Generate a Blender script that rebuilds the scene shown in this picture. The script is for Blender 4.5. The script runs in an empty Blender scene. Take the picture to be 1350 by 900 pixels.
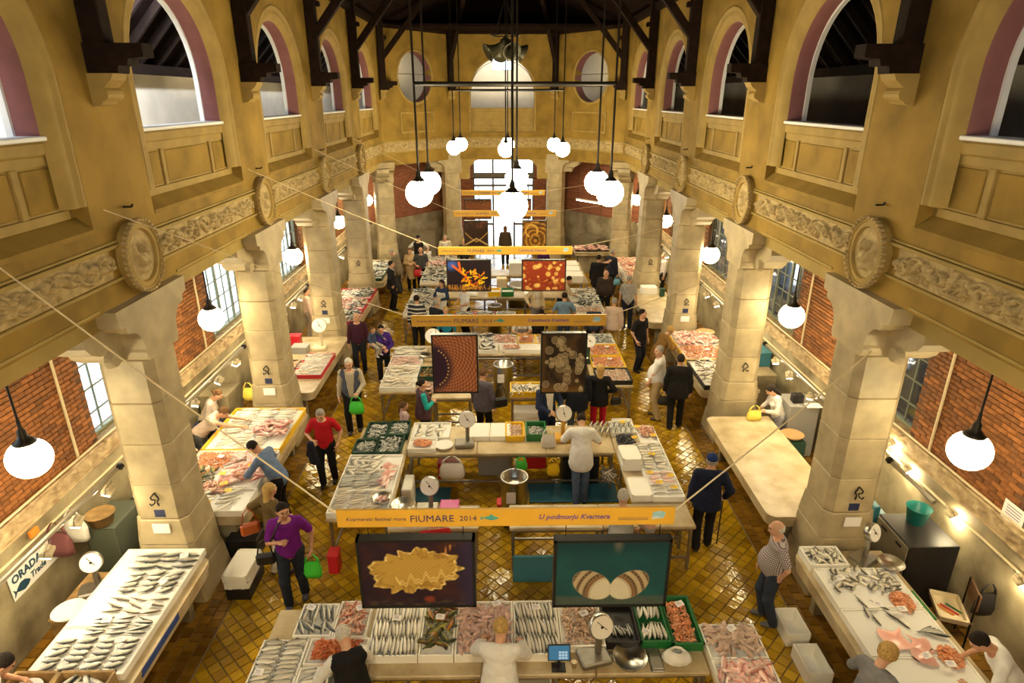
import bpy, bmesh, math, random
import numpy as np
from mathutils import Vector, Matrix, Euler
random.seed(7); np.random.seed(7)
PI = math.pi
S = bpy.context.scene
C = S.collection

# ------------------------------------------------------------------ camera, world, exposure
F = 830.0; TH = math.atan(322 / F); CAM_H = 7.0
YAW = math.atan(13.5 / F * math.cos(TH))
cam_d = bpy.data.cameras.new('camera'); cam = bpy.data.objects.new('camera', cam_d); C.objects.link(cam)
cam_d.sensor_width = 36.0; cam_d.lens = 36.0 * F / 1350.0
cam.location = (-0.06, 0, CAM_H); cam.rotation_euler = (PI / 2 - TH, 0, -YAW)
cam_d.clip_start = 0.05; cam_d.clip_end = 200
S.camera = cam
S.view_settings.view_transform = 'Standard'; S.view_settings.look = 'None'
S.view_settings.gamma = 1.0; S.view_settings.use_curve_mapping = False
S.view_settings.exposure = 0.52
W = bpy.data.worlds.new('World'); S.world = W; W.use_nodes = True
W.node_tree.nodes['Background'].inputs[0].default_value = (0.86, 0.94, 1.0, 1)
W.node_tree.nodes['Background'].inputs[1].default_value = 4.5

GLOBE_BIG, GLOBE_AISLE, FLOOD = 52.0, 28.0, 190.0
WARM = (1.0, 0.835, 0.50)

def fill_area(name, loc, rot, sx, sy, power, col):
    l = bpy.data.lights.new(name, 'AREA'); l.shape = 'RECTANGLE'; l.size = sx; l.size_y = sy
    l.energy = power; l.color = col
    o = bpy.data.objects.new(name, l); C.objects.link(o); o.location = loc; o.rotation_euler = rot
    return o
# area lights added out of view to brighten the left and far galleries
for k in range(5):
    fill_area('gallery_fill_light', (-5.15, 1.2 + 4.45 * k + 4.45, 8.74), (0, math.radians(48), 0), 0.3, 2.4, (170, 240, 35, 45, 45)[k], (0.90, 0.95, 1.0))
fill_area('gallery_fill_light_end', (0, 29.5, 9.3), (math.radians(35), 0, 0), 2.4, 0.5, 45, (1.0, 0.95, 0.85))

# ------------------------------------------------------------------ helpers
class MB:
    def __init__(s): s.v = []; s.f = []; s.m = []
    def add(s, vs, fs, mi=0):
        o = len(s.v); s.v.extend([tuple(p) for p in vs]); s.f.extend([tuple(i + o for i in q) for q in fs]); s.m.extend([mi] * len(fs))
    def box(s, c, d, rz=0, mi=0, M=None, bev=0.0):
        hx, hy, hz = d[0] / 2, d[1] / 2, d[2] / 2
        if bev <= 0:
            vs = [Vector((x * hx, y * hy, z * hz)) for z in (-1, 1) for y in (-1, 1) for x in (-1, 1)]
            fs = [(0, 2, 3, 1), (4, 5, 7, 6), (0, 1, 5, 4), (2, 6, 7, 3), (0, 4, 6, 2), (1, 3, 7, 5)]
        else:
            b = min(bev, hx * .9, hy * .9, hz * .9)
            vs = []; idx = {}
            for sx in (-1, 1):
                for sy in (-1, 1):
                    for sz in (-1, 1):
                        for ax in range(3):
                            p = [sx * hx, sy * hy, sz * hz]
                            for a in range(3):
                                if a != ax: p[a] -= (sx, sy, sz)[a] * b
                            idx[(sx, sy, sz, ax)] = len(vs); vs.append(Vector(p))
            fs = []
            for ax in range(3):
                o1, o2 = (ax + 1) % 3, (ax + 2) % 3
                for sg in (-1, 1):
                    q = []
                    for a, bb in ((-1, -1), (1, -1), (1, 1), (-1, 1)):
                        t = [0, 0, 0]; t[ax] = sg; t[o1] = a; t[o2] = bb; q.append(idx[(*t, ax)])
                    fs.append(tuple(q if sg > 0 else q[::-1]))
            for ax in range(3):
                o1, o2 = (ax + 1) % 3, (ax + 2) % 3
                for a in (-1, 1):
                    for bb in (-1, 1):
                        t0 = [0, 0, 0]; t0[o1] = a; t0[o2] = bb; t1 = list(t0); t0[ax] = -1; t1[ax] = 1
                        q = [idx[(*t0, o1)], idx[(*t1, o1)], idx[(*t1, o2)], idx[(*t0, o2)]]
                        fs.append(tuple(q if a * bb < 0 else q[::-1]))
            for sx in (-1, 1):
                for sy in (-1, 1):
                    for sz in (-1, 1):
                        q = [idx[(sx, sy, sz, k)] for k in range(3)]
                        fs.append(tuple(q if sx * sy * sz > 0 else q[::-1]))
        R = M if M is not None else Matrix.Rotation(rz, 4, 'Z')
        c = Vector(c)
        s.add([R @ p + c for p in vs], fs, mi); return s
    def tube(s, pts, r, n=8, mi=0, cap=True):
        pts = [Vector(p) for p in pts]; rs = r if isinstance(r, (list, tuple)) else [r] * len(pts)
        rings = []; prev = None
        for i, p in enumerate(pts):
            if i == 0: t = pts[1] - p
            elif i == len(pts) - 1: t = p - pts[i - 1]
            else: t = (pts[i + 1] - p).normalized() + (p - pts[i - 1]).normalized()
            t = t.normalized() if t.length > 1e-9 else Vector((0, 0, 1))
            if prev is None:
                a = t.cross(Vector((0, 0, 1)));
                if a.length < 1e-3: a = t.cross(Vector((1, 0, 0)))
            else: a = prev - t * prev.dot(t)
            a.normalize(); prev = a; b = t.cross(a)
            rings.append([p + (a * math.cos(2 * PI * k / n) + b * math.sin(2 * PI * k / n)) * rs[i] for k in range(n)])
        vs = [q for rg in rings for q in rg]; fs = []
        for i in range(len(rings) - 1):
            for k in range(n):
                k2 = (k + 1) % n; fs.append((i * n + k, i * n + k2, (i + 1) * n + k2, (i + 1) * n + k))
        if cap:
            fs.append(tuple(range(n - 1, -1, -1))); fs.append(tuple((len(rings) - 1) * n + k for k in range(n)))
        s.add(vs, fs, mi); return s
    def lathe(s, prof, n=16, c=(0, 0, 0), mi=0, M=None):
        vs = []; fs = []
        for (r, z) in prof:
            for k in range(n): vs.append(Vector((r * math.cos(2 * PI * k / n), r * math.sin(2 * PI * k / n), z)))
        for i in range(len(prof) - 1):
            for k in range(n):
                k2 = (k + 1) % n; fs.append((i * n + k, i * n + k2, (i + 1) * n + k2, (i + 1) * n + k))
        c = Vector(c)
        s.add([(M @ p if M is not None else p) + c for p in vs], fs, mi); return s
    def prism(s, poly, a0, a1, axis='x', mi=0, M=None):
        # poly: list of (p,q); extruded along axis from a0 to a1.  x: (y,z)  y: (x,z)  z: (x,y)
        def P(a, p, q): return Vector((a, p, q)) if axis == 'x' else (Vector((p, a, q)) if axis == 'y' else Vector((p, q, a)))
        n = len(poly); vs = [P(a0, *p) for p in poly] + [P(a1, *p) for p in poly]
        fs = [(i, (i + 1) % n, n + (i + 1) % n, n + i) for i in range(n)] + [tuple(range(n - 1, -1, -1)), tuple(range(n, 2 * n))]
        if M is not None: vs = [M @ p for p in vs]
        s.add(vs, fs, mi); return s
    def mesh(s, name, mats, smooth=False):
        me = bpy.data.meshes.new(name); me.from_pydata(s.v, [], s.f)
        for m in (mats if isinstance(mats, (list, tuple)) else [mats]): me.materials.append(m)
        if max(s.m, default=0) > 0: me.polygons.foreach_set('material_index', s.m)
        if smooth: me.polygons.foreach_set('use_smooth', [True] * len(s.f))
        bm = bmesh.new(); bm.from_mesh(me); bmesh.ops.recalc_face_normals(bm, faces=bm.faces); bm.to_mesh(me); bm.free()
        me.update(); return me
    def build(s, name, mats, parent=None, smooth=False, loc=None):
        return link(name, s.mesh(name, mats, smooth), parent, loc)

def link(name, me, parent=None, loc=None, rz=None):
    o = bpy.data.objects.new(name, me); C.objects.link(o)
    if parent is not None: o.parent = parent
    if loc is not None: o.location = loc
    if rz is not None: o.rotation_euler = (0, 0, rz)
    return o
def tag(o, label=None, cat=None, group=None, kind=None):
    if label: o['label'] = label
    if cat: o['category'] = cat
    if group: o['group'] = group
    if kind: o['kind'] = kind
    return o
def thing(name, label, cat, loc=(0, 0, 0), rz=0, group=None):
    o = bpy.data.objects.new(name, None); C.objects.link(o); o.location = loc; o.rotation_euler = (0, 0, rz)
    o.empty_display_size = .1
    return tag(o, label, cat, group)
def copy_tree(o, parent=None, loc=None, rz=None, label=None, group=None):
    c = o.copy(); C.objects.link(c); c.parent = parent
    if loc is not None: c.location = loc
    if rz is not None: c.rotation_euler = (0, 0, rz)
    if label: c['label'] = label
    if group: c['group'] = group
    for ch in list(o.children): copy_tree(ch, c)
    return c
ORD = ['first', 'second', 'third', 'fourth', 'fifth', 'sixth', 'seventh', 'eighth', 'ninth', 'tenth']

# ------------------------------------------------------------------ materials
def new_mat(name):
    m = bpy.data.materials.new(name); m.use_nodes = True
    return m, m.node_tree, m.node_tree.nodes['Principled BSDF']
def mat(name, col, rough=0.6, metal=0.0, var=0.0, scale=8.0, bump=0.0, bscale=30.0, col2=None, island=0.0, spec=None, coord='Object', trans=0.0, detail=4.0):
    m, nt, b = new_mat(name); N = nt.nodes; L = nt.links
    b.inputs['Roughness'].default_value = rough; b.inputs['Metallic'].default_value = metal
    if spec is not None: b.inputs['Specular IOR Level'].default_value = spec
    if trans: b.inputs['Transmission Weight'].default_value = trans
    c = (*col, 1); b.inputs['Base Color'].default_value = c
    tc = N.new('ShaderNodeTexCoord')
    last = None
    if var > 0 or col2:
        nz = N.new('ShaderNodeTexNoise'); nz.inputs['Scale'].default_value = scale; nz.inputs['Detail'].default_value = detail
        L.new(tc.outputs[coord], nz.inputs['Vector'])
        rp = N.new('ShaderNodeValToRGB'); L.new(nz.outputs['Fac'], rp.inputs['Fac'])
        c2 = col2 if col2 else tuple(x * (1 - var) for x in col)
        c1 = col if col2 else tuple(min(1, x * (1 + var * .6)) for x in col)
        rp.color_ramp.elements[0].position = .34; rp.color_ramp.elements[1].position = .66
        rp.color_ramp.elements[0].color = (*c2, 1); rp.color_ramp.elements[1].color = (*c1, 1)
        last = rp.outputs['Color']
    if island > 0:
        g = N.new('ShaderNodeNewGeometry'); oi = N.new('ShaderNodeObjectInfo')
        ad = N.new('ShaderNodeMath'); ad.operation = 'ADD'; fr = N.new('ShaderNodeMath'); fr.operation = 'FRACT'
        L.new(g.outputs['Random Per Island'], ad.inputs[0]); L.new(oi.outputs['Random'], ad.inputs[1]); L.new(ad.outputs[0], fr.inputs[0])
        mr = N.new('ShaderNodeMapRange'); mr.inputs[3].default_value = 1 - island; mr.inputs[4].default_value = 1 + island * .5
        L.new(fr.outputs[0], mr.inputs[0])
        vm = N.new('ShaderNodeVectorMath'); vm.operation = 'SCALE'
        if last: L.new(last, vm.inputs[0])
        else: vm.inputs[0].default_value = col
        L.new(mr.outputs[0], vm.inputs['Scale']); last = vm.outputs[0]
    if last: L.new(last, b.inputs['Base Color'])
    if bump > 0:
        nz2 = N.new('ShaderNodeTexNoise'); nz2.inputs['Scale'].default_value = bscale; nz2.inputs['Detail'].default_value = 3
        L.new(tc.outputs[coord], nz2.inputs['Vector'])
        bp = N.new('ShaderNodeBump'); bp.inputs['Strength'].default_value = bump; bp.inputs['Distance'].default_value = .02
        L.new(nz2.outputs['Fac'], bp.inputs['Height']); L.new(bp.outputs[0], b.inputs['Normal'])
    return m
def emis(name, col, st):
    m, nt, b = new_mat(name); b.inputs['Base Color'].default_value = (.9, .88, .8, 1) if st > 2 else (.01, .015, .02, 1)
    b.inputs['Emission Color'].default_value = (*col, 1); b.inputs['Emission Strength'].default_value = st; return m
M = {}
M['plaster'] = mat('ochre_plaster', (.285, .180, .036), .8, spec=.2, var=.28, scale=1.6, bump=.12, bscale=40, detail=7)
M['plaster_lt'] = mat('cream_moulding', (.345, .238, .073), .7, spec=.2, var=.14, scale=3, bump=.08)
M['fascia'] = mat('cream_beam', (.345, .248, .078), .75, spec=.2, var=.15, scale=2.2, bump=.08, detail=6)
M['relief'] = mat('carved_stone', (.42, .315, .15), .75, spec=.2, var=.25, scale=9, bump=.2, bscale=60)
M['stone'] = mat('pillar_stone', (.43, .345, .20), .55, var=.2, scale=3.0, bump=.12, bscale=22, island=.10, detail=8)
M['mortar'] = mat('joint', (.20, .14, .08), .9)
M['dado'] = mat('stained_dado', (.38, .315, .19), .6, col2=(.15, .115, .06), scale=1.7, bump=.2, bscale=14, detail=8)
M['ledge'] = mat('carved_ledge', (.55, .42, .24), .7, col2=(.30, .20, .10), scale=6, bump=.5, bscale=18, detail=6)
M['brick'] = mat('red_brick', (.30, .108, .026), .75, var=.25, scale=14, bump=.35, bscale=50, island=.42)
M['brickbase'] = mat('brick_mortar', (.14, .065, .03), .9, var=.3, scale=10)
M['purple'] = mat('mauve_reveal', (.215, .082, .082), .75, var=.1, scale=4)
M['daylit_edge'] = mat('daylit_trim', (.72, .74, .76), .45)  # daylight on arch back edges and sills put into a pale bluish colour
M['unlit_wall'] = mat('gallery_unlit', (.20, .185, .165), .85, var=.15, scale=2)  # right gallery's lack of daylight put into a darker wall colour
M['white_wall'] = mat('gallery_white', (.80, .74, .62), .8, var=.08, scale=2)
M['timber'] = mat('dark_timber', (.016, .008, .005), .8, spec=.12, var=.35, scale=7, bump=.2, bscale=25)
M['roofboard'] = mat('roof_boards', (.012, .006, .005), .9, spec=.08, var=.4, scale=5)
M['rafter'] = mat('rafter_dark', (.02, .012, .010), .5, spec=.25, var=.3, scale=6)
M['ironblk'] = mat('black_iron', (.02, .016, .013), .45, .6)
M['steel'] = mat('stainless_steel', (.55, .54, .50), .28, 1.0, var=.1, scale=20)
M['steel_d'] = mat('dull_steel', (.33, .31, .27), .45, .9, var=.15, scale=10)
M['zinc'] = mat('grey_pipe', (.36, .33, .27), .4, .7)
M['glass'] = mat('window_glass', (.80, .9, .95), .05, trans=1.0)
M['winframe'] = mat('green_steel_frame', (.19, .20, .13), .5, .2, var=.2, scale=10)
M['door_dk'] = mat('door_frame', (.10, .075, .05), .5)
M['foam'] = mat('white_polystyrene', (.90, .87, .79), .6, bump=.15, bscale=160)
M['ice'] = mat('crushed_ice', (.88, .86, .82), .3, bump=.5, bscale=90)
M['slab'] = mat('worn_marble', (.60, .49, .31), .42, col2=(.40, .295, .15), scale=3.2, bump=.08, detail=8)
M['wood'] = mat('stall_wood', (.42, .26, .10), .6, var=.3, scale=8, bump=.15)
M['wood_d'] = mat('dark_wood', (.17, .08, .035), .55, var=.3, scale=8)
M['paper'] = mat('paper', (.88, .85, .82), .7)
M['ypaper'] = mat('yellow_tag', (.90, .60, .02), .6)
M['ink'] = mat('ink', (.03, .03, .12), .6)
M['inkv'] = mat('violet_ink', (.16, .08, .25), .6)
M['banner'] = mat('ochre_banner', (.66, .36, .035), .5, var=.08, scale=3)
M['blackframe'] = mat('black_frame', (.012, .012, .012), .4)
for n, c, r in [('green', (.015, .16, .04), .4), ('dkgreen', (.01, .055, .03), .45), ('yellow', (.85, .52, .01), .4), ('red', (.55, .012, .02), .4),
                ('teal', (.02, .33, .30), .4), ('tealcrate', (.05, .20, .26), .45), ('blue', (.02, .07, .33), .4), ('bluemat', (.02, .12, .17), .55),
                ('black', (.012, .011, .012), .5), ('magenta', (.55, .01, .25), .3), ('limebag', (.06, .55, .05), .35), ('white', (.82, .80, .76), .5),
                ('greyplastic', (.30, .29, .27), .5), ('greygreen', (.10, .115, .08), .5), ('mauve', (.16, .05, .055), .7), ('ltblue', (.18, .42, .62), .4), ('brownbag', (.42, .09, .02), .4), ('orange', (.75, .22, .02), .5),
                ('cardboard', (.48, .30, .13), .8), ('ylbag', (.80, .66, .10), .4), ('creambox', (.72, .60, .38), .6), ('fridge', (.20, .17, .11), .45)]:
    M[n] = mat(n, c, r)
M['bagwhite'] = mat('plastic_bag', (.78, .75, .68), .35, bump=.5, bscale=14)
M['globe'] = emis('globe_big', WARM, GLOBE_BIG)
M['globe_a'] = emis('globe_aisle', (1.0, .82, .46), GLOBE_AISLE)
M['flood'] = emis('flood_lens', (1.0, .83, .50), FLOOD)
M['screen'] = emis('screen', (.05, .35, .6), .28)
M['strip'] = emis('strip_tube', (1.0, .85, .5), 14)
# ------------------------------------------------------------------ dimensions
WX, AX, TOPZ = 4.7, 6.55, 9.6
BAY = 4.45
PY = [3.4 + BAY * k for k in range(6)]            # pillar centres, the last one is the corner of the apse
Y0, YA = -1.05, PY[5]
CB, AB = (2.25, 28.8), (2.95, 30.95)              # apse corners, inner and outer
def project(X, Y, Z):
    x = (X + .06) * math.cos(YAW) - Y * math.sin(YAW); y = (X + .06) * math.sin(YAW) + Y * math.cos(YAW)
    s, c = math.sin(TH), math.cos(TH); d = y * c - (Z - CAM_H) * s
    return (675 + F * x / d, 450 - F * (y * s + (Z - CAM_H) * c) / d, d) if d > .1 else (1e6, 1e6, 1)

def struct(name, o_or_mb, mats=None, parent=None, smooth=False):
    o = o_or_mb.build(name, mats, parent, smooth) if isinstance(o_or_mb, MB) else o_or_mb
    if parent is None: o['kind'] = 'structure'
    return o

def wall_panel(mb, O, D, width, z0, z1, t, holes, mi=0, front=True):
    """vertical wall slab from O along D; N is its back direction; holes = (s0, s1, bottom(s), top(s), n)"""
    D = Vector((D[0], D[1], 0)).normalized(); N = Vector((-D.y, D.x, 0)) * (1 if t > 0 else -1); t = abs(t)
    cuts = {0.0, width}
    for h in holes:
        for k in range(h[4] + 1): cuts.add(h[0] + (h[1] - h[0]) * k / h[4])
    cuts = sorted(cuts); O = Vector((O[0], O[1], 0))
    for layer in (0, 1):
        off = N * (t * layer)
        for a, b in zip(cuts[:-1], cuts[1:]):
            m = (a + b) / 2; hs = [h for h in holes if h[0] < m < h[1]]
            segs = []
            if not hs: segs = [(z0, z0, z1, z1)]
            else:
                h = hs[0]
                lo = (h[2](a), h[2](b)); hi = (h[3](a), h[3](b))
                if lo[0] > z0 + 1e-4 or lo[1] > z0 + 1e-4: segs.append((z0, z0, lo[0], lo[1]))
                segs.append((hi[0], hi[1], z1, z1))
            for (q0, q1, q2, q3) in segs:
                P = lambda s, z: O + D * s + Vector((0, 0, z)) + off
                mb.add([P(a, q0), P(b, q1), P(b, q3), P(a, q2)], [(0, 1, 2, 3)], mi)
    for h in holes:                                # closed reveals
        n = h[4]; ring = [(h[0] + (h[1] - h[0]) * k / n) for k in range(n + 1)]
        path = [(s, h[3](s)) for s in ring]
        bot = [(s, h[2](s)) for s in ring]
        loop = path + bot[::-1]
        for i in range(len(loop)):
            (a, za), (b, zb) = loop[i], loop[(i + 1) % len(loop)]
            if abs(a - b) + abs(za - zb) < 1e-6: continue
            pa = O + D * a + Vector((0, 0, za)); pb = O + D * b + Vector((0, 0, zb))
            mb.add([pa, pb, pb + N * t, pa + N * t], [(0, 1, 2, 3)], mi)
    for s in (0, width):
        p = O + D * s; mb.add([p + Vector((0, 0, z0)), p + Vector((0, 0, z1)), p + N * t + Vector((0, 0, z1)), p + N * t + Vector((0, 0, z0))], [(0, 1, 2, 3)], mi)
    for z in (z0, z1):
        p = O + Vector((0, 0, z)); mb.add([p, p + D * width, p + D * width + N * t, p + N * t], [(0, 1, 2, 3)], mi)

# ------------------------------------------------------------------ floor of glazed tiles
def tile_mat(name, c1, c2, isl):
    m, nt, b = new_mat(name); N = nt.nodes; L = nt.links
    g = N.new('ShaderNodeNewGeometry'); oi = N.new('ShaderNodeObjectInfo'); ad = N.new('ShaderNodeMath'); fr = N.new('ShaderNodeMath'); fr.operation = 'FRACT'
    L.new(g.outputs['Random Per Island'], ad.inputs[0]); L.new(oi.outputs['Random'], ad.inputs[1]); L.new(ad.outputs[0], fr.inputs[0])
    rp = N.new('ShaderNodeValToRGB'); rp.color_ramp.elements[0].color = (*c2, 1); rp.color_ramp.elements[1].color = (*c1, 1); L.new(fr.outputs[0], rp.inputs[0])
    tc = N.new('ShaderNodeNewGeometry'); nz = N.new('ShaderNodeTexNoise'); nz.inputs['Scale'].default_value = 1.3; nz.inputs['Detail'].default_value = 6
    L.new(tc.outputs['Position'], nz.inputs['Vector'])
    mr = N.new('ShaderNodeMapRange'); mr.inputs[1].default_value = .3; mr.inputs[2].default_value = .7; mr.inputs[3].default_value = .62; mr.inputs[4].default_value = 1.12; L.new(nz.outputs['Fac'], mr.inputs[0])
    vm = N.new('ShaderNodeVectorMath'); vm.operation = 'SCALE'; L.new(rp.outputs[0], vm.inputs[0]); L.new(mr.outputs[0], vm.inputs['Scale']); L.new(vm.outputs[0], b.inputs['Base Color'])
    b.inputs['Roughness'].default_value = .11; b.inputs['Specular IOR Level'].default_value = .6
    n2 = N.new('ShaderNodeTexNoise'); n2.inputs['Scale'].default_value = 17; n2.inputs['Detail'].default_value = 2; L.new(tc.outputs['Position'], n2.inputs['Vector'])
    bp = N.new('ShaderNodeBump'); bp.inputs['Strength'].default_value = .25; bp.inputs['Distance'].default_value = .02; L.new(n2.outputs['Fac'], bp.inputs['Height']); L.new(bp.outputs[0], b.inputs['Normal'])
    return m
M['tile'] = tile_mat('ochre_glazed_tile', (.58, .345, .014), (.30, .155, .005), .3)
M['tile_b'] = tile_mat('brown_shaded_border_tile', (.33, .165, .018), (.16, .072, .008), .3)  # brown border, with the tables' shade mixed into its darker tone
fb = MB(); fb.box((0, 14.6, -.06), (2 * AX + .8, 34, .09)); floor = struct('floor', fb, M['mortar'])

def tile_quad(poly, gap, tilt):
    """polygon (ccw, 3 or 4 corners) -> small bevelled slab: top inset, skirt down"""
    c = [sum(p[i] for p in poly) / len(poly) for i in (0, 1)]
    tx, ty = random.gauss(0, tilt), random.gauss(0, tilt)
    def sc(p, g):
        d = math.hypot(p[0] - c[0], p[1] - c[1]); k = max(0, 1 - g / d); return (c[0] + (p[0] - c[0]) * k, c[1] + (p[1] - c[1]) * k)
    n = len(poly); bot = [(*sc(p, gap), -.014) for p in poly]
    top = []
    for p in poly:
        q = sc(p, gap + .006); top.append((q[0], q[1], (q[0] - c[0]) * tx + (q[1] - c[1]) * ty))
    return bot + top, [tuple(range(n, 2 * n))] + [(i, (i + 1) % n, n + (i + 1) % n, n + i) for i in range(n)]
DG = 8.2 / 37; HP = DG / 2; BX = 37 * HP
tiles = []                                       # (poly, material index)
for i in range(-37, 38):
    for j in range(0, int(25.0 / HP)):
        if (i + j) % 2: continue
        x, y = i * HP, 3.9 + j * HP
        poly = [(x - HP, y), (x, y - HP), (x + HP, y), (x, y + HP)]
        if i == -37: poly = [(x, y - HP), (x + HP, y), (x, y + HP)]
        elif i == 37: poly = [(x - HP, y), (x, y - HP), (x, y + HP)]
        tiles.append((poly, 0))
TP = .158
for sd in (-1, 1):
    for i in range(16):
        for j in range(int(24.8 / TP)):
            x0 = BX + .02 + i * TP; y0 = 3.9 + j * TP + (TP / 2 if i % 2 else 0)
            if x0 + TP > AX + .05: continue
            xa, xb = sorted((sd * x0, sd * (x0 + TP))); tiles.append(([(xa, y0), (xb, y0), (xb, y0 + TP), (xa, y0 + TP)], 1))
for i in range(-20, 20):
    for j in range(14): tiles.append(([(i * TP, 28.85 + j * TP), ((i + 1) * TP, 28.85 + j * TP), ((i + 1) * TP, 28.85 + (j + 1) * TP), (i * TP, 28.85 + (j + 1) * TP)], 1))
def tile_score(t):
    cx = sum(p[0] for p in t[0]) / len(t[0]); cy = sum(p[1] for p in t[0]) / len(t[0])
    u, v, d = project(cx, cy, 0)
    hid = (abs(cx) < 2.95 and cy < 7.0) or (abs(cx) < 2.95 and 8.2 < cy) or abs(cx) > 4.1
    return d if (0 < u < 1350 and 0 < v < 900 and not hid) else 1e6
order = sorted(range(len(tiles)), key=lambda k: tile_score(tiles[k]))
solo = set(order[:300])
rest = [MB(), MB()]
for k, (poly, mi) in enumerate(tiles):
    vs, fs = tile_quad(poly, .0075, .017)
    if k in solo:
        cx = sum(p[0] for p in poly) / len(poly); cy = sum(p[1] for p in poly) / len(poly)
        t = MB(); t.add([(a - cx, b - cy, c) for a, b, c in vs], fs)
        me = bpy.data.meshes.new('floor_tile'); me.from_pydata(t.v, [], t.f); me.materials.append(M['tile']); link('floor_tile', me, floor, (cx, cy, 0))
    else: rest[mi].add(vs, fs)
for mb, nm, mt in ((rest[0], 'tile_field', 'tile'), (rest[1], 'tile_border', 'tile_b')):
    me = bpy.data.meshes.new(nm); me.from_pydata(mb.v, [], mb.f); me.materials.append(M[mt]); tag(link(nm, me, floor), kind='stuff')

# ------------------------------------------------------------------ carved relief meshes
def relief_grid(w, h, nx, nz, blobs, amp, strand=True):
    s = np.linspace(-w / 2, w / 2, nx); z = np.linspace(-h / 2, h / 2, nz); Sg, Zg = np.meshgrid(s, z, indexing='ij')
    H = np.zeros_like(Sg)
    for (cx, cz, a, b, ang, hh, fl) in blobs:
        dx, dz = Sg - cx, Zg - cz; ca, sa = math.cos(ang), math.sin(ang)
        p, q = (dx * ca + dz * sa) / a, (-dx * sa + dz * ca) / b; r2 = p * p + q * q
        bump = np.sqrt(np.clip(1 - r2, 0, 1)) * hh
        if fl: bump = bump * (1 - .25 * (np.sin(p * 11) > .3))
        H = np.maximum(H, bump)
    if strand:
        for ph, A, per in ((0, .36, 1.05), (PI, .3, .7)):
            d = np.abs(Zg - h * A * np.sin(2 * PI * Sg / per + ph)); H = np.maximum(H, np.clip(1 - (d / .028) ** 2, 0, 1) * .55)
    edge = np.minimum(1, np.minimum(h / 2 - np.abs(Zg), w / 2 - np.abs(Sg)) / .02); H = H * np.clip(edge, 0, 1) * amp
    return Sg, Zg, H
def relief_mesh(name, w, h, nx, nz, blobs, amp, material, strand=True):
    Sg, Zg, H = relief_grid(w, h, nx, nz, blobs, amp, strand)
    vs = np.stack([-H.ravel(), Sg.ravel(), Zg.ravel()], 1)
    idx = np.arange(nx * nz).reshape(nx, nz)
    fs = np.stack([idx[:-1, :-1], idx[:-1, 1:], idx[1:, 1:], idx[1:, :-1]], -1).reshape(-1, 4)
    me = bpy.data.meshes.new(name); me.from_pydata(vs.tolist(), [], fs.tolist()); me.materials.append(material)
    me.polygons.foreach_set('use_smooth', [True] * len(fs)); return me
rr = random.Random(3)
def scroll_blobs(w, h, n):
    B = []
    for k in range(n):
        cx = -w / 2 + w * (k + .5) / n + rr.uniform(-.03, .03)
        ty = k % 4
        if ty == 0:
            for t in range(7): a = t * .9; B.append((cx + .085 * (1 - t / 9) * math.cos(a), .085 * (1 - t / 9) * math.sin(a), .055, .03, a + 1.5, .9, 0))
        elif ty == 1: B.append((cx, rr.uniform(-.04, .04), .16, .055, rr.uniform(-.6, .6), 1.0, 1)); B.append((cx + .13, .05, .07, .03, .9, .8, 0)); B.append((cx + .13, -.05, .07, .03, -.9, .8, 0))
        elif ty == 2:
            for t in range(6): a = t * PI / 3 + .3; B.append((cx + .07 * math.cos(a), .07 * math.sin(a), .075, .022, a, .85, 1))
            B.append((cx, 0, .04, .04, 0, 1, 0))
        else:
            for t in range(4): B.append((cx + rr.uniform(-.1, .1), rr.uniform(-.11, .11), rr.uniform(.05, .1), rr.uniform(.025, .04), rr.uniform(0, 3), .8, t % 2))
    return B
FR_L = BAY - 1.0
frieze_me = relief_mesh('frieze', FR_L, .34, 300, 34, scroll_blobs(FR_L, .33, 22), .085, M['relief'])
frieze_d = relief_mesh('frieze', 3.95, .34, 200, 20, scroll_blobs(3.95, .33, 24), .08, M['relief'])
frieze_c = relief_mesh('frieze', 4.5, .34, 220, 20, scroll_blobs(4.5, .33, 27), .08, M['relief'])
ledge_me = relief_mesh('ledge_relief', BAY - .02, .17, 240, 14, [(x * .33 - 2.1, (-1) ** x * .02, .15, .035, (-1) ** x * .35, .8, 1) for x in range(13)], .025, M['ledge'], strand=False)

def medallion_mesh():
    nr, na = 16, 48; vs = []; fs = []
    fig = [(0, .10, .055, .065, 0, 1.0), (0, -.05, .10, .10, 0, .8), (-.09, -.03, .035, .12, .3, .75), (.09, -.02, .035, .12, -.4, .75), (0, -.17, .15, .06, 0, .7), (-.05, -.08, .04, .06, .5, 1.0), (.06, -.09, .04, .06, -.5, 1.0), (.14, .08, .025, .1, .2, .5), (-.14, .08, .025, .1, -.2, .5)]
    for i in range(nr):
        r = .29 * i / (nr - 1)
        for k in range(na):
            y, z = r * math.cos(2 * PI * k / na), r * 1.12 * math.sin(2 * PI * k / na); h = 0
            for (cx, cz, a, b, an, hh) in fig:
                dx, dz = y - cx, z - cz; p = (dx * math.cos(an) + dz * math.sin(an)) / a; q = (-dx * math.sin(an) + dz * math.cos(an)) / b
                h = max(h, math.sqrt(max(0, 1 - p * p - q * q)) * hh)
            vs.append((-.075 - h * .10, y, z))
    for i in range(nr - 1):
        for k in range(na): k2 = (k + 1) % na; fs.append((i * na + k, i * na + k2, (i + 1) * na + k2, (i + 1) * na + k))
    me = bpy.data.meshes.new('figure_relief'); me.from_pydata(vs, [], fs); me.materials.append(M['relief']); me.polygons.foreach_set('use_smooth', [True] * len(fs)); return me
RX = Matrix.Rotation(-PI / 2, 4, 'Y')            # lathe axis z -> -x (towards the nave on the +x side)
mrim = MB(); mrim.lathe([(.40, 0), (.405, .09), (.40, .12), (.365, .125), (.36, .11), (.305, .115), (.295, .09), (.285, .06)], 48, M=RX)
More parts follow.
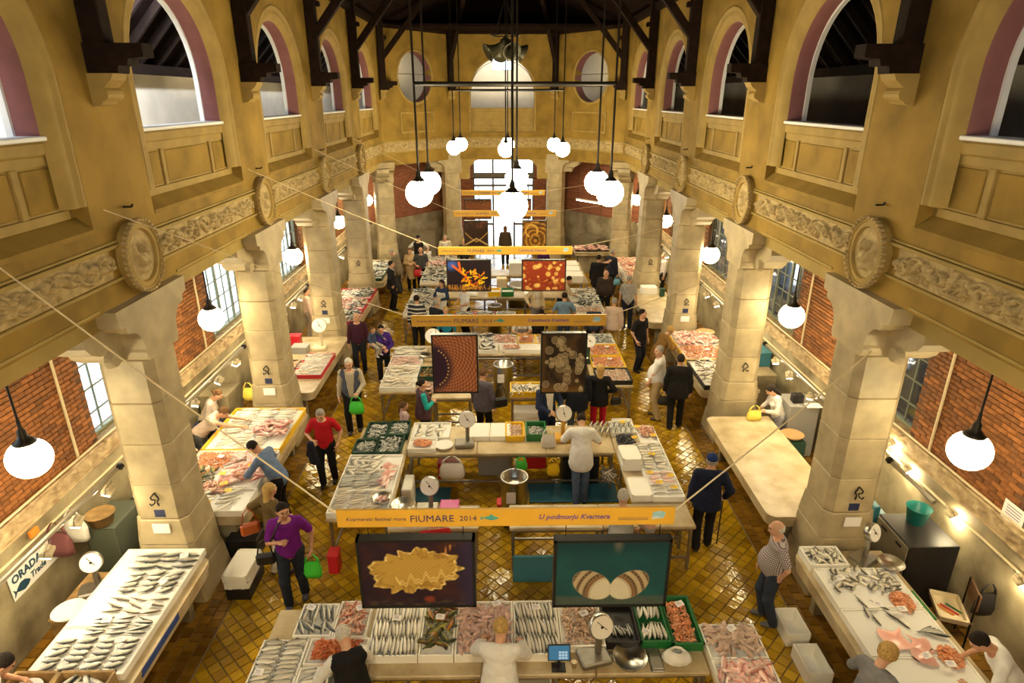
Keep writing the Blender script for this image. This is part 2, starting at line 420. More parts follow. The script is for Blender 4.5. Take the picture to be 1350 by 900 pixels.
for p_ in range(len(mrim.v)): mrim.v[p_] = (mrim.v[p_][0], mrim.v[p_][1], mrim.v[p_][2] * 1.1)
rim_me = mrim.mesh('rim', M['plaster_lt'])
mbead = MB()
for k in range(36):
    a = 2 * PI * k / 36; mbead.box((-.115, .405 * math.cos(a), .445 * math.sin(a)), (.08, .04, .05), M=Matrix.Rotation(a, 4, 'X'), bev=.012)
bead_me = mbead.mesh('rim_beads', M['relief']); fig_me = medallion_mesh()

# ------------------------------------------------------------------ nave walls with arches
ZN, ZS, RO, RI = 5.58, 7.2, 1.56, 1.25           # niche foot, spring line, outer and inner radius
arch_c = [5.63 + BAY * k for k in range(5)]
arch_c = [arch_c[0] - BAY] + arch_c
def arch_hole(c, r=RO, zb=ZN): return (c - r, c + r, lambda s: zb, lambda s, c=c, r=r: ZS + math.sqrt(max(0, r * r - (s - c) ** 2)), 24)
def arch_ring(mb, prof, legs, n=24, mi=0):
    """sweep (radius, depth) profile round the arch; local x = depth (positive away from the nave), y along the wall, z up"""
    path = [('l', legs), ('l', ZS)] + [('a', PI * k / n) for k in range(1, n)] + [('r', ZS), ('r', legs)]
    vs = []
    for (t, v) in path:
        for (r, d) in prof:
            if t == 'l': vs.append((d, -r, v))
            elif t == 'r': vs.append((d, r, v))
            else: vs.append((d, -r * math.cos(v), ZS + r * math.sin(v)))
    q = len(prof); fs = [(i * q + k, i * q + k + 1, (i + 1) * q + k + 1, (i + 1) * q + k) for i in range(len(path) - 1) for k in range(q - 1)]
    mb.add(vs, fs, mi)
a1 = MB(); arch_ring(a1, [(RO, .02), (1.545, -.005), (1.50, .0), (1.475, .03), (1.42, .015), (1.36, .03), (1.30, .07), (1.26, .12)], 5.86); mould_me = a1.mesh('arch_moulding', M['plaster_lt'], True)
a2 = MB(); arch_ring(a2, [(1.26, .12), (RI, .13), (RI, .40)], 6.58); reveal_me = a2.mesh('arch_reveal', M['purple'], True)
a3 = MB(); arch_ring(a3, [(RI, .36), (1.215, .36), (1.215, .43), (1.30, .43)], 6.58); trim_me = a3.mesh('arch_back_trim', M['daylit_edge'])
pm = MB(); pm.box((.24, 0, 6.07), (.14, 2 * RO, 1.0))
pm.box((.16, 0, 6.50), (.10, 2.96, .14), bev=.02)
parapet_me = pm.mesh('parapet', M['plaster_lt'])
cop = MB(); cop.box((.24, 0, 6.60), (.32, 2.72, .05), bev=.01); coping_me = cop.mesh('coping', M['daylit_edge'])
def panel_parts(parent, wid, zb, zt, xs):
    """raised stiles and rails in front of the parapet, each recessed panel a piece of its own"""
    fr = MB(); d = .03; xf = .17 - d / 2
    edges = [-wid] + [x for x in xs] + [wid]
    for z in (zb + .05, zt - .05): fr.box((xf, 0, z), (d, 2 * wid, .10), bev=.006)
    for e in edges: fr.box((xf, e + (.05 if e == -wid else (-.05 if e == wid else 0)), (zb + zt) / 2), (d + .002, .09, zt - zb - .2), bev=.006)
    return fr.mesh('panel_frame', M['plaster_lt'])
pf_me = panel_parts(None, 1.45, 5.74, 6.43, [-.78, .78])
nl = MB(); nl.prism([(-.01, 5.55), (-.01, 5.60), (.17, 5.74), (.17, 5.55)], -1.55, 1.55, 'y'); ledge_n = nl.mesh('niche_ledge', M['plaster'])
def panel_me(w, h):
    p = MB(); p.box((.165, 0, 0), (.022, w, h), bev=.01); return p.mesh('parapet_panel', M['plaster'])
pan_side, pan_mid = panel_me(.46, .44), panel_me(1.40, .44)

# timber bracket parts (local: +x towards the nave)
cb_ = MB(); cb_.prism([(0, 6.9), (.10, 6.92), (.17, 7.0), (.16, 7.1), (.26, 7.18), (.30, 7.25), (0, 7.25)], -.15, .15, 'y')
cb_.tube([(.13, -.16, 7.03), (.13, .16, 7.03)], .075, 12); corbel_me = cb_.mesh('stone_corbel', M['plaster_lt'])
sl_ = MB(); sl_.prism([(0, 7.25), (.34, 7.25), (.36, 7.33), (.46, 7.33), (.48, 7.40), (.66, 7.42), (.66, 7.56), (0, 7.56)], -.12, .12, 'y'); sill_me = sl_.mesh('sill_piece', M['timber'])
po_ = MB(); po_.box((.13, 0, 8.75), (.24, .22, 2.4), bev=.015); po_.box((.26, 0, 9.05), (.2, .16, .12), bev=.02); post_me = po_.mesh('wall_post', M['timber'])
br_ = MB(); br_.box((1.05, 0, 9.42), (.19, .17, 3.0), M=Matrix.Rotation(math.radians(40), 4, 'Y'), bev=.015); brace_me = br_.mesh('brace', M['timber'])

def nave_wall(sd):
    side = 'left' if sd < 0 else 'right'
    mb = MB()
    holes = [arch_hole(c - Y0) for c in arch_c]
    # s runs from Y0 upwards; back direction away from the nave
    wall_panel(mb, (sd * WX, Y0), (0, 1), YA - Y0, 4.65, TOPZ, .42 if sd < 0 else -.42, holes)
    wl = struct('wall_' + side, mb, M['plaster'])
    # local frames whose +x points away from the nave
    for c in arch_c:
        rz = 0 if sd > 0 else PI
        for nm, me in (('arch_moulding', mould_me), ('arch_reveal', reveal_me), ('arch_back_trim', trim_me), ('parapet', parapet_me), ('coping', coping_me), ('panel_frame', pf_me), ('niche_ledge', ledge_n)):
            link(nm, me, wl, (sd * WX, c, 0), rz)
        for me, yy in ((pan_side, -1.11), (pan_mid, 0), (pan_side, 1.11)): link('parapet_panel', me, wl, (sd * WX, c + yy, 6.085), rz)
    tr = MB()
    for z, d, h in ((5.345, .045, .045), (5.39, .025, .03), (4.955, .04, .04)): tr.box((sd * (WX - d / 2), (Y0 + YA) / 2, z), (d, YA - Y0, h), bev=.008)
    for c in arch_c:                                # recessed second fascia below the beam
        tr.box((sd * (WX + .30), c, 4.54), (.36, 2.9, .24)); tr.box((sd * (WX + .02), c, 4.70), (.07, 2.6, .03))
    tr.build('string_moulding', M['fascia'], wl)
    bm_ = MB(); bm_.box((sd * (WX + .24), (Y0 + YA) / 2, 4.80), (.47, YA - Y0, .30)); bm_.build('beam_face', M['fascia'], wl)
    for k, c in enumerate(arch_c):
        link('frieze', frieze_me, wl, (sd * (WX - .002), c, 5.15), 0 if sd > 0 else PI)
    for k, y in enumerate(PY[:5]):
        if k == 0: continue
        md = thing('medallion', '%s round carved medallion on the %s wall counting from the camera' % (ORD[k - 1], side), 'medallion', (sd * WX, y + .03, 5.14), 0 if sd > 0 else PI, 'medallions above the %s pillars' % side)
        link('rim', rim_me, md); link('rim_beads', bead_me, md); link('figure_relief', fig_me, md)
    return wl
walls = {-1: nave_wall(-1), 1: nave_wall(1)}
for sd in (-1, 1):
    side = 'left' if sd < 0 else 'right'
    for k, y in enumerate(PY[1:5]):
        b = thing('timber_bracket', '%s dark timber roof bracket on the %s wall counting from the camera' % (ORD[k], side), 'bracket', (sd * WX, y, 0), 0 if sd < 0 else PI, 'roof brackets on the %s wall' % side)
        for nm, me in (('stone_corbel', corbel_me), ('sill_piece', sill_me), ('wall_post', post_me), ('brace', brace_me)): link(nm, me, b)
        hk = MB(); hk.tube([(0, 0, 0), (.10, 0, 0), (.12, 0, .03)], .014, 6); hk.build('wire_hook', M['ironblk'], walls[sd], loc=(sd * WX - (0 if sd < 0 else .12), y + .0, 5.75))

# ------------------------------------------------------------------ apse walls (two slanted facets with round windows, one end wall with an arch)
wd = MB(); wc = MB()
for sd in (-1, 1):
    mb = MB()
    D = Vector((CB[0] - WX, CB[1] - YA, 0)); Ld = D.length; D.normalize()
    D = Vector((sd * D.x, D.y, 0)); c0, rr_ = Ld / 2 - .04, .93
    hole = (c0 - rr_, c0 + rr_, lambda s: 7.74 - math.sqrt(max(0, rr_ ** 2 - (s - c0) ** 2)), lambda s: 7.74 + math.sqrt(max(0, rr_ ** 2 - (s - c0) ** 2)), 28)
    wall_panel(mb, (sd * WX, YA), (D.x, D.y), Ld, 4.45, TOPZ, (.38 if sd < 0 else -.38), [hole])
    w = struct('wall_apse_' + ('left' if sd < 0 else 'right'), mb, M['plaster'])
    O = Vector((sd * WX, YA, 0)); Nv = Vector((D.y, -D.x, 0)) * (1 if sd < 0 else -1)   # towards the nave
    ang = math.atan2(Nv.y, Nv.x)
    ctr = O + D * c0
    rg = MB(); RL = Matrix.Rotation(PI / 2, 4, 'Y')
    rg.lathe([(.93, .0), (1.0, .03), (1.03, .01), (1.03, -.01)], 40, M=RL); o = rg.build('window_moulding', M['plaster_lt'], w, True, ctr + Vector((0, 0, 7.74))); o.rotation_euler = (0, 0, ang)
    rv = MB(); rv.lathe([(.925, -.02), (.915, -.37)], 40, M=RL); o = rv.build('round_reveal', M['purple'], w, True, ctr + Vector((0, 0, 7.74))); o.rotation_euler = (0, 0, ang)
    gb = MB(); gb.box((-.33, 0, .12), (.03, 1.84, .03)); o = gb.build('glazing_bar', M['winframe'], w, False, ctr + Vector((0, 0, 7.74))); o.rotation_euler = (0, 0, ang)
    fm = MB()
    for z in (5.68, 6.42): fm.box((.02, 0, z), (.04, 1.9, .07), bev=.01)
    for y in (-.92, .92): fm.box((.02, y, 6.05), (.04, .07, .81), bev=.01)
    o = fm.build('panel_frame', M['plaster_lt'], w, False, ctr); o.rotation_euler = (0, 0, ang)
    o = link('frieze', frieze_d, w, ctr + D * .04 + Vector((0, 0, 5.15)) + Nv * .002); o.rotation_euler = (0, 0, ang + PI)
    tm = MB()
    for z, d in ((5.36, .04), (4.955, .04)): tm.box((d / 2, .04, z), (d, Ld, .05))
    o = tm.build('string_moulding', M['fascia'], w, False, ctr); o.rotation_euler = (0, 0, ang)
mb = MB(); wall_panel(mb, (-CB[0], CB[1]), (1, 0), 2 * CB[0], 4.45, TOPZ, .38, [arch_hole(CB[0] - .03, 1.36)])
w_end = struct('wall_end', mb, M['plaster'])
for nm, me, sc in (('arch_reveal', reveal_me, 1.09), ('parapet', parapet_me, .87), ('panel_frame', pf_me, .87)):
    o = link(nm, me, w_end, (-.03, CB[1], 0)); o.rotation_euler = (0, 0, PI / 2); o.scale = (1, sc, 1)
ar = MB(); arch_ring(ar, [(1.36, .0), (1.41, -.03), (1.44, 0)], 5.6); o = ar.build('arch_moulding', M['plaster_lt'], w_end, True, (-.03, CB[1], 0)); o.rotation_euler = (0, 0, PI / 2)
o = link('frieze', frieze_c, w_end, (0, CB[1] - .002, 5.15)); o.rotation_euler = (0, 0, PI / 2)
tm = MB()
for z in (5.36, 4.955): tm.box((0, CB[1] - .02, z), (4.5, .04, .05))
tm.build('string_moulding', M['fascia'], w_end)
for i, (x, y, a) in enumerate([(-4.66, YA + .02, 0.33), (4.66, YA + .02, PI - .33), (-CB[0], CB[1] - .02, -PI / 2 + .39), (CB[0], CB[1] - .02, -PI / 2 - .39)]):
    b = thing('timber_bracket', ['dark timber roof bracket at the left corner where the apse begins', 'dark timber roof bracket at the right corner where the apse begins', 'dark timber roof bracket left of the far end arch', 'dark timber roof bracket right of the far end arch'][i], 'bracket', (x, y, 0), a, 'roof brackets of the apse')
    for nm, me in (('stone_corbel', corbel_me), ('sill_piece', sill_me), ('wall_post', post_me), ('brace', brace_me)): link(nm, me, b)
bk = MB(); bk.box((0, Y0 - .15, 5), (2 * AX + 1, .3, 10)); struct('wall_back', bk, M['plaster'])

# ------------------------------------------------------------------ roof
rf = MB(); ridge = 12.4
rf.add([(-WX - .45, Y0, TOPZ - .1), (-WX - .45, YA, TOPZ - .1), (0, YA, ridge), (0, Y0, ridge)], [(0, 1, 2, 3)])
rf.add([(WX + .45, Y0, TOPZ - .1), (WX + .45, YA, TOPZ - .1), (0, YA, ridge), (0, Y0, ridge)], [(0, 1, 2, 3)])
for sd in (-1, 1): rf.add([(sd * (WX + .45), YA, TOPZ - .1), (sd * (CB[0] + .2), CB[1] + .5, TOPZ - .1), (0, YA, ridge)], [(0, 1, 2)])
rf.add([(-CB[0] - .2, CB[1] + .5, TOPZ - .1), (CB[0] + .2, CB[1] + .5, TOPZ - .1), (0, YA, ridge)], [(0, 1, 2)])
rf.v = [v for v in rf.v]; ceil_ = struct('ceiling', rf, M['roofboard'])
pl = MB()
for sd in (-1, 1):
    pl.box((sd * (WX - .06), (Y0 + YA) / 2, TOPZ - .08), (.22, YA - Y0, .2)); pl.tube([(sd * WX, YA, TOPZ - .08), (sd * CB[0], CB[1], TOPZ - .08)], .12, 4)
pl.box((0, CB[1] - .06, TOPZ - .08), (2 * CB[0], .22, .2)); pl.build('wall_plate', M['timber'], ceil_)
for k, y in enumerate(PY[:5]):
    t = MB(); zb = 10.25
    for sd in (-1, 1): t.tube([(sd * 4.6, y, TOPZ), (0, y, ridge - .2)], .11, 4); t.tube([(sd * 1.9, y, zb), (sd * 1.9, y, 11.2)], .08, 4)
    t.box((0, y, zb + .12), (7.2, .16, .2)); t.build('roof_truss', M['timber'], ceil_)
for k in range(1, 7):
    t = MB(); zz = TOPZ + (ridge - TOPZ) * k / 7.5 - .12; xx = (WX + .45) * (1 - k / 7.5)
    for sd in (-1, 1): t.box((sd * xx, (Y0 + YA) / 2, zz), (.1, YA - Y0, .12))
    t.build('purlin', M['timber'], ceil_)

# ------------------------------------------------------------------ galleries behind the arches
for sd in (-1, 1):
    side = 'left' if sd < 0 else 'right'
    g = MB(); g.box((sd * (AX + .15), (Y0 + 26.5) / 2, 6.1), (.3, 26.5 - Y0, 2.9)); gw = struct('wall_gallery_' + side, g, M['white_wall' if sd < 0 else 'unlit_wall'])
    g = MB(); g.box((sd * (WX + 1.15), (Y0 + 26.5) / 2, 4.72), (1.95, 26.5 - Y0, .15)); struct('ceiling_aisle_' + side, g, M['plaster_lt'])
    g = MB(); g.box((sd * (WX + 1.15), (Y0 + 26.5) / 2, 5.5), (1.95, 26.5 - Y0, .1)); struct('floor_gallery_' + side, g, M['slab'])
    g = MB(); p0, p1 = (sd * (AX + .3), 7.30), (sd * (WX + .1), 9.45)
    g.add([(p0[0], Y0, p0[1]), (p0[0], 26.6, p0[1]), (p1[0], 26.6, p1[1]), (p1[0], Y0, p1[1])], [(0, 1, 2, 3)]); gr = struct('ceiling_gallery_' + side, g, M['roofboard'])
    wp = MB(); wp.box((sd * (AX - .1), (Y0 + 26.5) / 2, 7.46), (.22, 26.5 - Y0, .16)); wp.build('wall_plate', M['timber'], gr)
    ra = MB(); a_ = math.atan2(p1[1] - p0[1], (p0[0] - p1[0]) * sd); ln = math.hypot(p1[1] - p0[1], p0[0] - p1[0])
    ra.box((0, 0, 0), (ln, .07, .12)); ra_me = ra.mesh('rafter', M['rafter'])
    for k in range(34):
        y = 3.6 + k * .62
        if y > 24.5: break
        o = link('rafter', ra_me, gr, ((p0[0] + p1[0]) / 2 - sd * .05, y, (p0[1] + p1[1]) / 2 - .07)); o.rotation_euler = (0, sd * a_, 0)
# far gallery behind the apse
g = MB(); wall_panel(g, (-4.5, AB[1] - .05), (1, 0), 9, 4.6, 9.6, .3, [(4.0, 5.0, lambda s: 8.12, lambda s: 8.72, 1)]); gw = struct('wall_gallery_end', g, M['white_wall'])
for sd in (-1, 1):
    gd = MB(); D = Vector((sd * AB[0] - sd * (AX + .15), AB[1] - 26.4, 0)); gd.box(((sd * (AX + .15) + sd * AB[0]) / 2, (26.4 + AB[1]) / 2, 7.0), (D.length + .3, .3, 5.2), rz=math.atan2(D.y, D.x)); struct('wall_gallery_slant_' + ('left' if sd < 0 else 'right'), gd, M['white_wall'])
g = MB(); g.prism([(-AX, 26.0), (-WX - .2, YA + .2), (-CB[0] - .1, CB[1] + .25), (CB[0] + .1, CB[1] + .25), (WX + .2, YA + .2), (AX, 26.0), (AB[0] + .3, AB[1]), (-AB[0] - .3, AB[1])], 4.5, 4.8, 'z'); struct('ceiling_apse', g, M['plaster_lt'])
g = MB(); g.box((0, 29.2, 9.55), (14, 5.2, .1)); struct('ceiling_gallery_end', g, M['roofboard'])
gl = MB(); gl.box((0, AB[1] + .1, 8.42), (1.0, .006, .6)); w9 = struct('window_9', gl, M['glass'])
gl = MB()
for x in (-.5, 0, .5): gl.box((x, AB[1] + .08, 8.42), (.04, .05, .62))
for z in (8.13, 8.71): gl.box((0, AB[1] + .08, z), (1.0, .05, .04))
gl.build('window_frame', M['winframe'], w9)
# ------------------------------------------------------------------ stone pillars
def chamf(hx, hy, c, ins=0.0):
    hx -= ins; hy -= ins
    return [(hx, -hy + c), (hx, hy - c), (hx - c, hy), (-hx + c, hy), (-hx, hy - c), (-hx, -hy + c), (-hx + c, -hy), (hx - c, -hy)]
def block_mesh(name, hx, hy, c, z0, z1, hx1=None, c1=None):
    mb = MB(); b = .012; hx1 = hx1 or hx; hy1 = hx1 if hx == hy else hy + (hx1 - hx); c1 = c1 or c
    rings = [(chamf(hx, hy, c, b), z0), (chamf(hx, hy, c), z0 + b), (chamf(hx1, hy1, c1), z1 - b), (chamf(hx1, hy1, c1, b), z1)]
    vs = [(x, y, z) for P, z in rings for x, y in P]
    fs = [(i * 8 + k, i * 8 + (k + 1) % 8, (i + 1) * 8 + (k + 1) % 8, (i + 1) * 8 + k) for i in range(3) for k in range(8)]
    fs += [tuple(range(7, -1, -1)), tuple(range(24, 32))]; mb.add(vs, fs); return mb.mesh(name, M['stone'])
PH = .36
zs = [1.42, 1.98, 2.62, 3.24, 3.86]
blk = [block_mesh('stone_block', PH, PH, .10, a + .003, b - .003) for a, b in zip(zs[:-1], zs[1:])]
base_b = block_mesh('stone_block', .415, .415, .06, .50, 1.0, .40, .07); base_c = block_mesh('stone_block', .40, .40, .07, 1.006, 1.417, .375, .10)
plin = block_mesh('plinth', .47, .47, .03, 0.0, .494, .43, .05)
half = [(.36, 3.87), (.40, 3.93), (.41, 3.99), (.40, 4.03)] + [(.40 + .26 * (1 - math.cos(t * PI / 2 / 6)), 4.03 + .30 * math.sin(t * PI / 2 / 6)) for t in range(1, 7)] + [(.70, 4.36), (.70, 4.42), (.82, 4.45), (.84, 4.66)]
cp_ = MB(); cp_.prism(half + [(-y, z) for y, z in half[::-1]], -.30, .375, 'x'); cap_me = cp_.mesh('capital', M['stone'])
bo_ = MB()
for s_ in (-1, 1):
    bo_.prism([(s_ * y, z) for y, z in [(.30, 4.44), (1.08, 4.44), (1.10, 4.30), (1.02, 4.20), (.88, 4.13), (.78, 4.10), (.74, 4.03), (.60, 3.93), (.30, 3.88)]], -.36, .10, 'x')
    bo_.tube([(.085, s_ * .70, 4.02), (.17, s_ * .70, 4.02)], [.12, .09], 14)
bol_me = bo_.mesh('bolster', M['stone'])
core = MB(); core.prism(chamf(.345, .345, .10), .05, 3.9, 'z'); core_me = core.mesh('mortar_core', M['mortar'])
plq = MB(); plq.box((0, 0, 0), (.006, .15, .12)); plq_me = plq.mesh('plaque', mat('dark_plaque', (.02, .03, .09), .4))
nt_ = MB(); nt_.box((0, 0, 0), (.004, .24, .16)); notice_me = nt_.mesh('notice', M['paper'])
hk_ = MB()
for s_ in (-1, 1): hk_.tube([(-.01, 0, .09), (-.03, s_ * .02, .07), (-.04, s_ * .055, .03), (-.03, s_ * .05, -.01), (-.01, s_ * .015, -.03), (-.03, s_ * .02, -.07), (-.06, s_ * .05, -.085), (-.07, s_ * .06, -.05)], .011, 6)
hook_me = hk_.mesh('iron_hook', M['ironblk'])
def pillar(x, y, rz, label, grp, hook=True):
    p = thing('stone_pillar', label, 'pillar', (x, y, 0), rz, grp)
    link('plinth', plin, p)
    for me in [base_b, base_c] + blk: link('stone_block', me, p)
    link('capital', cap_me, p); link('bolster', bol_me, p); link('mortar_core', core_me, p)
    return p
pillars = {}
for sd in (-1, 1):
    side = 'left' if sd < 0 else 'right'
    for k, y in enumerate(PY[1:5]):
        p = pillar(sd * (WX + .24), y, 0 if sd < 0 else PI, '%s stone pillar of the %s row counting from the camera' % (ORD[k], side), 'stone pillars of the %s row' % side)
        pillars[(sd, k)] = p
        for me, nm, z in ((hook_me, 'iron_hook', 1.78), (plq_me, 'plaque', 1.52), (notice_me, 'notice', 1.30)):
            if nm != 'iron_hook' and (k > 2 or (sd > 0 and k == 1)): continue
            o = link(nm, me, p, (sd * (-.02) , -(PH + (.004 if nm == 'iron_hook' else .002) + (.05 if z < 1.42 else 0)) * (1 if sd < 0 else -1), z)); o.rotation_euler = (0, 0, PI / 2 if sd < 0 else -PI / 2)
    pillar(sd * (WX + .12), YA + .12, .33 if sd < 0 else PI - .33, 'stone pillar at the %s corner where the apse begins' % side, 'stone pillars of the apse')
    pillar(sd * (CB[0] + .10), CB[1] + .22, (-PI / 2 + .39) if sd < 0 else (-PI / 2 - .39), 'stone pillar just %s of the far entrance' % side, 'stone pillars of the apse')

# ------------------------------------------------------------------ aisle walls: dado, carved ledge, bricks, steel windows
win_c = [c - .10 for c in arch_c if c > 4]        # one window in each bay
WH, WZ0, WZ1 = 1.07, 1.90, 4.50
brick_meshes = []
for k in range(6):
    b = MB(); b.box((0, 0, 0), (.03, .236, .062), bev=.006); me = b.mesh('brick', M['brick'])
    for v in me.vertices: v.co.x += random.uniform(-.003, .003); v.co.z += random.uniform(-.002, .002)
    brick_meshes.append(me)
gw_ = .015
def make_window(n, sd, yc):
    dim = (2 * WH, WZ1 - WZ0)
    fr = MB(); X = sd * (AX + .12)
    nx, rows = 6, [WZ0, 2.28, 2.68, 3.08, 3.48, 3.88, WZ1]
    for y in (-WH + .03, WH - .03): fr.box((X, yc + y, (WZ0 + WZ1) / 2), (.07, .06, WZ1 - WZ0))
    for z in (WZ0 + .03, WZ1 - .03, 3.88): fr.box((X, yc, z), (.07, 2 * WH, .06))
    for k in (2, 4): fr.box((X, yc - WH + 2 * WH * k / nx, (WZ0 + WZ1) / 2), (.06, .05, WZ1 - WZ0))
    w = struct('window_%d' % n, fr, M['winframe'])
    gb = MB()
    for k in (1, 3, 5): gb.box((X, yc - WH + 2 * WH * k / nx, (WZ0 + WZ1) / 2), (.03, .022, WZ1 - WZ0))
    for z in rows[1:-2]: gb.box((X, yc, z), (.03, 2 * WH, .022))
    for k in (0, 1, 2):                            # pointed tracery over each light
        c = yc - WH + 2 * WH * (k + .5) / 3; gb.tube([(X, c - .13, 3.9), (X, c - .12, 4.15), (X, c - .06, 4.3), (X, c, 4.33), (X, c + .06, 4.3), (X, c + .12, 4.15), (X, c + .13, 3.9)], .012, 5)
    gb.build('glazing_bars', M['winframe'], w)
    for i in range(nx):
        for j in range(len(rows) - 1):
            p = pane_me[(j == len(rows) - 2)]; o = link('pane', p, w, (X, yc - WH + 2 * WH * (i + .5) / nx, (rows[j] + rows[j + 1]) / 2))
            if j < len(rows) - 2: o.scale = (1, 1, (rows[j + 1] - rows[j]) / .40)
    sl = MB(); sl.box((sd * (AX - .02), yc, WZ0 - .02), (.30, 2 * WH + .06, .05), bev=.01); sl.build('window_sill', M['ledge'], w)
    return w
pane_me = {}
for key, hh in ((False, .40), (True, .62)):
    p = MB(); p.box((0, 0, 0), (.005, 2 * WH / 6, hh)); pane_me[key] = p.mesh('pane', M['glass'])
def in_window(y, z): return any(abs(y - c) < WH + .02 for c in win_c) and z > WZ0 - .03
YE = 26.4
wn = 1
aisle = {}
for sd in (-1, 1):
    side = 'left' if sd < 0 else 'right'
    mb = MB()
    holes = [(c - WH - Y0, c + WH - Y0, lambda s: WZ0, lambda s: WZ1, 1) for c in win_c]
    wall_panel(mb, (sd * AX, Y0), (0, 1), YE - Y0, 0, 4.66, .28 if sd < 0 else -.28, holes)
    wl = struct('wall_aisle_' + side, mb, M['brickbase']); aisle[sd] = wl
    d = MB(); d.box((sd * (AX - .03), (3 + YE) / 2, .80), (.06, YE - 3, 1.60)); d.build('dado', M['dado'], wl)
    e = MB(); e.box((sd * (AX - .035), (3 + YE) / 2, 1.72), (.07, YE - 3, .24)); e.box((sd * (AX - .05), (3 + YE) / 2, 1.86), (.12, YE - 3, .05), bev=.012); e.box((sd * (AX - .045), (3 + YE) / 2, 1.60), (.10, YE - 3, .04), bev=.012); e.build('ledge', M['ledge'], wl)
    for c in arch_c[1:]: link('ledge_relief', ledge_me, wl, (sd * (AX - .071), c, 1.73), 0 if sd > 0 else PI)
    lst = []
    for r in range(37):
        z = 1.925 + r * .0745
        for k in range(int((YE - 3.4) / .25)):
            y = 3.4 + k * .25 + (.125 if r % 2 else 0)
            if in_window(y, z) or in_window(y - .11, z) or in_window(y + .11, z) or z > 4.62: continue
            u, v, dd = project(sd * AX, y, z); vis = 0 < u < 1350 and 0 < v < 900
            lst.append((dd if vis else 1e6, y, z))
    lst.sort(); sm = MB()
    for k, (dd, y, z) in enumerate(lst):
        if k < 300: o = link('brick', brick_meshes[k % 6], wl, (sd * (AX - .006 + random.uniform(-.003, .003)), y, z))
        else:
            me = brick_meshes[k % 6]; o_ = Vector((sd * (AX - .006 + random.uniform(-.003, .003)), y, z)); sm.add([v.co + o_ for v in me.vertices], [tuple(p.vertices) for p in me.polygons])
    me = bpy.data.meshes.new('brickwork'); me.from_pydata(sm.v, [], sm.f); me.materials.append(M['brick']); tag(link('brickwork', me, wl), kind='stuff')
    for c in win_c: make_window(wn if sd < 0 else wn, sd, c); wn += 1 if wn != 8 else 2
    # conduit
    t = MB(); t.tube([(sd * (AX - .09), 3.5, 1.93), (sd * (AX - .09), 26, 1.93)], .018, 6); t.tube([(sd * (AX - .08), 3.5, 1.38), (sd * (AX - .08), 26, 1.38)], .02, 6)
    for c in win_c: t.tube([(sd * (AX - .04), c - WH - .55, 1.9), (sd * (AX - .04), c - WH - .55, 4.6)], .022, 6)
    t.build('conduit', M['creambox'], wl)
# slanted outer walls of the apse and the end wall with the entrance
def brick_tex(name):
    m, nt, b = new_mat(name); N = nt.nodes; L = nt.links; tc = N.new('ShaderNodeTexCoord'); sp = N.new('ShaderNodeSeparateXYZ'); cb = N.new('ShaderNodeCombineXYZ'); ad = N.new('ShaderNodeMath')
    L.new(tc.outputs['Object'], sp.inputs[0]); L.new(sp.outputs['X'], ad.inputs[0]); L.new(sp.outputs['Y'], ad.inputs[1]); L.new(ad.outputs[0], cb.inputs[0]); L.new(sp.outputs['Z'], cb.inputs[1])
    bt = N.new('ShaderNodeTexBrick'); bt.inputs['Scale'].default_value = 1; bt.inputs['Brick Width'].default_value = .25; bt.inputs['Row Height'].default_value = .0745; bt.inputs['Mortar Size'].default_value = .007
    bt.inputs['Color1'].default_value = (.33, .11, .05, 1); bt.inputs['Color2'].default_value = (.22, .07, .03, 1); bt.inputs['Mortar'].default_value = (.12, .06, .03, 1); L.new(cb.outputs[0], bt.inputs['Vector']); L.new(bt.outputs['Color'], b.inputs['Base Color']); b.inputs['Roughness'].default_value = .8
    return m
M['bricktex'] = brick_tex('far_brick')
for sd in (-1, 1):
    D = Vector((sd * AB[0] - sd * AX, AB[1] - YE, 0)); mb = MB(); wall_panel(mb, (sd * AX, YE), (D.x, D.y), D.length, 0, 4.66, .28 if sd < 0 else -.28, [])
    w = struct('wall_apse_outer_' + ('left' if sd < 0 else 'right'), mb, M['bricktex'])
    Nn = Vector((D.y, -D.x, 0)).normalized() * (1 if sd < 0 else -1); d = MB(); mid = Vector((sd * (AX + AB[0]) / 2, (YE + AB[1]) / 2, 0)) + Nn * .03; d.box(mid + Vector((0, 0, .95)), (D.length, .06, 1.9), rz=math.atan2(D.y, D.x)); d.build('dado', M['dado'], w)
mb = MB()
def door_top(s, c=AB[0]):
    e = abs(s - c); return 4.40 if e < 1.12 else (4.40 - .28 * ((e - 1.12) / .34) ** 2)
wall_panel(mb, (-AB[0], AB[1] - .2), (1, 0), 2 * AB[0], 0, 4.66, .28, [(AB[0] - 1.46, AB[0] + 1.46, lambda s: 0, door_top, 16)]); w_out = struct('wall_entrance', mb, M['bricktex'])
dr = MB(); Yd = AB[1] - .06
dr.box((0, Yd, 3.52), (2.92, .10, .26)); dr.box((0, Yd, 3.05), (2.92, .08, .10))
for x in (-1.43, -.5, .52, 1.43): dr.box((x, Yd, 2.2), (.09, .09, 4.4))
for x in (-1.2, 1.2): dr.box((x, Yd, 1.5), (.05, .06, 3.0))
dr.box((-.97, Yd, 1.2), (.9, .05, .10)); dr.box((.97, Yd, 1.2), (.9, .05, .10))
door = struct('door_1', dr, M['door_dk'])
for x, w_, z, h_ in ((-.97, .86, 1.6, 2.9), (.97, .86, 1.6, 2.9), (-.97, .86, 3.98, .66), (.01, .94, 3.98, .66), (.97, .86, 3.98, .66)):
    p = MB(); p.box((x, Yd, z), (w_, .006, h_)); p.build('pane', M['glass'], door)
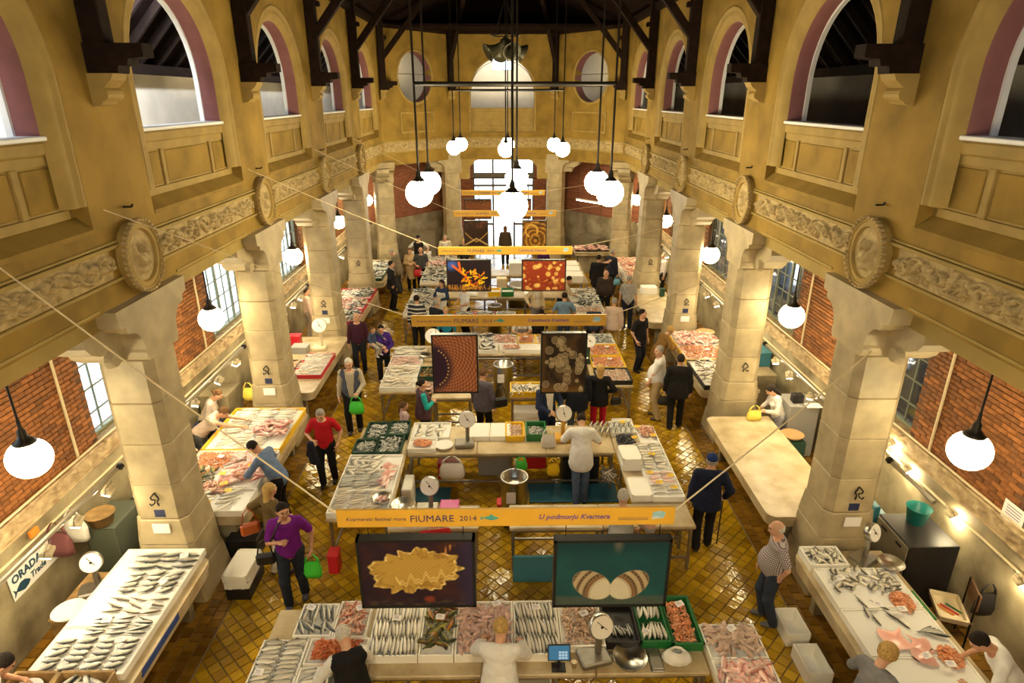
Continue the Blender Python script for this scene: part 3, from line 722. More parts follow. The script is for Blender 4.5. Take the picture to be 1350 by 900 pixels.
# inner opening arch over the entrance
mb = MB()
def op_top(s, c=CB[0]):
    e = abs(s - c); return 4.42 if e < 1.15 else (4.42 - .32 * min(1, ((e - 1.15) / .33)) ** 2)
wall_panel(mb, (-CB[0], CB[1] + .02), (1, 0), 2 * CB[0], 3.6, 4.50, .34, [(CB[0] - 1.50, CB[0] + 1.50, lambda s: 3.6, op_top, 16)]); struct('wall_end_lintel', mb, M['plaster_lt'])
# outside: pavement, the neighbouring block across the lane on the right, a pale house row on the left
ex = MB(); ex.box((0, 14, -.3), (90, 90, .3)); struct('ground_outside', ex, mat('pavement', (.74, .75, .76), .9, var=.12)); ex = MB(); ex.box((9.0, 14, -.12), (4.6, 60, .1)); struct('lane_shade_outside', ex, mat('lane', (.05, .05, .055), .8, var=.3))  # shade between the buildings is put into the lane's near-black colour
ex = MB(); wall_panel(ex, (9.2, -4), (0, 1), 34, -.2, 9.5, -.4, [(2 + 3 * k, 3.2 + 3 * k, lambda s: 1.2, lambda s: 2.9, 1) for k in range(10)]); ex.box((11.4, 13, 9.6), (5.0, 36, .3)); struct('wall_neighbour_right', ex, mat('neighbour_render', (.05, .052, .06), .9, var=.5, scale=1.2))
ex = MB(); wall_panel(ex, (-17, -4), (0, 1), 36, -.2, 5.0, .4, [(2 + 3.4 * k, 3.3 + 3.4 * k, lambda s: 1.0, lambda s: 2.8, 1) for k in range(10)]); struct('wall_neighbour_left', ex, mat('neighbour_pale', (.62, .66, .70), .9, var=.3, scale=.8))
# ------------------------------------------------------------------ hanging globe lamps
def globe_mesh(r, m):
    g = MB(); n = 14
    g.lathe([(max(.002, r * math.sin(PI * (k + .0) / n)), -r * math.cos(PI * k / n)) for k in range(n + 1)], 26); return g.mesh('globe', m, True)
gb_me, ga_me = globe_mesh(.25, M['globe']), globe_mesh(.235, M['globe_a'])
cap_ = MB(); cap_.lathe([(.02, .50), (.022, .40), (.045, .36), (.05, .29), (.09, .245), (.125, .215), (.12, .20), (.02, .20)], 18); lcap_me = cap_.mesh('cap', M['ironblk'], True)
def pendant(x, y, z, top, big, label, grp):
    t = thing('pendant_lamp', label, 'lamp', (x, y, z), 0, grp)
    link('globe', gb_me if big else ga_me, t); link('cap', lcap_me, t)
    r = MB(); r.tube([(0, 0, .45), (0, 0, top - z)], .02 if big else .014, 8); r.build('rod', M['ironblk'], t)
    return t
big = [((.10, 10.25), 'large globe lamp nearest the camera on the middle axis of the nave'), ((.25, 13.8), 'large globe lamp half hidden behind the nearest middle globe'),
       ((-1.57, 11.7), 'front globe of the near pair hanging left of the nave axis'), ((-1.56, 13.2), 'rear globe of the near pair hanging left of the nave axis'),
       ((1.91, 11.7), 'front globe of the near pair hanging right of the nave axis'), ((1.88, 13.2), 'rear globe of the near pair hanging right of the nave axis')]
far = [((.06, 21.6), 'front globe of the far middle pair by the end arch'), ((.15, 24.2), 'rear globe of the far middle pair by the end arch'), ((-1.71, 22.6), 'front globe of the far left pair below the end frieze'), ((-1.58, 24.2), 'rear globe of the far left pair below the end frieze'),
       ((1.95, 21.8), 'front globe of the far right pair below the end frieze'), ((1.84, 24.0), 'rear globe of the far right pair below the end frieze')]
for (p, l) in big: pendant(*p, 5.37, 11.2, True, l, 'large globe lamps of the nave')
for (p, l) in far: pendant(*p, 5.39, 11.2, True, l, 'large globe lamps of the nave')
for nm, lab, pts in (('iron_gantry', 'black iron bar frame tying the near lamp rods', [(-1.57, 11.7), (1.91, 11.7), (1.88, 13.2), (-1.56, 13.2)]), ('iron_gantry', 'black iron bar frame tying the far lamp rods', [(-1.71, 22.6), (1.95, 21.8), (1.84, 24.0), (-1.58, 24.2)])):
    t = MB()
    for i in range(4):
        a, b = pts[i], pts[(i + 1) % 4]; t.tube([(*a, 7.22), (*b, 7.22)], .032 if i % 2 == 0 else .012, 8)
    tag(t.build(nm, M['ironblk']), lab, 'frame')
# unseen globe lamps added around the camera to light the near stalls
for (x, y, l) in ((-1.7, .85, 'front left'), (1.9, .85, 'front right'), (.1, -.8, 'rear middle'), (-1.7, -.5, 'rear left'), (1.9, -.5, 'rear right')): pendant(x, y, 5.38, 11.6, True, '%s globe lamp added out of view beside the viewer' % l, 'large globe lamps of the nave')
for sd, X in ((-1, 5.6), (1, 5.5)):
    for k, y in enumerate([6.45, 11.4, 16.45, 21.4, 26.2]):
        pendant(sd * X, y, 3.07, 4.62, False, '%s globe lamp of the %s aisle counting from the camera' % (ORD[k], 'left' if sd < 0 else 'right'), 'globe lamps of the side aisles')
# horn loudspeakers under the roof
hs = thing('loudspeaker_cluster', 'cluster of dark horn loudspeakers hung from the roof in front of the end arch', 'loudspeaker', (.03, 15.5, 8.0))
hr = MB(); hr.tube([(.32 * math.cos(a), .32 * math.sin(a), .28) for a in [2 * PI * k / 16 for k in range(17)]], .014, 6)
for k in range(4): a = PI / 4 + k * PI / 2; hr.tube([(.32 * math.cos(a), .32 * math.sin(a), .28), (0.05 * math.cos(a), .05 * math.sin(a), .95)], .01, 5)
hr.tube([(0, 0, .9), (0, 0, 3.2)], .014, 6); hr.build('hanger', M['ironblk'], hs)
for k in range(4):
    a = k * PI / 2 + .35; R = Matrix.Rotation(a, 4, 'Z') @ Matrix.Rotation(math.radians(118), 4, 'Y')
    h = MB(); h.lathe([(.05, -.12), (.09, -.10), (.10, .02), (.055, .06), (.07, .2), (.12, .32), (.21, .42), (.205, .425), (.11, .33), (.05, .2)], 18, M=R, c=(.05 * math.cos(a), .05 * math.sin(a), .12)); h.build('horn', mat('horn_paint%d' % k, (.06, .055, .03), .3, .3), hs, True)

# ------------------------------------------------------------------ lamp poles with flood lamps in the aisles
hou = MB(); hou.box((0, 0, .035), (.13, .16, .07), bev=.015); hou.box((0, 0, .085), (.05, .08, .05)); hou_me = hou.mesh('housing', M['creambox'])
len_ = MB(); len_.box((0, 0, -.005), (.10, .13, .012)); lens_me = len_.mesh('lens', M['flood'])
yok = MB(); yok.tube([(0, -.09, .03), (0, -.09, .13), (0, .09, .13), (0, .09, .03)], .007, 5); yoke_me = yok.mesh('yoke', M['zinc'])
bayname = ['bay nearest the camera', 'second bay', 'third bay', 'fourth bay', 'fifth bay']
def flood(x, y, z, rx, ry, label, grp):
    t = thing('flood_lamp', label, 'lamp', (x, y, z), 0, grp); t.rotation_euler = (rx, ry, random.uniform(-.4, .4))
    link('housing', hou_me, t); link('lens', lens_me, t); link('yoke', yoke_me, t); return t
for sd in (-1, 1):
    side = 'left' if sd < 0 else 'right'
    for k in range(5):
        y1 = PY[k + 1] - .42 if k < 4 else PY[5] - .5
        ya = y1 - 3.25 if not (sd > 0 and k == 0) else y1 - .9
        p = thing('lamp_pole', 'grey lamp pole along the %s aisle in the %s' % (side, bayname[k]), 'pole', (sd * 5.32, y1, 2.28), 0, 'lamp poles of the aisles')
        t = MB(); t.tube([(0, 0, 0), (0, ya - y1, 0)], .028, 8); t.build('pipe', M['zinc'], p)
        t = MB(); t.tube([(0, -.02, 0), (0, .10, 0)], .02, 6); t.tube([(0, .06, 0), (-sd * .0, .10, 0)], .05, 6); t.build('wall_clamp', M['ironblk'], p)
        if sd > 0 and k == 0: continue
        n = 4 if k < 3 else 3
        for i in range(n):
            fy = ya + (y1 - ya) * (i + .5) / n + random.uniform(-.15, .15)
            if sd < 0 and k == 0: fy = (4.6, 5.95, 6.5, 7.15)[i]
            flood(sd * 5.32, fy, 2.105, random.uniform(-.3, .3), -sd * random.uniform(.1, .5), '%s flood lamp on the %s aisle pole of the %s' % (ORD[i], side, bayname[k]), 'flood lamps on the aisle poles')
for i, (y, z) in enumerate([(9.05, 1.62), (8.55, 1.45), (7.45, 1.40), (6.15, 1.36)]):
    flood(AX - .16, y, z, 0, -.55, ['flood lamp on the right wall nearest the green window', 'flood lamp on the right wall above the green bucket', 'flood lamp on the right wall above the black cabinet', 'flood lamp on the right wall near the seated seller corner'][i], 'flood lamps on the right wall')
st = thing('strip_light', 'bright strip light over the far right fish counter', 'lamp', (3.7, 27.75, 2.75), -.9)
t = MB(); t.box((0, 0, .05), (1.5, .10, .05)); t.build('fitting', M['white'], st); t = MB(); t.tube([(-.72, 0, 0), (.72, 0, 0)], .025, 8); t.build('tube', M['strip'], st)

# ------------------------------------------------------------------ exhibition banners and pictures
def text_mesh(txt, size, m, shear=0.0, bold=0.0):
    cu = bpy.data.curves.new('lettering', 'FONT'); cu.body = txt; cu.size = size; cu.shear = shear; cu.offset = bold; cu.extrude = .001; cu.resolution_u = 2; cu.align_x = 'LEFT'
    o = bpy.data.objects.new('lettering_tmp', cu); C.objects.link(o); dg = bpy.context.evaluated_depsgraph_get()
    me = bpy.data.meshes.new_from_object(o.evaluated_get(dg)); C.objects.unlink(o); bpy.data.objects.remove(o); me.materials.clear(); me.materials.append(m); return me
def fit_text(me, x0, x1, zc, y, parent, rx=PI / 2, rz=0):
    xs = [v.co.x for v in me.vertices]; zz = [v.co.y for v in me.vertices]; a, b = min(xs), max(xs); k = (x1 - x0) / (b - a)
    o = link('lettering', me, parent); o.rotation_euler = (rx, 0, rz); o.scale = (k, k, 1)
    o.location = (x0 - a * k, y, zc - (min(zz) + max(zz)) / 2 * k); return o
tx = [(text_mesh('Kvarnerski festival mora', .07, M['ink'], .25), -1.37, -.86), (text_mesh('FIUMARE', .12, M['ink'], 0, 0), -.82, -.45), (text_mesh('2014', .07, M['ink']), -.40, -.255), (text_mesh('U podmorju Kvarnera', .08, M['inkv'], .3, .002), .28, .89)]
fl = MB()
prof = [(-.07, 0), (-.05, .012), (-.02, .024), (.02, .022), (.05, .008), (.065, -.002), (.04, -.014), (0, -.02), (-.04, -.01)]
fl.prism([(x, z) for x, z in prof], 0, .004, 'y'); fl.prism([(-.06, 0), (-.095, .022), (-.085, 0), (-.095, -.02)], 0, .004, 'y'); fl.prism([(-.02, .02), (0, .04), (.02, .022)], 0, .004, 'y')
fish_logo = fl.mesh('fish_logo', mat('logo_blue', (.02, .22, .40), .5, col2=(.10, .42, .22), scale=14))
lg = MB(); lg.prism([(-.05, -.035), (.05, -.025), (.07, .03), (.02, .05), (-.04, .035)], 0, .004, 'y'); logo_me = lg.mesh('sponsor_logo', mat('logo_grey', (.55, .60, .62), .5, col2=(.12, .42, .55), scale=12))
ln_ = MB(); [ln_.box((0, 0, z), (.26, .004, .006)) for z in (-.008, .008)]; lines_me = ln_.mesh('small_print', mat('small_print', (.32, .20, .08), .6))
bn = MB(); bn.box((0, 0, 0), (2.9, .03, .175), bev=.004); banner_me = bn.mesh('board', M['banner'])
BN = [(4.5, 3.64, -.04), (8.86, 3.90, .03), (13.4, 3.91, 0), (17.95, 3.93, .01), (22.3, 3.90, -.03)]

def fbm(X, Y, s, o=4, seed=0):
    r = np.random.RandomState(seed); out = np.zeros_like(X); a = 1.0; tot = 0
    for k in range(o):
        for _ in range(3):
            th, ph = r.uniform(0, 2 * PI, 2); f = s * 2 ** k * r.uniform(.7, 1.3); out += a * np.sin((X * math.cos(th) + Y * math.sin(th)) * f * 2 * PI + ph + 1.5 * np.sin((Y * math.cos(th) - X * math.sin(th)) * f * 4 + ph)) / 3
        tot += a; a *= .55
    return out / tot
def mixc(base, col, a): a = np.clip(a, 0, 1)[..., None]; return base * (1 - a) + np.array(col) * a
def sm(x, a, b): t = np.clip((x - a) / (b - a), 0, 1); return t * t * (3 - 2 * t)
def picture(kind, X, Y):
    Z = np.zeros(X.shape + (3,)); n1 = fbm(X, Y, 2, 5, 1); n2 = fbm(X, Y, 7, 3, 2)
    if kind == 'flatworm':
        Z = Z + np.array((.020, .010, .022)); Z = mixc(Z, (.05, .018, .016), sm(n1, -.1, .7)); Z = mixc(Z, (.13, .10, .05), sm(Y, .16, .0) * sm(n2, -.2, .6) * .5); Z = mixc(Z, (.03, .025, .07), sm(X, .8, 1.0) * .7)
        a = np.arctan2(Y - .55, X - .48); rad = .335 * (1 + .18 * np.cos(2 * a - .5) + .09 * np.sin(11 * a + 2 * np.sin(3 * a)) + .035 * np.sin(26 * a)); d = np.hypot((X - .48) / 1.05, (Y - .55) * .86) - rad
        Z = mixc(Z, (.44, .28, .06), sm(-d, -.005, .02)); Z = mixc(Z, (.20, .09, .02), sm(n1 + .6 * n2, .1, .7) * sm(-d, .0, .02) * .6); Z = mixc(Z, (.33, .18, .03), sm(-d, .02, .1) * sm(np.sin(X * 160) * np.sin(Y * 110), .2, .8) * .7); Z = mixc(Z, (.78, .60, .24), sm(-np.abs(d + .015), -.02, 0) * sm(n2, -.3, .3))
        Z = mixc(Z, (.24, .12, .02), sm(np.sin(30 * a + 5 * np.sin(4 * a) - d * 60), .35, .9) * sm(-d, .0, .03) * sm(d, -.12, -.03) * .8)
        fr = np.abs(Y - (.38 + .22 * (X - .35) + .05 * np.sin(X * 46) + .03 * np.sin(X * 90))); Z = mixc(Z, (.66, .50, .17), sm(-fr, -.05, -.01) * (X > .3) * (X < .86)); Z = mixc(Z, (.25, .06, .02), sm(-fr, -.012, 0) * (X > .35) * (X < .84))
        Z = mixc(Z, (.20, .035, .02), sm(-np.hypot(X - .60, Y - .10), -.07, -.02)); Z = mixc(Z, (.40, .17, .06), sm(-np.abs((X - .74) - .5 * (Y - .8)) , -.05, 0) * (Y > .78) * (Y < .95) * sm(np.sin(X * 150), -.3, .5))
    elif kind == 'shells':
        Z = Z + np.array((.008, .055, .066)); Z = mixc(Z, (.012, .085, .085), sm(n1, -.3, .8)); Z = mixc(Z, (.006, .035, .045), sm(Y, .6, 1)); Z = mixc(Z, (.075, .085, .066), sm(Y, .17, .10) * (.7 + .3 * n2)); Z = mixc(Z, (.10, .10, .085), sm(-np.hypot((X - .55) * 3, Y - .98), -.2, 0) * .8)
        for sg in (-1, 1):
            px, py = (X - .5) * sg / 1.25, (Y - .12) / 1.25; ca, sa = math.cos(.5), math.sin(.5); p, q = px - .135, py - .16; u, v = p * ca + q * sa * .62, -p * sa + q * ca * .62
            e = np.hypot(u / .155, v / .105); t = np.hypot(px - .015, py * .62 - .02); band = .5 + .5 * np.sin(t * 115)
            Z = mixc(Z, (.40, .32, .20), sm(-e, -1.02, -.96)); Z = mixc(Z, (.10, .055, .03), sm(-e, -1.0, -.95) * sm(band, .45, .75) * sm(t, .11, .15)); Z = mixc(Z, (.56, .52, .40), sm(-e, -1, -.95) * sm(-t, -.15, -.12)); Z = mixc(Z, (.16, .06, .02), sm(-np.abs(t - .155), -.014, -.004) * sm(-e, -1, -.95))
            Z = mixc(Z, (.30, .26, .17), sm(-e, -1, -.95) * sm(np.sin(np.arctan2(py, px) * 60), .5, .9) * .5)
    elif kind == 'urchin':
        r = np.hypot(X + .05, (Y - .42) * 1.3); an = np.arctan2((Y - .42) * 1.3, X + .05); cell = np.sin(r * 75) * np.sin(an * 34 + r * 6)
        Z = Z + np.array((.36, .115, .045)); Z = mixc(Z, (.58, .26, .12), sm(cell, .1, .9)); Z = mixc(Z, (.14, .03, .03), sm(-cell, .3, 1)); Z = mixc(Z, (.5, .25, .22), sm(n1, .3, .9) * .5); Z = mixc(Z, (.035, .012, .035), sm(-np.hypot(X, (Y - .44) * 1.05), -.52, -.34)); 
        for k in range(13):
            a = -1.15 + 2.3 * k / 12; cx, cy = .36 * math.cos(a) - .02, .44 + .33 * math.sin(a); Z = mixc(Z, (.75, .45, .18), sm(-np.hypot(X - cx, (Y - cy) * 1.35), -.026, -.012))
    elif kind == 'rings':
        Z = Z + np.array((.018, .010, .008)); Z = mixc(Z, (.09, .05, .022), sm(n1 + (.5 - np.abs(X - .45)) , .1, .8)); Z = mixc(Z, (.24, .12, .03), sm(Y, .2, 0) * .7 + sm(-X, -.14, 0) * .4)
        r = np.random.RandomState(4)
        for k in range(46):
            cx, cy = r.uniform(.05, .95), r.uniform(.04, .95)
            if cx > .62 and cy > .8: continue
            R = r.uniform(.03, .10); d = np.hypot(X - cx, (Y - cy) * 1.36)
            for q, wgt in ((R, .8), (R * .6, .55), (R * .28, .6)): Z = mixc(Z, (.56, .44, .25), sm(-np.abs(d - q), -.013, -.003) * wgt)
            Z = mixc(Z, (.15, .085, .03), sm(-d, -R, 0) * .25)
    elif kind == 'coral':
        Z = Z + np.array((.014, .008, .014)); Z = mixc(Z, (.05, .12, .5), sm(-np.hypot(X - .10, (Y - .88) * .8), -.22, 0)); r = np.random.RandomState(8)
        def branch(x0, y0, x1, y1, w, c):
            nonlocal Z
            L2 = (x1 - x0) ** 2 + (y1 - y0) ** 2; t = np.clip(((X - x0) * (x1 - x0) + (Y - y0) * (y1 - y0)) / L2, 0, 1); d = np.hypot(X - x0 - t * (x1 - x0), (Y - y0 - t * (y1 - y0)) * .72); Z = mixc(Z, c, sm(-d, -w, -w * .4))
        for a in [(.12, .85, .42, .5), (.27, .95, .30, .68), (.30, .68, .42, .5), (.42, .5, .55, .2)]: branch(*a, .035, (.72, .13, .015))
        for k in range(46):
            x, y = r.uniform(.32, .86), r.uniform(.06, .74 - abs(.62 - r.uniform(.4, .8))); a = r.uniform(-.5, 1.8); branch(x, y, x + .09 * math.cos(a), y + .13 * math.sin(a), .02, ((.85, .52, .01) if r.rand() < .72 else (.65, .12, .01)))
        for k in range(70): x = r.uniform(0, 1); branch(x, r.uniform(0, .1), x + r.uniform(-.03, .03), r.uniform(.05, .2), .012, (.45, .20, .03))
    elif kind == 'anemone':
        Z = Z + np.array((.28, .035, .012)); Z = mixc(Z, (.09, .012, .01), sm(n1, .1, .7)); Z = mixc(Z, (.55, .18, .03), sm(n2 + n1, .3, .9)); r = np.random.RandomState(11)
        for k in range(30):
            cx, cy, R = r.uniform(0, 1), r.uniform(0, 1), r.uniform(.03, .085); d = np.hypot(X - cx, (Y - cy) * .72); a = np.arctan2(Y - cy, X - cx)
            Z = mixc(Z, (.80, .48, .09), sm(-d, -R * (1 + .15 * np.sin(a * 14).mean()), -R * .5) * (.55 + .45 * np.sin(a * 16))); Z = mixc(Z, (.9, .66, .25), sm(-np.abs(d - R * .42), -.012, -.003) * .7)
    elif kind == 'claws':
        Z = Z + np.array((.030, .012, .006)); Z = mixc(Z, (.16, .045, .012), sm(n1, 0, .8) * sm(Y, .35, .8))
        for s_ in (-1, 1):
            yy = .2 + .55 * np.abs(X - .5) ** 1.3 * 1.6; Z = mixc(Z, (.45, .26, .06), sm(-np.abs(Y - yy), -.035, -.008) * (s_ * (X - .5) > 0)); yy = .32 - .5 * np.abs(X - .5); Z = mixc(Z, (.5, .34, .12), sm(-np.abs(Y - yy), -.05, -.01) * (s_ * (X - .5) > 0))
    elif kind == 'swirl':
        a = np.hypot(X - .55, (Y - .25) * 1.1); Z = Z + np.array((.16, .055, .006)); Z = mixc(Z, (.52, .26, .03), sm(np.sin(a * 34 + 3 * n1), 0, .9)); Z = mixc(Z, (.04, .014, .003), sm(n1, .15, .7))
        d = np.abs(np.hypot(X - .38, (Y - .62) * 1.1) - .26); Z = mixc(Z, (.72, .42, .07), sm(-d, -.06, -.015) * ((Y > .5) | (X < .3)))
    else:
        Z = Z + np.array((.20, .055, .015)); Z = mixc(Z, (.06, .018, .008), sm(n1, 0, .7)); Z = mixc(Z, (.62, .30, .05), sm(n2 + n1 * .6, .25, .8)); Z = mixc(Z, (.02, .01, .01), sm(Y, .75, 1) * .6)
    return np.clip(Z, 0, 1)
def pic_mat():
    m, nt, b = new_mat('printed_picture'); a = nt.nodes.new('ShaderNodeVertexColor'); a.layer_name = 'print'; nt.links.new(a.outputs['Color'], b.inputs['Base Color']); b.inputs['Roughness'].default_value = .32; return m
M['print'] = pic_mat()
def picture_board(kind, w, h, loc, label, res):
    t = thing('framed_picture', label, 'picture', loc, 0, 'underwater pictures hanging under the banners')
    nx, nz = int(res * max(1, w / h)), int(res * max(1, h / w)); xs = np.linspace(0, 1, nx); zs_ = np.linspace(0, 1, nz); X, Y = np.meshgrid(xs, zs_, indexing='ij')
    col = picture(kind, X, Y); vs = np.stack([(X.ravel() - .5) * (w - .05), np.full(X.size, -.043), (Y.ravel() - .5) * (h - .05)], 1)
    idx = np.arange(nx * nz).reshape(nx, nz); fs = np.stack([idx[:-1, :-1], idx[1:, :-1], idx[1:, 1:], idx[:-1, 1:]], -1).reshape(-1, 4)
    me = bpy.data.meshes.new('print'); me.from_pydata(vs.tolist(), [], fs.tolist()); me.materials.append(M['print']); ca = me.color_attributes.new('print', 'FLOAT_COLOR', 'POINT')
    ca.data.foreach_set('color', np.concatenate([col.reshape(-1, 3), np.ones((X.size, 1))], 1).astype(np.float32).ravel()); link('print', me, t)
    f = MB(); f.box((0, .0, 0), (w - .03, .075, h - .03))
    for s_ in (-1, 1): f.box((s_ * (w / 2 - .0125), -.005, 0), (.025, .09, h)); f.box((0, -.005, s_ * (h / 2 - .0125)), (w, .09, .025))
    f.build('frame', M['blackframe'], t)
    c = MB()
    for s_ in (-1, 1): c.tube([(s_ * w * .4, .02, h / 2), (s_ * w * .4, .02, h / 2 + .14)], .004, 4)
    c.build('cord', M['ironblk'], t); return t
PIC = [[('flatworm', 1.03, .75, -.83, 3.07), ('shells', 1.03, .74, .89, 3.05)], [('urchin', .70, .97, -.79, 3.21), ('rings', .70, 1.0, .86, 3.21)], [('coral', .97, .71, -.80, 3.36), ('anemone', .97, .71, .84, 3.36)], [('claws', .69, .77, -.81, 3.35), ('swirl', .70, .77, .85, 3.35)], [('crust', .96, .70, -.92, 3.34), ('crust2', .5, .70, .70, 3.34)]]
PLAB = {'flatworm': 'framed picture of a frilly yellow sea creature on near black', 'shells': 'framed picture of an open striped shell pair on teal water', 'urchin': 'framed picture of orange scaly skin with a dark patch', 'rings': 'framed picture of pale ringed tubes on dark brown', 'coral': 'framed picture of orange and yellow coral with a blue corner', 'anemone': 'framed picture of yellow rosettes on red', 'claws': 'framed picture of crossing golden legs on dark brown', 'swirl': 'framed picture of a golden brown swirl', 'crust': 'framed orange brown picture left under the farthest banner', 'crust2': 'framed orange brown picture right under the farthest banner'}
for k, (y, z, x) in enumerate(BN):
    t = thing('banner', '%s ochre banner with festival lettering counting from the camera' % ORD[k], 'banner', (x, y, z), 0, 'ochre festival banners')
    link('board', banner_me, t)
    for (me, a, b) in tx: fit_text(me, a, b, 0, -.0175, t)
    link('fish_logo', fish_logo, t, (-.13, -.019, 0)); link('sponsor_logo', logo_me, t, (1.30, -.019, .01)); link('small_print', lines_me, t, (1.09, -.019, -.02))
    for (kind, w, h, px_, pz_) in PIC[k]: picture_board(kind, w, h, (px_, y, pz_), PLAB[kind], 130 if k < 2 else 80)
    hl = (-WX, PY[k] + (2.1 if k == 0 else -.4), 5.78); hrr = (WX + .02, PY[k + 1] - .37, 3.95) if k < 4 else (WX - .3, PY[5], 3.95)
    for e, q, s_ in ((-1.45, hl, 'left'), (1.45, hrr, 'right')):
        wv = MB(); p0 = Vector((x + e, y, z + .05)); p1 = Vector(q); wv.tube([p0, p0.lerp(p1, .5) - Vector((0, 0, .03)), p1], .006 if k else .008, 5); tag(wv.build('banner_wire', M['creambox']), 'pale wire from the %s end of the %s banner counting from the camera' % (s_, ORD[k]), 'wire', 'banner wires')
# ------------------------------------------------------------------ fish, squid, prawns: templates as arrays (verts, faces, colours)
def fish_mat():
    m, nt, b = new_mat('fish_skin'); N = nt.nodes; L = nt.links; a = N.new('ShaderNodeVertexColor'); a.layer_name = 'fc'
    g = N.new('ShaderNodeNewGeometry'); oi = N.new('ShaderNodeObjectInfo'); ad = N.new('ShaderNodeMath'); fr = N.new('ShaderNodeMath'); fr.operation = 'FRACT'; L.new(g.outputs['Random Per Island'], ad.inputs[0]); L.new(oi.outputs['Random'], ad.inputs[1]); L.new(ad.outputs[0], fr.inputs[0])
    mr = N.new('ShaderNodeMapRange'); mr.inputs[3].default_value = .72; mr.inputs[4].default_value = 1.22; L.new(fr.outputs[0], mr.inputs[0]); vm = N.new('ShaderNodeVectorMath'); vm.operation = 'SCALE'; L.new(a.outputs['Color'], vm.inputs[0]); L.new(mr.outputs[0], vm.inputs['Scale']); L.new(vm.outputs[0], b.inputs['Base Color'])
    b.inputs['Roughness'].default_value = .28; b.inputs['Specular IOR Level'].default_value = .6; return m
M['fish'] = fish_mat()
def loft_fish(L, H, T, back, side, belly, n=8, rings=7, bend=0.0, bar=None):
    vs = []; fs = []; cs = []
    prof = [(-.50, .10, .2), (-.42, .55, .6), (-.28, .92, .95), (-.08, 1.0, 1.0), (.14, .78, .75), (.30, .42, .42), (.40, .20, .2)]
    if rings == 5: prof = [prof[i] for i in (0, 2, 3, 4, 6)]
    for (t, h, w) in prof:
        for k in range(n):
            a = 2 * PI * k / n; y = H / 2 * h * math.cos(a); z = T / 2 * w * math.sin(a); x = t * L
            vs.append((x, y + bend * (t * t) * L, z + T * .45)); s = max(-1, min(1, 1.5 * math.cos(a))) * (1 if h > .15 else .3)
            c = [belly[i] + (side[i] - belly[i]) * min(1, (s + 1)) if s < 0 else side[i] + (back[i] - side[i]) * s for i in range(3)]
            if t < -.4: c = [q * (.45 if t < -.45 else .72) for q in c]
            if bar and s > .2 and int((t + 1) * 23) % 2: c = [q * bar for q in c]
            cs.append(c)
    q = len(prof)
    fs += [(i * n + k, i * n + (k + 1) % n, (i + 1) * n + (k + 1) % n, (i + 1) * n + k) for i in range(q - 1) for k in range(n)]
    fs.append(tuple(range(n - 1, -1, -1)))
    o = len(vs); dk = tuple(x * .6 for x in side); yb = bend * .16 * L
    vs += [(.38 * L, yb + .06 * H, T * .45), (.38 * L, yb - .06 * H, T * .45), (.52 * L, yb + .42 * H, T * .3), (.46 * L, yb, T * .35), (.52 * L, yb - .42 * H, T * .3)]; cs += [dk] * 5; fs += [(o, o + 1, o + 3), (o, o + 3, o + 2), (o + 1, o + 4, o + 3)]
    o = len(vs); vs += [(-.1 * L, .46 * H, T * .45), (.12 * L, .38 * H, T * .45), (.05 * L, .66 * H, T * .42)]; cs += [tuple(x * .7 for x in back)] * 3; fs.append((o, o + 1, o + 2))
    if n >= 8:
        o = len(vs); ex, ey, ez = -.40 * L, .10 * H, T * .45 + T * .36; e = H * .10
        vs += [(ex + e * math.cos(2 * PI * k / 5), ey + e * math.sin(2 * PI * k / 5), ez) for k in range(5)]; cs += [(.02, .02, .02)] * 5; fs.append(tuple(range(o, o + 5)))
    return np.array(vs), fs, np.array(cs)
def prawn(L, col):
    vs = []; fs = []; cs = []; n = 5
    for i in range(6):
        a = -.9 + 1.9 * i / 5; r = L * (.09, .13, .12, .10, .07, .03)[i]; cx, cy = L * .42 * math.sin(a), L * .42 * math.cos(a) - L * .3
        for k in range(n):
            b = 2 * PI * k / n; vs.append((cx + r * math.cos(b) * math.sin(a), cy + r * math.cos(b) * math.cos(a), r + r * math.sin(b))); cs.append(tuple(c * (.8 + .25 * (i % 2)) for c in col))
    fs = [(i * n + k, i * n + (k + 1) % n, (i + 1) * n + (k + 1) % n, (i + 1) * n + k) for i in range(5) for k in range(n)]
    return np.array(vs), fs, np.array(cs)
def squid(L, c1, c2):
    vs = []; fs = []; cs = []; n = 7
    for (t, r) in ((-.5, .02), (-.4, .09), (-.15, .13), (.1, .11), (.16, .07), (.26, .08)):
        for k in range(n): a = 2 * PI * k / n; vs.append((t * L, r * L * math.cos(a), r * L * .6 * (1 + math.sin(a)))); f = (.5 + .5 * math.sin(a * 2 + t * 9)); cs.append([c1[i] * f + c2[i] * (1 - f) for i in range(3)])
    fs = [(i * n + k, i * n + (k + 1) % n, (i + 1) * n + (k + 1) % n, (i + 1) * n + k) for i in range(5) for k in range(n)]
    for k in range(5):
        o = len(vs); y = (k - 2) * .03 * L; vs += [(.24 * L, y - .012 * L, .05 * L), (.24 * L, y + .012 * L, .05 * L), (.55 * L + random.uniform(-.05, .05) * L, y * 2.3, .01)]; cs += [c2] * 3; fs.append((o, o + 1, o + 2))
    o = len(vs); vs += [(-.5 * L, 0, .05 * L), (-.3 * L, .22 * L, .02 * L), (-.22 * L, .1 * L, .05 * L), (-.3 * L, -.22 * L, .02 * L), (-.22 * L, -.1 * L, .05 * L)]; cs += [c1] * 5; fs += [(o, o + 2, o + 1), (o, o + 3, o + 4)]
    return np.array(vs), fs, np.array(cs)
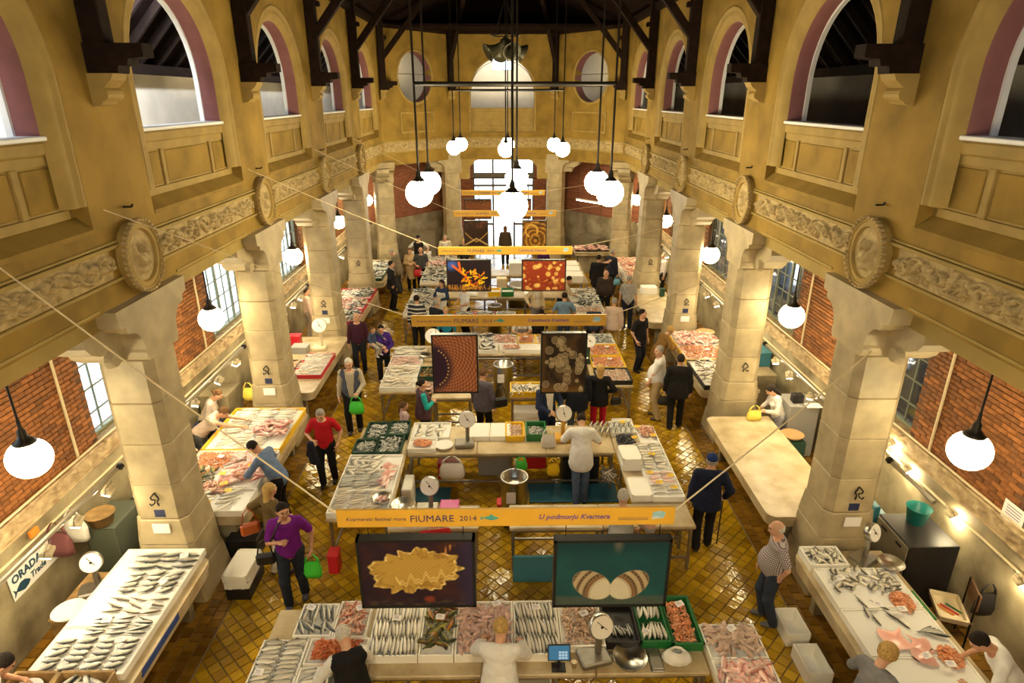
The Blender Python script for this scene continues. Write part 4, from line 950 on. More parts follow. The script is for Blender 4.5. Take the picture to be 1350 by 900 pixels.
def skate(L, c1, c2):
    vs = [(-.5 * L, 0, .02)]; cs = [c1]; fs = []
    rim = [(-.38, .16), (-.15, .42), (.08, .52), (.2, .30), (.3, .10), (.62, .02), (.62, -.02), (.3, -.10), (.2, -.30), (.08, -.52), (-.15, -.42), (-.38, -.16)]
    vs.append((-.05 * L, 0, .05)); cs.append(c2); o = len(vs)
    for (x, y) in rim: vs.append((x * L * .5 - .02 * L, y * L * .5, .04)); cs.append(c2)
    m = len(rim)
    for (x, y) in rim: vs.append((x * L, y * L, .012 + .01 * math.sin(x * 30))); cs.append(c1)
    fs += [(1, o + k, o + (k + 1) % m) for k in range(m)] + [(o + k, o + m + k, o + m + (k + 1) % m, o + (k + 1) % m) for k in range(m)] + [(0, o + m + m - 1, o + m)]
    return np.array(vs), fs, np.array(cs)
def mussel(L, c1):
    v, f, c = loft_fish(L, L * .5, L * .35, c1, c1, tuple(x * 1.6 for x in c1), n=6, rings=5); return v[:30], [q for q in f if max(q) < 30], c[:30]
SILV = ((.035, .035, .03), (.62, .58, .50), (.92, .87, .76))
SP = {
 'silver': [loft_fish(.27, .055, .035, *SILV, bend=b) for b in (-.06, 0, .07)],
 'mackerel': [loft_fish(.31, .062, .042, (.012, .028, .03), (.17, .19, .18), (.80, .76, .66), bar=.35, bend=b) for b in (-.08, .05)],
 'bream': [loft_fish(.25, .10, .04, (.05, .05, .04), (.52, .48, .40), (.86, .80, .68), bend=b) for b in (-.04, .05)],
 'wrasse': [loft_fish(.20, .065, .04, c, c2, c3, bend=b) for c, c2, c3, b in (((.03, .035, .01), (.09, .10, .02), (.42, .36, .06), .05), ((.02, .025, .012), (.06, .06, .025), (.20, .15, .03), -.06), ((.08, .03, .005), (.20, .07, .01), (.45, .20, .03), 0))],
 'redmullet': [loft_fish(.15, .036, .028, (.48, .13, .07), (.70, .32, .20), (.85, .62, .48), n=6, rings=5, bend=b) for b in (-.1, .1)],
 'sardine': [loft_fish(.15, .030, .022, (.03, .05, .06), (.42, .43, .40), (.80, .78, .70), n=6, rings=5, bend=b) for b in (-.1, .08)],
 'whiting': [loft_fish(.30, .05, .035, (.10, .075, .045), (.56, .46, .34), (.86, .78, .66), bend=b) for b in (-.08, .08)],
 'bass': [loft_fish(.42, .085, .05, (.03, .03, .025), (.50, .46, .38), (.88, .82, .70), bend=b) for b in (-.05, .06)],
 'anchovy': [loft_fish(.12, .022, .016, (.03, .045, .045), (.45, .45, .42), (.82, .80, .74), n=6, rings=5, bend=b) for b in (-.1, .1)],
 'prawn': [prawn(.10, (.72, .26, .10)), prawn(.09, (.80, .38, .20))], 'redprawn': [prawn(.085, (.66, .15, .04)), prawn(.08, (.75, .24, .08))], 'palprawn': [prawn(.09, (.62, .40, .28)), prawn(.10, (.70, .5, .38))],
 'squid': [squid(.20, (.70, .50, .42), (.50, .28, .24)), squid(.17, (.78, .60, .52), (.56, .30, .28))], 'brownsquid': [squid(.22, (.45, .28, .20), (.62, .48, .40))],
 'skate': [skate(.40, (.86, .50, .42), (.80, .38, .32))], 'fillet': [loft_fish(.30, .11, .03, (.80, .26, .10), (.82, .34, .16), (.85, .45, .26))],
 'pinkfish': [loft_fish(.28, .075, .05, (.62, .24, .20), (.80, .46, .40), (.88, .68, .62), bend=b) for b in (-.1, .1)],
 'mussel': [mussel(.07, (.018, .016, .022))], 'cuttle': [squid(.24, (.78, .66, .58), (.66, .48, .42))]}
SPM = {}
def fish_mesh(sp, k):
    if (sp, k) not in SPM:
        v, f, c = SP[sp][k]; me = bpy.data.meshes.new(sp); me.from_pydata(v.tolist(), [], f); me.materials.append(M['fish']); ca = me.color_attributes.new('fc', 'FLOAT_COLOR', 'POINT')
        ca.data.foreach_set('color', np.concatenate([c, np.ones((len(c), 1))], 1).astype(np.float32).ravel()); me.polygons.foreach_set('use_smooth', [True] * len(f)); SPM[(sp, k)] = me
    return SPM[(sp, k)]
class Bulk:
    def __init__(s): s.v = []; s.f = []; s.c = []; s.n = 0
    def put(s, sp, x, y, z, a, sc=1.0, pitch=0.0):
        k = random.randrange(len(SP[sp])); v, f, c = SP[sp][k]; ca, sa = math.cos(a), math.sin(a); cp, spp = math.cos(pitch), math.sin(pitch)
        X = v[:, 0] * cp - v[:, 2] * spp; Z = v[:, 0] * spp + v[:, 2] * cp; V = np.stack([(X * ca - v[:, 1] * sa) * sc + x, (X * sa + v[:, 1] * ca) * sc + y, Z * sc + z], 1)
        s.v.append(V); s.c.append(c); s.f.extend([tuple(i + s.n for i in q) for q in f]); s.n += len(V)
    def build(s, name, label, cat, parent=None):
        if not s.n: return None
        me = bpy.data.meshes.new(name); me.from_pydata(np.concatenate(s.v).tolist(), [], s.f); me.materials.append(M['fish']); ca = me.color_attributes.new('fc', 'FLOAT_COLOR', 'POINT')
        ca.data.foreach_set('color', np.concatenate([np.concatenate(s.c), np.ones((s.n, 1))], 1).astype(np.float32).ravel()); me.polygons.foreach_set('use_smooth', [True] * len(s.f))
        return tag(link(name, me), label, cat, kind='stuff')
NFISH = {'silver': 'silver_fish', 'mackerel': 'mackerel', 'wrasse': 'wrasse', 'bream': 'grey_fish', 'whiting': 'pale_fish', 'bass': 'long_fish', 'pinkfish': 'pink_fish', 'anchovy': 'slim_fish', 'prawn': 'prawn', 'redprawn': 'prawn', 'palprawn': 'prawn', 'squid': 'squid', 'brownsquid': 'squid', 'cuttle': 'cuttlefish', 'skate': 'skate', 'fillet': 'fish_fillet', 'mussel': 'mussel'}
def single(sp, x, y, z, a, label, grp, sc=1.0):
    o = link(NFISH.get(sp, 'fish'), fish_mesh(sp, random.randrange(len(SP[sp]))), None, (x, y, z), a); o.scale = (sc,) * 3
    return tag(o, label, 'squid' if 'squid' in sp else ('prawn' if 'prawn' in sp else 'fish'), grp)
def rows(sp, x0, x1, y0, y1, z, nr, nc, ang, label, grp, bulk=None, jit=.12, sc=1.0, lift=0.0):
    """nr rows (along y) of nc fish (along x)"""
    for r in range(nr):
        for c in range(nc):
            x = x0 + (x1 - x0) * (c + .5) / nc + random.gauss(0, .004); y = y0 + (y1 - y0) * (r + .5) / nr + random.gauss(0, .008); a = ang + random.gauss(0, jit); zz = z + lift * (nr - r) + random.uniform(0, .006)
            if bulk is not None: bulk.put(sp, x, y, zz, a, sc * random.uniform(.9, 1.08))
            else: single(sp, x, y, zz, a, label, grp, sc * random.uniform(.92, 1.08))
def heap(sp, x0, x1, y0, y1, z, n, h, label, name=None, bulk=None, ang=None, jit=None, sc=1.0, oval=False):
    B = bulk or Bulk(); cx, cy = (x0 + x1) / 2, (y0 + y1) / 2; m = .06
    for k in range(int(n * 1.55)):
        u, v = random.uniform(-1, 1), random.uniform(-1, 1)
        while oval and u * u + v * v > 1: u, v = random.uniform(-1, 1), random.uniform(-1, 1)
        ht = h * (1 - .55 * max(u * u, v * v)) * random.uniform(.15, 1)
        B.put(sp, cx + u * max(.01, (x1 - x0) / 2 - m), cy + v * max(.01, (y1 - y0) / 2 - m), z + ht, random.uniform(0, 2 * PI) if ang is None else ang + random.gauss(0, jit or .3), sc * random.uniform(.85, 1.12), random.gauss(0, .12))
    if bulk is None: return B.build(name or (NFISH.get(sp, 'fish') + '_heap'), label, 'seafood')

# ------------------------------------------------------------------ crates, tables, tags
def crate(x0, x1, y0, y1, z, h, m, label, grp=None, ice=True, w=.022, fill=.35, rim=True):
    cx, cy = (x0 + x1) / 2, (y0 + y1) / 2; sx, sy = x1 - x0, y1 - y0
    nm = 'foam_crate' if m == 'foam' else ('tray' if h < .07 else 'plastic_crate')
    t = thing(nm, label, 'crate', (cx, cy, z), 0, grp); b = MB()
    b.box((0, 0, .008), (sx - .01, sy - .01, .016))
    for s_ in (-1, 1): b.box((s_ * (sx / 2 - w / 2), 0, h / 2), (w, sy, h), bev=.005); b.box((0, s_ * (sy / 2 - w / 2), h / 2), (sx - 2 * w, w, h), bev=.005)
    if m != 'foam' and rim:
        for s_ in (-1, 1): b.box((s_ * sx / 2, 0, h - .01), (.02, sy + .02, .02)); b.box((0, s_ * sy / 2, h - .01), (sx + .02, .02, .02))
    elif m == 'foam':
        for s_ in (-1, 1): b.box((s_ * sx * .25, -sy / 2 + .002, .02), (.03, .012, .02))
    b.build('body', M[m], t)
    if ice: i = MB(); i.box((0, 0, h * fill), (sx - 2 * w - .002, sy - 2 * w - .002, h * .5), bev=.006); i.build('ice_bed', M['ice'], t)
    return t
def table(x0, x1, y0, y1, top, label, grp=None, m='slab', legs='steel', th=.06, round_end=0):
    cx, cy = (x0 + x1) / 2, (y0 + y1) / 2; sx, sy = x1 - x0, y1 - y0; t = thing('fish_stall_table', label, 'table', (cx, cy, 0), 0, grp)
    n = max(1, round(max(sx, sy) / 1.5))
    for k in range(n):                              # slabs laid edge to edge
        s = MB()
        if sx >= sy: s.box((-sx / 2 + sx * (k + .5) / n, 0, top - th / 2), (sx / n - .006, sy, th), bev=.012)
        else: s.box((0, -sy / 2 + sy * (k + .5) / n, top - th / 2), (sx, sy / n - .006, th), bev=.012)
        s.build('slab', M[m], t)
    if legs == 'steel':
        nl = max(2, round(max(sx, sy) / 1.6) + 1)
        for k in range(nl):
            for s_ in (-1, 1):
                px, py_ = (-sx / 2 + .06 + (sx - .12) * k / (nl - 1), s_ * (sy / 2 - .06)) if sx >= sy else (s_ * (sx / 2 - .06), -sy / 2 + .06 + (sy - .12) * k / (nl - 1))
                l = MB(); l.box((px, py_, (top - th) / 2), (.045, .045, top - th)); l.build('leg', M['steel_d'], t)
        for s_ in (-1, 1):
            r = MB()
            if sx >= sy: r.box((0, s_ * (sy / 2 - .06), .22), (sx - .1, .035, .035)); r.box((0, s_ * (sy / 2 - .06), top - th - .03), (sx - .1, .035, .05))
            else: r.box((s_ * (sx / 2 - .06), 0, .22), (.035, sy - .1, .035)); r.box((s_ * (sx / 2 - .06), 0, top - th - .03), (.035, sy - .1, .05))
            r.build('rail', M['steel_d'], t)
    else:
        nl = max(2, round(max(sx, sy) / 1.9))
        for k in range(nl):
            l = MB(); yy = -sy / 2 + .25 + (sy - .5) * k / (nl - 1); l.box((0, yy, (top - th) / 2), (sx * .72, .12, top - th), bev=.01); l.build('support', M['dado'], t)
        e = MB(); e.box((0, 0, top - th - .06), (sx - .10, sy - .06, .12), bev=.02); e.build('edge_beam', M['slab'], t)
    return t
tg = MB(); tg.box((0, 0, 0), (.11, .075, .003)); tg.v = [(x, y, z + (.012 if y > 0 else 0)) for x, y, z in tg.v]; tag_w, tag_y = tg.mesh('price_tag', M['paper']), tg.mesh('price_tag', M['ypaper'])
tl = MB(); [tl.box((-.015 + .01 * (k % 2), .018 - .016 * k, .0105 - .003 * k), (.06, .005, .002)) for k in range(3)]; tl_me = tl.mesh('scribble', M['inkv'])
def ptag(x, y, z, label, grp, yellow=False, a=None):
    o = link('price_tag', tag_y if yellow else tag_w, None, (x, y, z), random.uniform(-.5, .5) if a is None else a); link('scribble', tl_me, o); return tag(o, label, 'price tag', grp)
def dial_scale(x, y, z, rz, label, body='steel_d', r=.135, hh=.34, pan=True):
    t = thing('dial_scale', label, 'scale', (x, y, z), rz, 'dial scales')
    b = MB(); b.box((0, 0, .05), (.36, .28, .09), bev=.02); b.build('base', M[body], t)
    c = MB(); c.box((.06, .02, .09 + hh / 2), (.07, .07, hh), bev=.015); c.build('column', M[body], t)
    Rm = Matrix.Rotation(PI / 2 - .35, 4, 'X'); ctr = Vector((.06, .0, .09 + hh + r * .8))
    h = MB(); h.lathe([(.001, -.055), (r * .9, -.055), (r, -.04), (r, .04), (r * .93, .052)], 28, M=Rm, c=ctr); hd = h.build('dial_head', M['steel'] if body != 'creambox' else M['creambox'], t, True)
    f = MB(); f.lathe([(.001, .05), (r * .93, .05)], 28, M=Rm, c=ctr); f.build('dial_face', M['paper'], hd)
    n = MB(); n.box(ctr + Rm @ Vector((0, .02, .054)), (.008, r * 1.1, .003), M=Rm @ Matrix.Rotation(random.uniform(-.8, .8), 4, 'Z')); n.lathe([(.001, .057), (.016, .055), (.016, .05)], 10, M=Rm, c=ctr); n.build('needle', M['ironblk'], hd)
    if pan:
        p = MB(); p.lathe([(.001, .105), (.06, .107), (.14, .125), (.165, .155), (.17, .155), (.145, .118), (.06, .10), (.001, .098)], 24, c=(-.12, -.03, .0)); p.build('pan', M['steel'], t, True)
    return t
# ------------------------------------------------------------------ FRONT ISLAND
TT = .85
table(-2.95, 2.30, 5.32, 6.36, TT, 'long worn marble table of the front stall under the rows of fish')
table(-2.95, -2.02, 3.6, 5.31, TT, 'marble table forming the left arm of the front stall')
table(2.31, 3.02, 3.6, 5.95, TT, 'marble table forming the right arm of the front stall under pink fish')
g = 'crates on the front stall'
crate(-2.62, -2.16, 5.82, 6.34, TT, .11, 'foam', 'foam crate of dark striped mackerel at the left of the front stall', g)
crate(-2.15, -1.74, 5.80, 6.38, TT, .11, 'foam', 'foam crate of small red mullet on the front stall', g)
crate(-2.38, -1.68, 5.42, 5.80, TT, .10, 'foam', 'foam crate of bright red prawns beside the blonde seller', g)
crate(-1.67, -1.08, 5.50, 6.34, TT, .12, 'foam', 'foam crate of silver fish rows left of the green wrasse', g)
crate(-1.07, -.66, 5.50, 6.34, TT, .12, 'foam', 'foam crate of dark green and yellow wrasse on the front stall', g)
crate(-.65, .04, 5.50, 6.34, TT, .12, 'foam', 'foam crate of pale pink squid left of the white coat seller', g)
crate(.05, .60, 5.50, 6.34, TT, .12, 'foam', 'foam crate of silver fish rows right of the white coat seller', g)
crate(.61, 1.14, 5.62, 6.34, TT, .11, 'foam', 'foam crate of brown pink prawns beside the dial scale', g)
crate(1.15, 1.56, 5.66, 6.38, TT, .13, 'black', 'black crate with a few slim silver fish on the front stall', g, ice=False)
crate(1.57, 1.93, 5.66, 6.38, TT, .13, 'green', 'green crate of silver fish on the front stall', g, ice=False)
crate(1.94, 2.30, 5.62, 6.38, TT, .13, 'green', 'green crate of orange prawns at the right of the front stall', g, ice=False)
ZF = TT + .085
rows('mackerel', -2.60, -2.18, 5.86, 6.32, ZF, 2, 6, 1.9, 'dark striped mackerel in the left foam crate of the front stall', 'mackerel on the front stall', jit=.3)
rows('silver', -1.65, -1.10, 5.53, 6.32, ZF, 3, 13, PI / 2 + .05, 'silver fish in tight rows left of the green wrasse on the front stall', 'silver fish rows left of the wrasse', jit=.06, lift=.004, sc=1.16)
rows('silver', .07, .58, 5.53, 6.32, ZF, 3, 12, PI / 2 + .12, 'silver fish in tight rows right of the white coat seller on the front stall', 'silver fish rows right of the seller', jit=.06, lift=.004, sc=1.16)
random.seed(21)
for k in range(60):
    single('wrasse', random.uniform(-1.01, -.72), random.uniform(5.64, 6.24), ZF + random.uniform(0, .06), random.uniform(0, 6.28), 'dark green and yellow wrasse piled in the foam crate of the front stall', 'wrasse on the front stall')
rows('silver', 1.61, 1.89, 5.70, 6.34, TT + .07, 2, 7, PI / 2 - .15, 'silver fish in the green crate of the front stall', 'silver fish in the green crate', jit=.15)
rows('anchovy', 1.24, 1.50, 5.76, 6.05, TT + .03, 1, 8, PI / 2 + .2, 'slim silver fish in the black crate of the front stall', 'slim fish in the black crate', jit=.2, sc=1.5)
heap('redmullet', -2.15, -1.74, 5.80, 6.38, ZF, 70, .07, 'pile of small red mullet in a foam crate on the front stall')
heap('redprawn', -2.36, -1.70, 5.42, 5.80, ZF, 260, .09, 'pile of bright red prawns beside the blonde seller')
heap('squid', -.65, .04, 5.52, 6.32, ZF, 130, .07, 'pile of pale pink squid on the front stall')
heap('palprawn', .61, 1.14, 5.62, 6.34, ZF - .02, 190, .07, 'pile of brown pink prawns beside the dial scale')
heap('prawn', 1.94, 2.30, 5.62, 6.38, TT + .04, 190, .08, 'pile of orange prawns in the green crate of the front stall')
# left arm: silver fish on ice
crate(-2.94, -2.40, 4.55, 5.78, TT, .10, 'foam', 'long foam crate of silver fish on the left arm of the front stall', g)
crate(-2.39, -2.03, 4.55, 5.38, TT, .10, 'foam', 'small foam crate of silver fish by the steel bowl on the left arm', g)
rows('bream', -2.92, -2.42, 4.60, 5.76, ZF, 17, 2, .15, 'silver fish in slanting rows on the left arm of the front stall', 'silver fish on the left arm of the front stall', jit=.12)
rows('silver', -2.38, -2.05, 4.60, 5.36, ZF, 11, 1, .1, 'silver fish in the small foam crate on the left arm of the front stall', 'silver fish in the small left crate', jit=.12)
# right arm: foam crates with squid and pink fish
for k, (a, b, sp, lb) in enumerate([(5.42, 5.93, 'brownsquid', 'brown squid'), (4.88, 5.40, 'pinkfish', 'pink fish'), (4.2, 4.86, 'pinkfish', 'more pink fish')]):
    crate(2.32, 3.00, a, b, TT, .11, 'foam', 'foam crate of %s on the right arm of the front stall' % lb, g); heap(sp, 2.32, 3.00, a, b, ZF, 52, .06, 'pile of %s on the right arm of the front stall' % lb)
for i, (x, y, z) in enumerate([(-2.50, 6.24, .99), (-1.86, 6.20, 1.02), (-1.39, 6.05, .99), (-.85, 6.02, 1.03), (-.50, 6.22, 1.02), (-.16, 6.24, 1.02), (.34, 6.2, .99), (.93, 6.08, 1.0), (1.40, 6.30, 1.0), (1.66, 5.82, .95), (2.16, 6.22, 1.0), (-2.05, 5.78, .99), (-2.83, 5.30, .97), (2.68, 5.80, 1.02)]):
    ptag(x, y, z, ['white price tag on the mackerel of the front stall', 'white price tag on the red mullet of the front stall', 'white price tag on the silver fish left of the wrasse', 'white price tag on the green wrasse', 'white price tag at the left edge of the squid crate', 'white price tag at the right edge of the squid crate', 'white price tag on the silver fish right of the seller', 'white price tag on the brown pink prawns', 'white price tag on the black crate', 'white price tag in the green crate of silver fish', 'white price tag on the orange prawns of the front stall', 'white price tag between the red mullet and the red prawns', 'white price tag on the left arm of the front stall', 'white price tag on the brown squid'][i], 'price tags of the front stall')
dial_scale(.98, 5.52, TT, .25, 'steel dial scale with tilted round head on the front stall', r=.145, hh=.30, pan=False)
pn = MB(); pn.lathe([(.001, .01), (.16, .012), (.20, .07), (.205, .07), (.165, 0), (.001, 0)], 28); pn.tube([(-.2, .03, .06), (-.23, 0, .08), (-.2, -.03, .06)], .008, 5); tag(pn.build('steel_pan', M['steel'], None, True, (1.40, 5.50, TT + .005)), 'round steel pan beside the dial scale on the front stall', 'pan')
ty = MB(); ty.box((0, 0, .012), (.16, .34, .024), bev=.008); ty.box((0, 0, .03), (.13, .30, .02), bev=.006); tag(ty.build('steel_tray', M['steel_d'], None, False, (1.70, 5.50, TT)), 'narrow steel tray between pan and plastic bag', 'tray')
bg = MB(); bg.lathe([(.001, 0), (.11, .01), (.14, .06), (.10, .13), (.04, .17), (.06, .20)], 12); bag = bg.build('plastic_bag', M['bagwhite'], None, True, (1.95, 5.50, TT)); bag.scale = (1.3, .95, .8); tag(bag, 'crumpled white plastic bag on the front stall', 'bag')
cu_ = MB(); cu_.lathe([(.001, 0), (.026, 0), (.034, .085), (.036, .085), (.030, .08), (.001, .07)], 14); tag(cu_.build('paper_cup', M['creambox'], None, True, (.74, 5.42, TT)), 'small paper cup next to the touch screen', 'cup')
ts = thing('touch_screen', 'black touch screen till on a stand on the front stall', 'screen', (.56, 5.41, TT), 0)
s = MB(); s.box((0, 0, .01), (.16, .12, .02)); s.box((0, .02, .10), (.03, .03, .18)); s.build('stand', M['black'], ts)
RS = Matrix.Rotation(-.5, 4, 'X'); s = MB(); s.box((0, 0, .24), (.26, .02, .18), M=RS, bev=.006); hs_ = s.build('casing', M['black'], ts); s = MB(); s.box(Vector((0, 0, .24)) + RS @ Vector((0, -.011, 0)), (.235, .002, .155), M=RS); sc_ = s.build('display', M['screen'], hs_)
s = MB()
for k in range(3):
    for j in range(3): s.box(Vector((0, 0, .24)) + RS @ Vector((.01 + k * .035, -.0125, -.055 + j * .03)), (.028, .002, .022), M=RS)
s.build('keys', emis('key_pale', (.6, .8, .9), .5), hs_)
pn = MB(); pn.lathe([(.001, .012), (.13, .015), (.17, .08), (.175, .08), (.14, 0), (.001, 0)], 26); tag(pn.build('steel_bowl', M['steel'], None, True, (-1.92, 5.10, TT + .02)), 'shiny steel bowl at the left of the blonde seller', 'bowl')
# below the front table
crate(-.2, .5, 5.5, 6.0, .28, .2, 'foam', 'foam crate stored under the front stall', ice=False)

# ------------------------------------------------------------------ SECOND ISLAND
g = 'crates on the second stall'
table(-2.85, -1.86, 8.2, 11.15, TT, 'marble table forming the left arm of the second stall')
table(-1.85, 2.02, 10.12, 11.18, TT, 'marble back table of the second stall under the scales')
table(2.03, 2.90, 8.56, 11.18, TT, 'marble table forming the right arm of the second stall with yellow tags')
table(.02, 2.90, 7.95, 8.55, TT, 'empty marble counter at the front right of the second stall')
table(-1.85, -.45, 7.95, 8.55, TT, 'marble counter at the front left of the second stall with a magenta tub')
ZG = TT + .085
for k, (a, b) in enumerate([(8.22, 8.84), (8.85, 9.46), (9.47, 9.95)]):
    crate(-2.84, -1.88, a, b, TT, .11, 'foam', '%s foam crate of mixed fish on the left arm of the second stall' % ['nearest', 'middle', 'farthest'][k], g)
rows('whiting', -2.80, -2.0, 8.26, 8.95, ZG, 10, 3, .35, 'pale slim fish in rows on the near left arm of the second stall', 'pale fish on the second stall', jit=.15)
rows('mackerel', -2.80, -2.1, 8.98, 9.30, ZG, 6, 3, .1, 'dark striped mackerel on the left arm of the second stall', 'mackerel on the second stall', jit=.1)
rows('bream', -2.80, -2.25, 9.32, 9.90, ZG, 6, 3, .5, 'grey fish at the far foam crates on the left arm of the second stall', 'grey fish on the second stall', jit=.6)
for (x, y, a) in ((-2.08, 9.55, .3), (-2.06, 9.35, 2.0)): single('skate', x, y, ZG, a, 'flat pink skate on the left arm of the second stall', 'skates on the second stall', .8)
heap('pinkfish', -2.2, -1.95, 8.95, 9.25, ZG, 8, .03, 'few pink fish on the left arm of the second stall', ang=1.0)
for k, (x0, x1, y0, y1) in enumerate([(-2.82, -2.42, 9.98, 10.45), (-2.42, -1.95, 9.98, 10.62), (-2.72, -2.30, 10.47, 11.12), (-2.29, -1.90, 10.64, 11.16)]):
    crate(x0, x1, y0, y1, TT, .14, 'dkgreen', '%s dark green crate of sardines on the second stall' % ['left near', 'right near', 'left far', 'right far'][k], g, ice=False); heap('sardine', x0, x1, y0, y1, TT + .06, 85, .08, 'pile of sardines in the %s dark green crate' % ['left near', 'right near', 'left far', 'right far'][k])
bw = MB(); bw.lathe([(.001, .01), (.12, .012), (.15, .06), (.155, .06), (.12, 0), (.001, 0)], 22); tag(bw.build('tin_bowl', M['steel'], None, True, (-2.02, 8.55, ZG + .02)), 'tin bowl of red and white pieces on the left arm', 'bowl'); heap('pinkfish', -2.15, -1.89, 8.42, 8.68, ZG + .04, 16, .03, 'red and white fish pieces in the tin bowl', sc=.35, oval=True)
crate(-1.84, -1.10, 10.55, 11.15, TT, .11, 'foam', 'foam crate of mixed fish at the left of the second back table', g); rows('bream', -1.78, -1.2, 10.62, 11.1, ZG, 3, 3, 1.2, 'grey fish in the foam crate at the left of the second back table', 'grey fish on the second back table', jit=.6, sc=.9)
crate(-1.84, -1.32, 10.15, 10.54, TT, .10, 'foam', 'small foam crate of orange prawns on the second back table', g); heap('prawn', -1.80, -1.36, 10.18, 10.52, ZG, 130, .05, 'oval pile of orange prawns on the second back table', oval=True)
for k in range(3): crate(-.72 + k * .40, -.33 + k * .40, 10.58, 11.12, TT, .10, 'foam', '%s white foam box in the closed row on the second back table' % ['left', 'middle', 'right'][k], g, fill=.75) if k < 2 else None
crate(-.02, .34, 10.55, 11.12, TT, .12, 'yellow', 'orange yellow crate of grey prawns on the second back table', g, ice=False); heap('palprawn', -.02, .34, 10.55, 11.12, TT + .05, 110, .06, 'pile of grey prawns in the orange yellow crate')
crate(.38, .76, 10.55, 11.08, TT, .15, 'green', 'green crate of tiny fish on the second back table', g, ice=False); heap('anchovy', .38, .76, 10.55, 11.08, TT + .04, 90, .03, 'pile of tiny fish in the green crate of the second back table')
dial_scale(-.80, 10.42, TT, .1, 'grey dial scale on the back table of the second stall', r=.155, hh=.34, pan=False)
pn = MB(); pn.lathe([(.001, .02), (.12, .022), (.17, .06), (.175, .06), (.13, 0), (.001, 0)], 26); tag(pn.build('white_dish', M['white'], None, True, (-1.18, 10.36, TT + .005)), 'white enamel dish beside the grey dial scale', 'dish')
ds = dial_scale(1.02, 10.60, TT, .1, 'yellow dial scale with flat steel plate on the second stall', body='banner', r=.155, hh=.36, pan=False)
pl_ = MB(); pl_.box((0, 0, .12), (.34, .28, .02), bev=.006); pl_.build('plate', M['steel'], ds, loc=(.26, 0, 0))
def carrier(x, y, z, m, label, h=.34, w=.15, nm='carrier_bag'):
    t = thing(nm, label, 'bag', (x, y, z)); b = MB(); n = 16; rg = []
    for (q, sx, sy) in ((0, .70, .20), (.02, .92, .34), (.22, 1.0, .42), (.42, .95, .32), (.60, .84, .16), (.70, .80, .06)):
        for k in range(n):
            a = 2 * PI * k / n; c, s = math.cos(a), math.sin(a); f = 1 + .05 * math.sin(3 * a + q * 14) + .03 * math.sin(7 * a + q * 9)
            rg.append((w * sx * f * math.copysign(abs(c) ** .6, c), w * sy * f * math.copysign(abs(s) ** .6, s), h * q))
    b.add(rg, [(i * n + k, i * n + (k + 1) % n, (i + 1) * n + (k + 1) % n, (i + 1) * n + k) for i in range(5) for k in range(n)] + [tuple(range(n - 1, -1, -1))])
    b.build('sack', M[m], t, True); hd = MB()
    for s_ in (-1, 1): hd.tube([(s_ * w * .72, 0, h * .66), (s_ * w * .60, .0, h * .82), (s_ * w * .26, .0, h * .98), (s_ * w * .10, .0, h * 1.0)], [.02, .016, .010, .008], 6)
    hd.build('handle', M[m], t, True); return t
carrier(.92 - .14, 10.34, TT, 'bagwhite', 'white plastic carrier bag standing beside the yellow scale', .40, .14)
# right arm of the second stall
crate(2.04, 2.50, 10.70, 11.16, TT, .10, 'foam', 'foam crate of silver fish at the far right corner of the second stall', g); rows('mackerel', 1.62, 2.5, 10.72, 11.14, ZG, 2, 9, 1.2, 'dark backed fish in the far right corner of the second stall', 'dark backed fish on the second stall', jit=.15, sc=.9)
crate(2.52, 2.89, 10.3, 10.95, TT, .10, 'foam', 'foam crate of red fish on the right arm of the second stall', g); heap('redmullet', 2.52, 2.89, 10.5, 10.95, ZG, 45, .05, 'pile of red fish on the right arm of the second stall')
heap('mussel', 2.05, 2.48, 10.05, 10.72, TT + .01, 320, .13, 'dark heap of mussels on the right arm of the second stall')
crate(2.36, 2.89, 9.35, 10.28, TT, .10, 'foam', 'foam crate of silver fish in the middle of the right arm', g); rows('bream', 2.42, 2.85, 9.42, 10.24, ZG, 9, 2, .15, 'grey fish in the middle foam crate of the right arm, second stall', 'grey fish on the right arm of the second stall', jit=.2)
crate(2.36, 2.89, 8.58, 9.33, TT, .10, 'foam', 'foam crate of pink and silver fish at the near right arm', g); rows('pinkfish', 2.42, 2.85, 8.95, 9.3, ZG, 3, 2, .1, 'pink fish at the near end of the right arm, second stall', 'pink fish on the right arm of the second stall', jit=.2, sc=.9); rows('mackerel', 2.42, 2.85, 8.62, 8.92, ZG, 3, 2, .1, 'dark backed fish at the near end of the right arm, second stall', 'dark backed fish at the near right arm', jit=.15, sc=.85)
for k, (x, y) in enumerate([(2.56, 10.86), (2.80, 10.52), (2.42, 10.45), (2.62, 9.85), (2.45, 9.25), (2.78, 9.15), (2.55, 8.95), (2.76, 8.80), (2.3, 11.05)]): ptag(x, y, ZG + .05, '%s yellow price tag from the far end of the right arm of the second stall' % ORD[k] if k < 8 else 'yellow price tag at the far right corner of the second stall', 'yellow price tags of the second stall', True)
def foam_stack(x, y, n, label, lx=.40, ly=.55, z=TT):
    for k in range(n):
        t = thing('foam_box', label % (['lowest', 'second', 'third', 'fourth'][k] if k < n - 1 or n == 1 else 'topmost'), 'box', (x + random.uniform(-.01, .01), y + random.uniform(-.01, .01), z + k * .1195), random.uniform(-.04, .04), 'stacked foam boxes'); b = MB(); b.box((0, 0, .055), (lx, ly, .11), bev=.008)
        for s_ in (-1, 1): b.box((s_ * lx * .25, -ly / 2, .02), (.05, .012, .03)); b.box((s_ * (lx / 2 - .015), 0, .112), (.03, ly, .012)); b.box((0, s_ * (ly / 2 - .015), .112), (lx, .03, .012))
        b.build('body', M['foam'], t)
foam_stack(2.20, 9.75, 2, '%s white foam box of the far stack on the right arm', .34, .5); foam_stack(2.20, 8.86, 1, '%s white foam box near the front of the right arm', .34, .55)
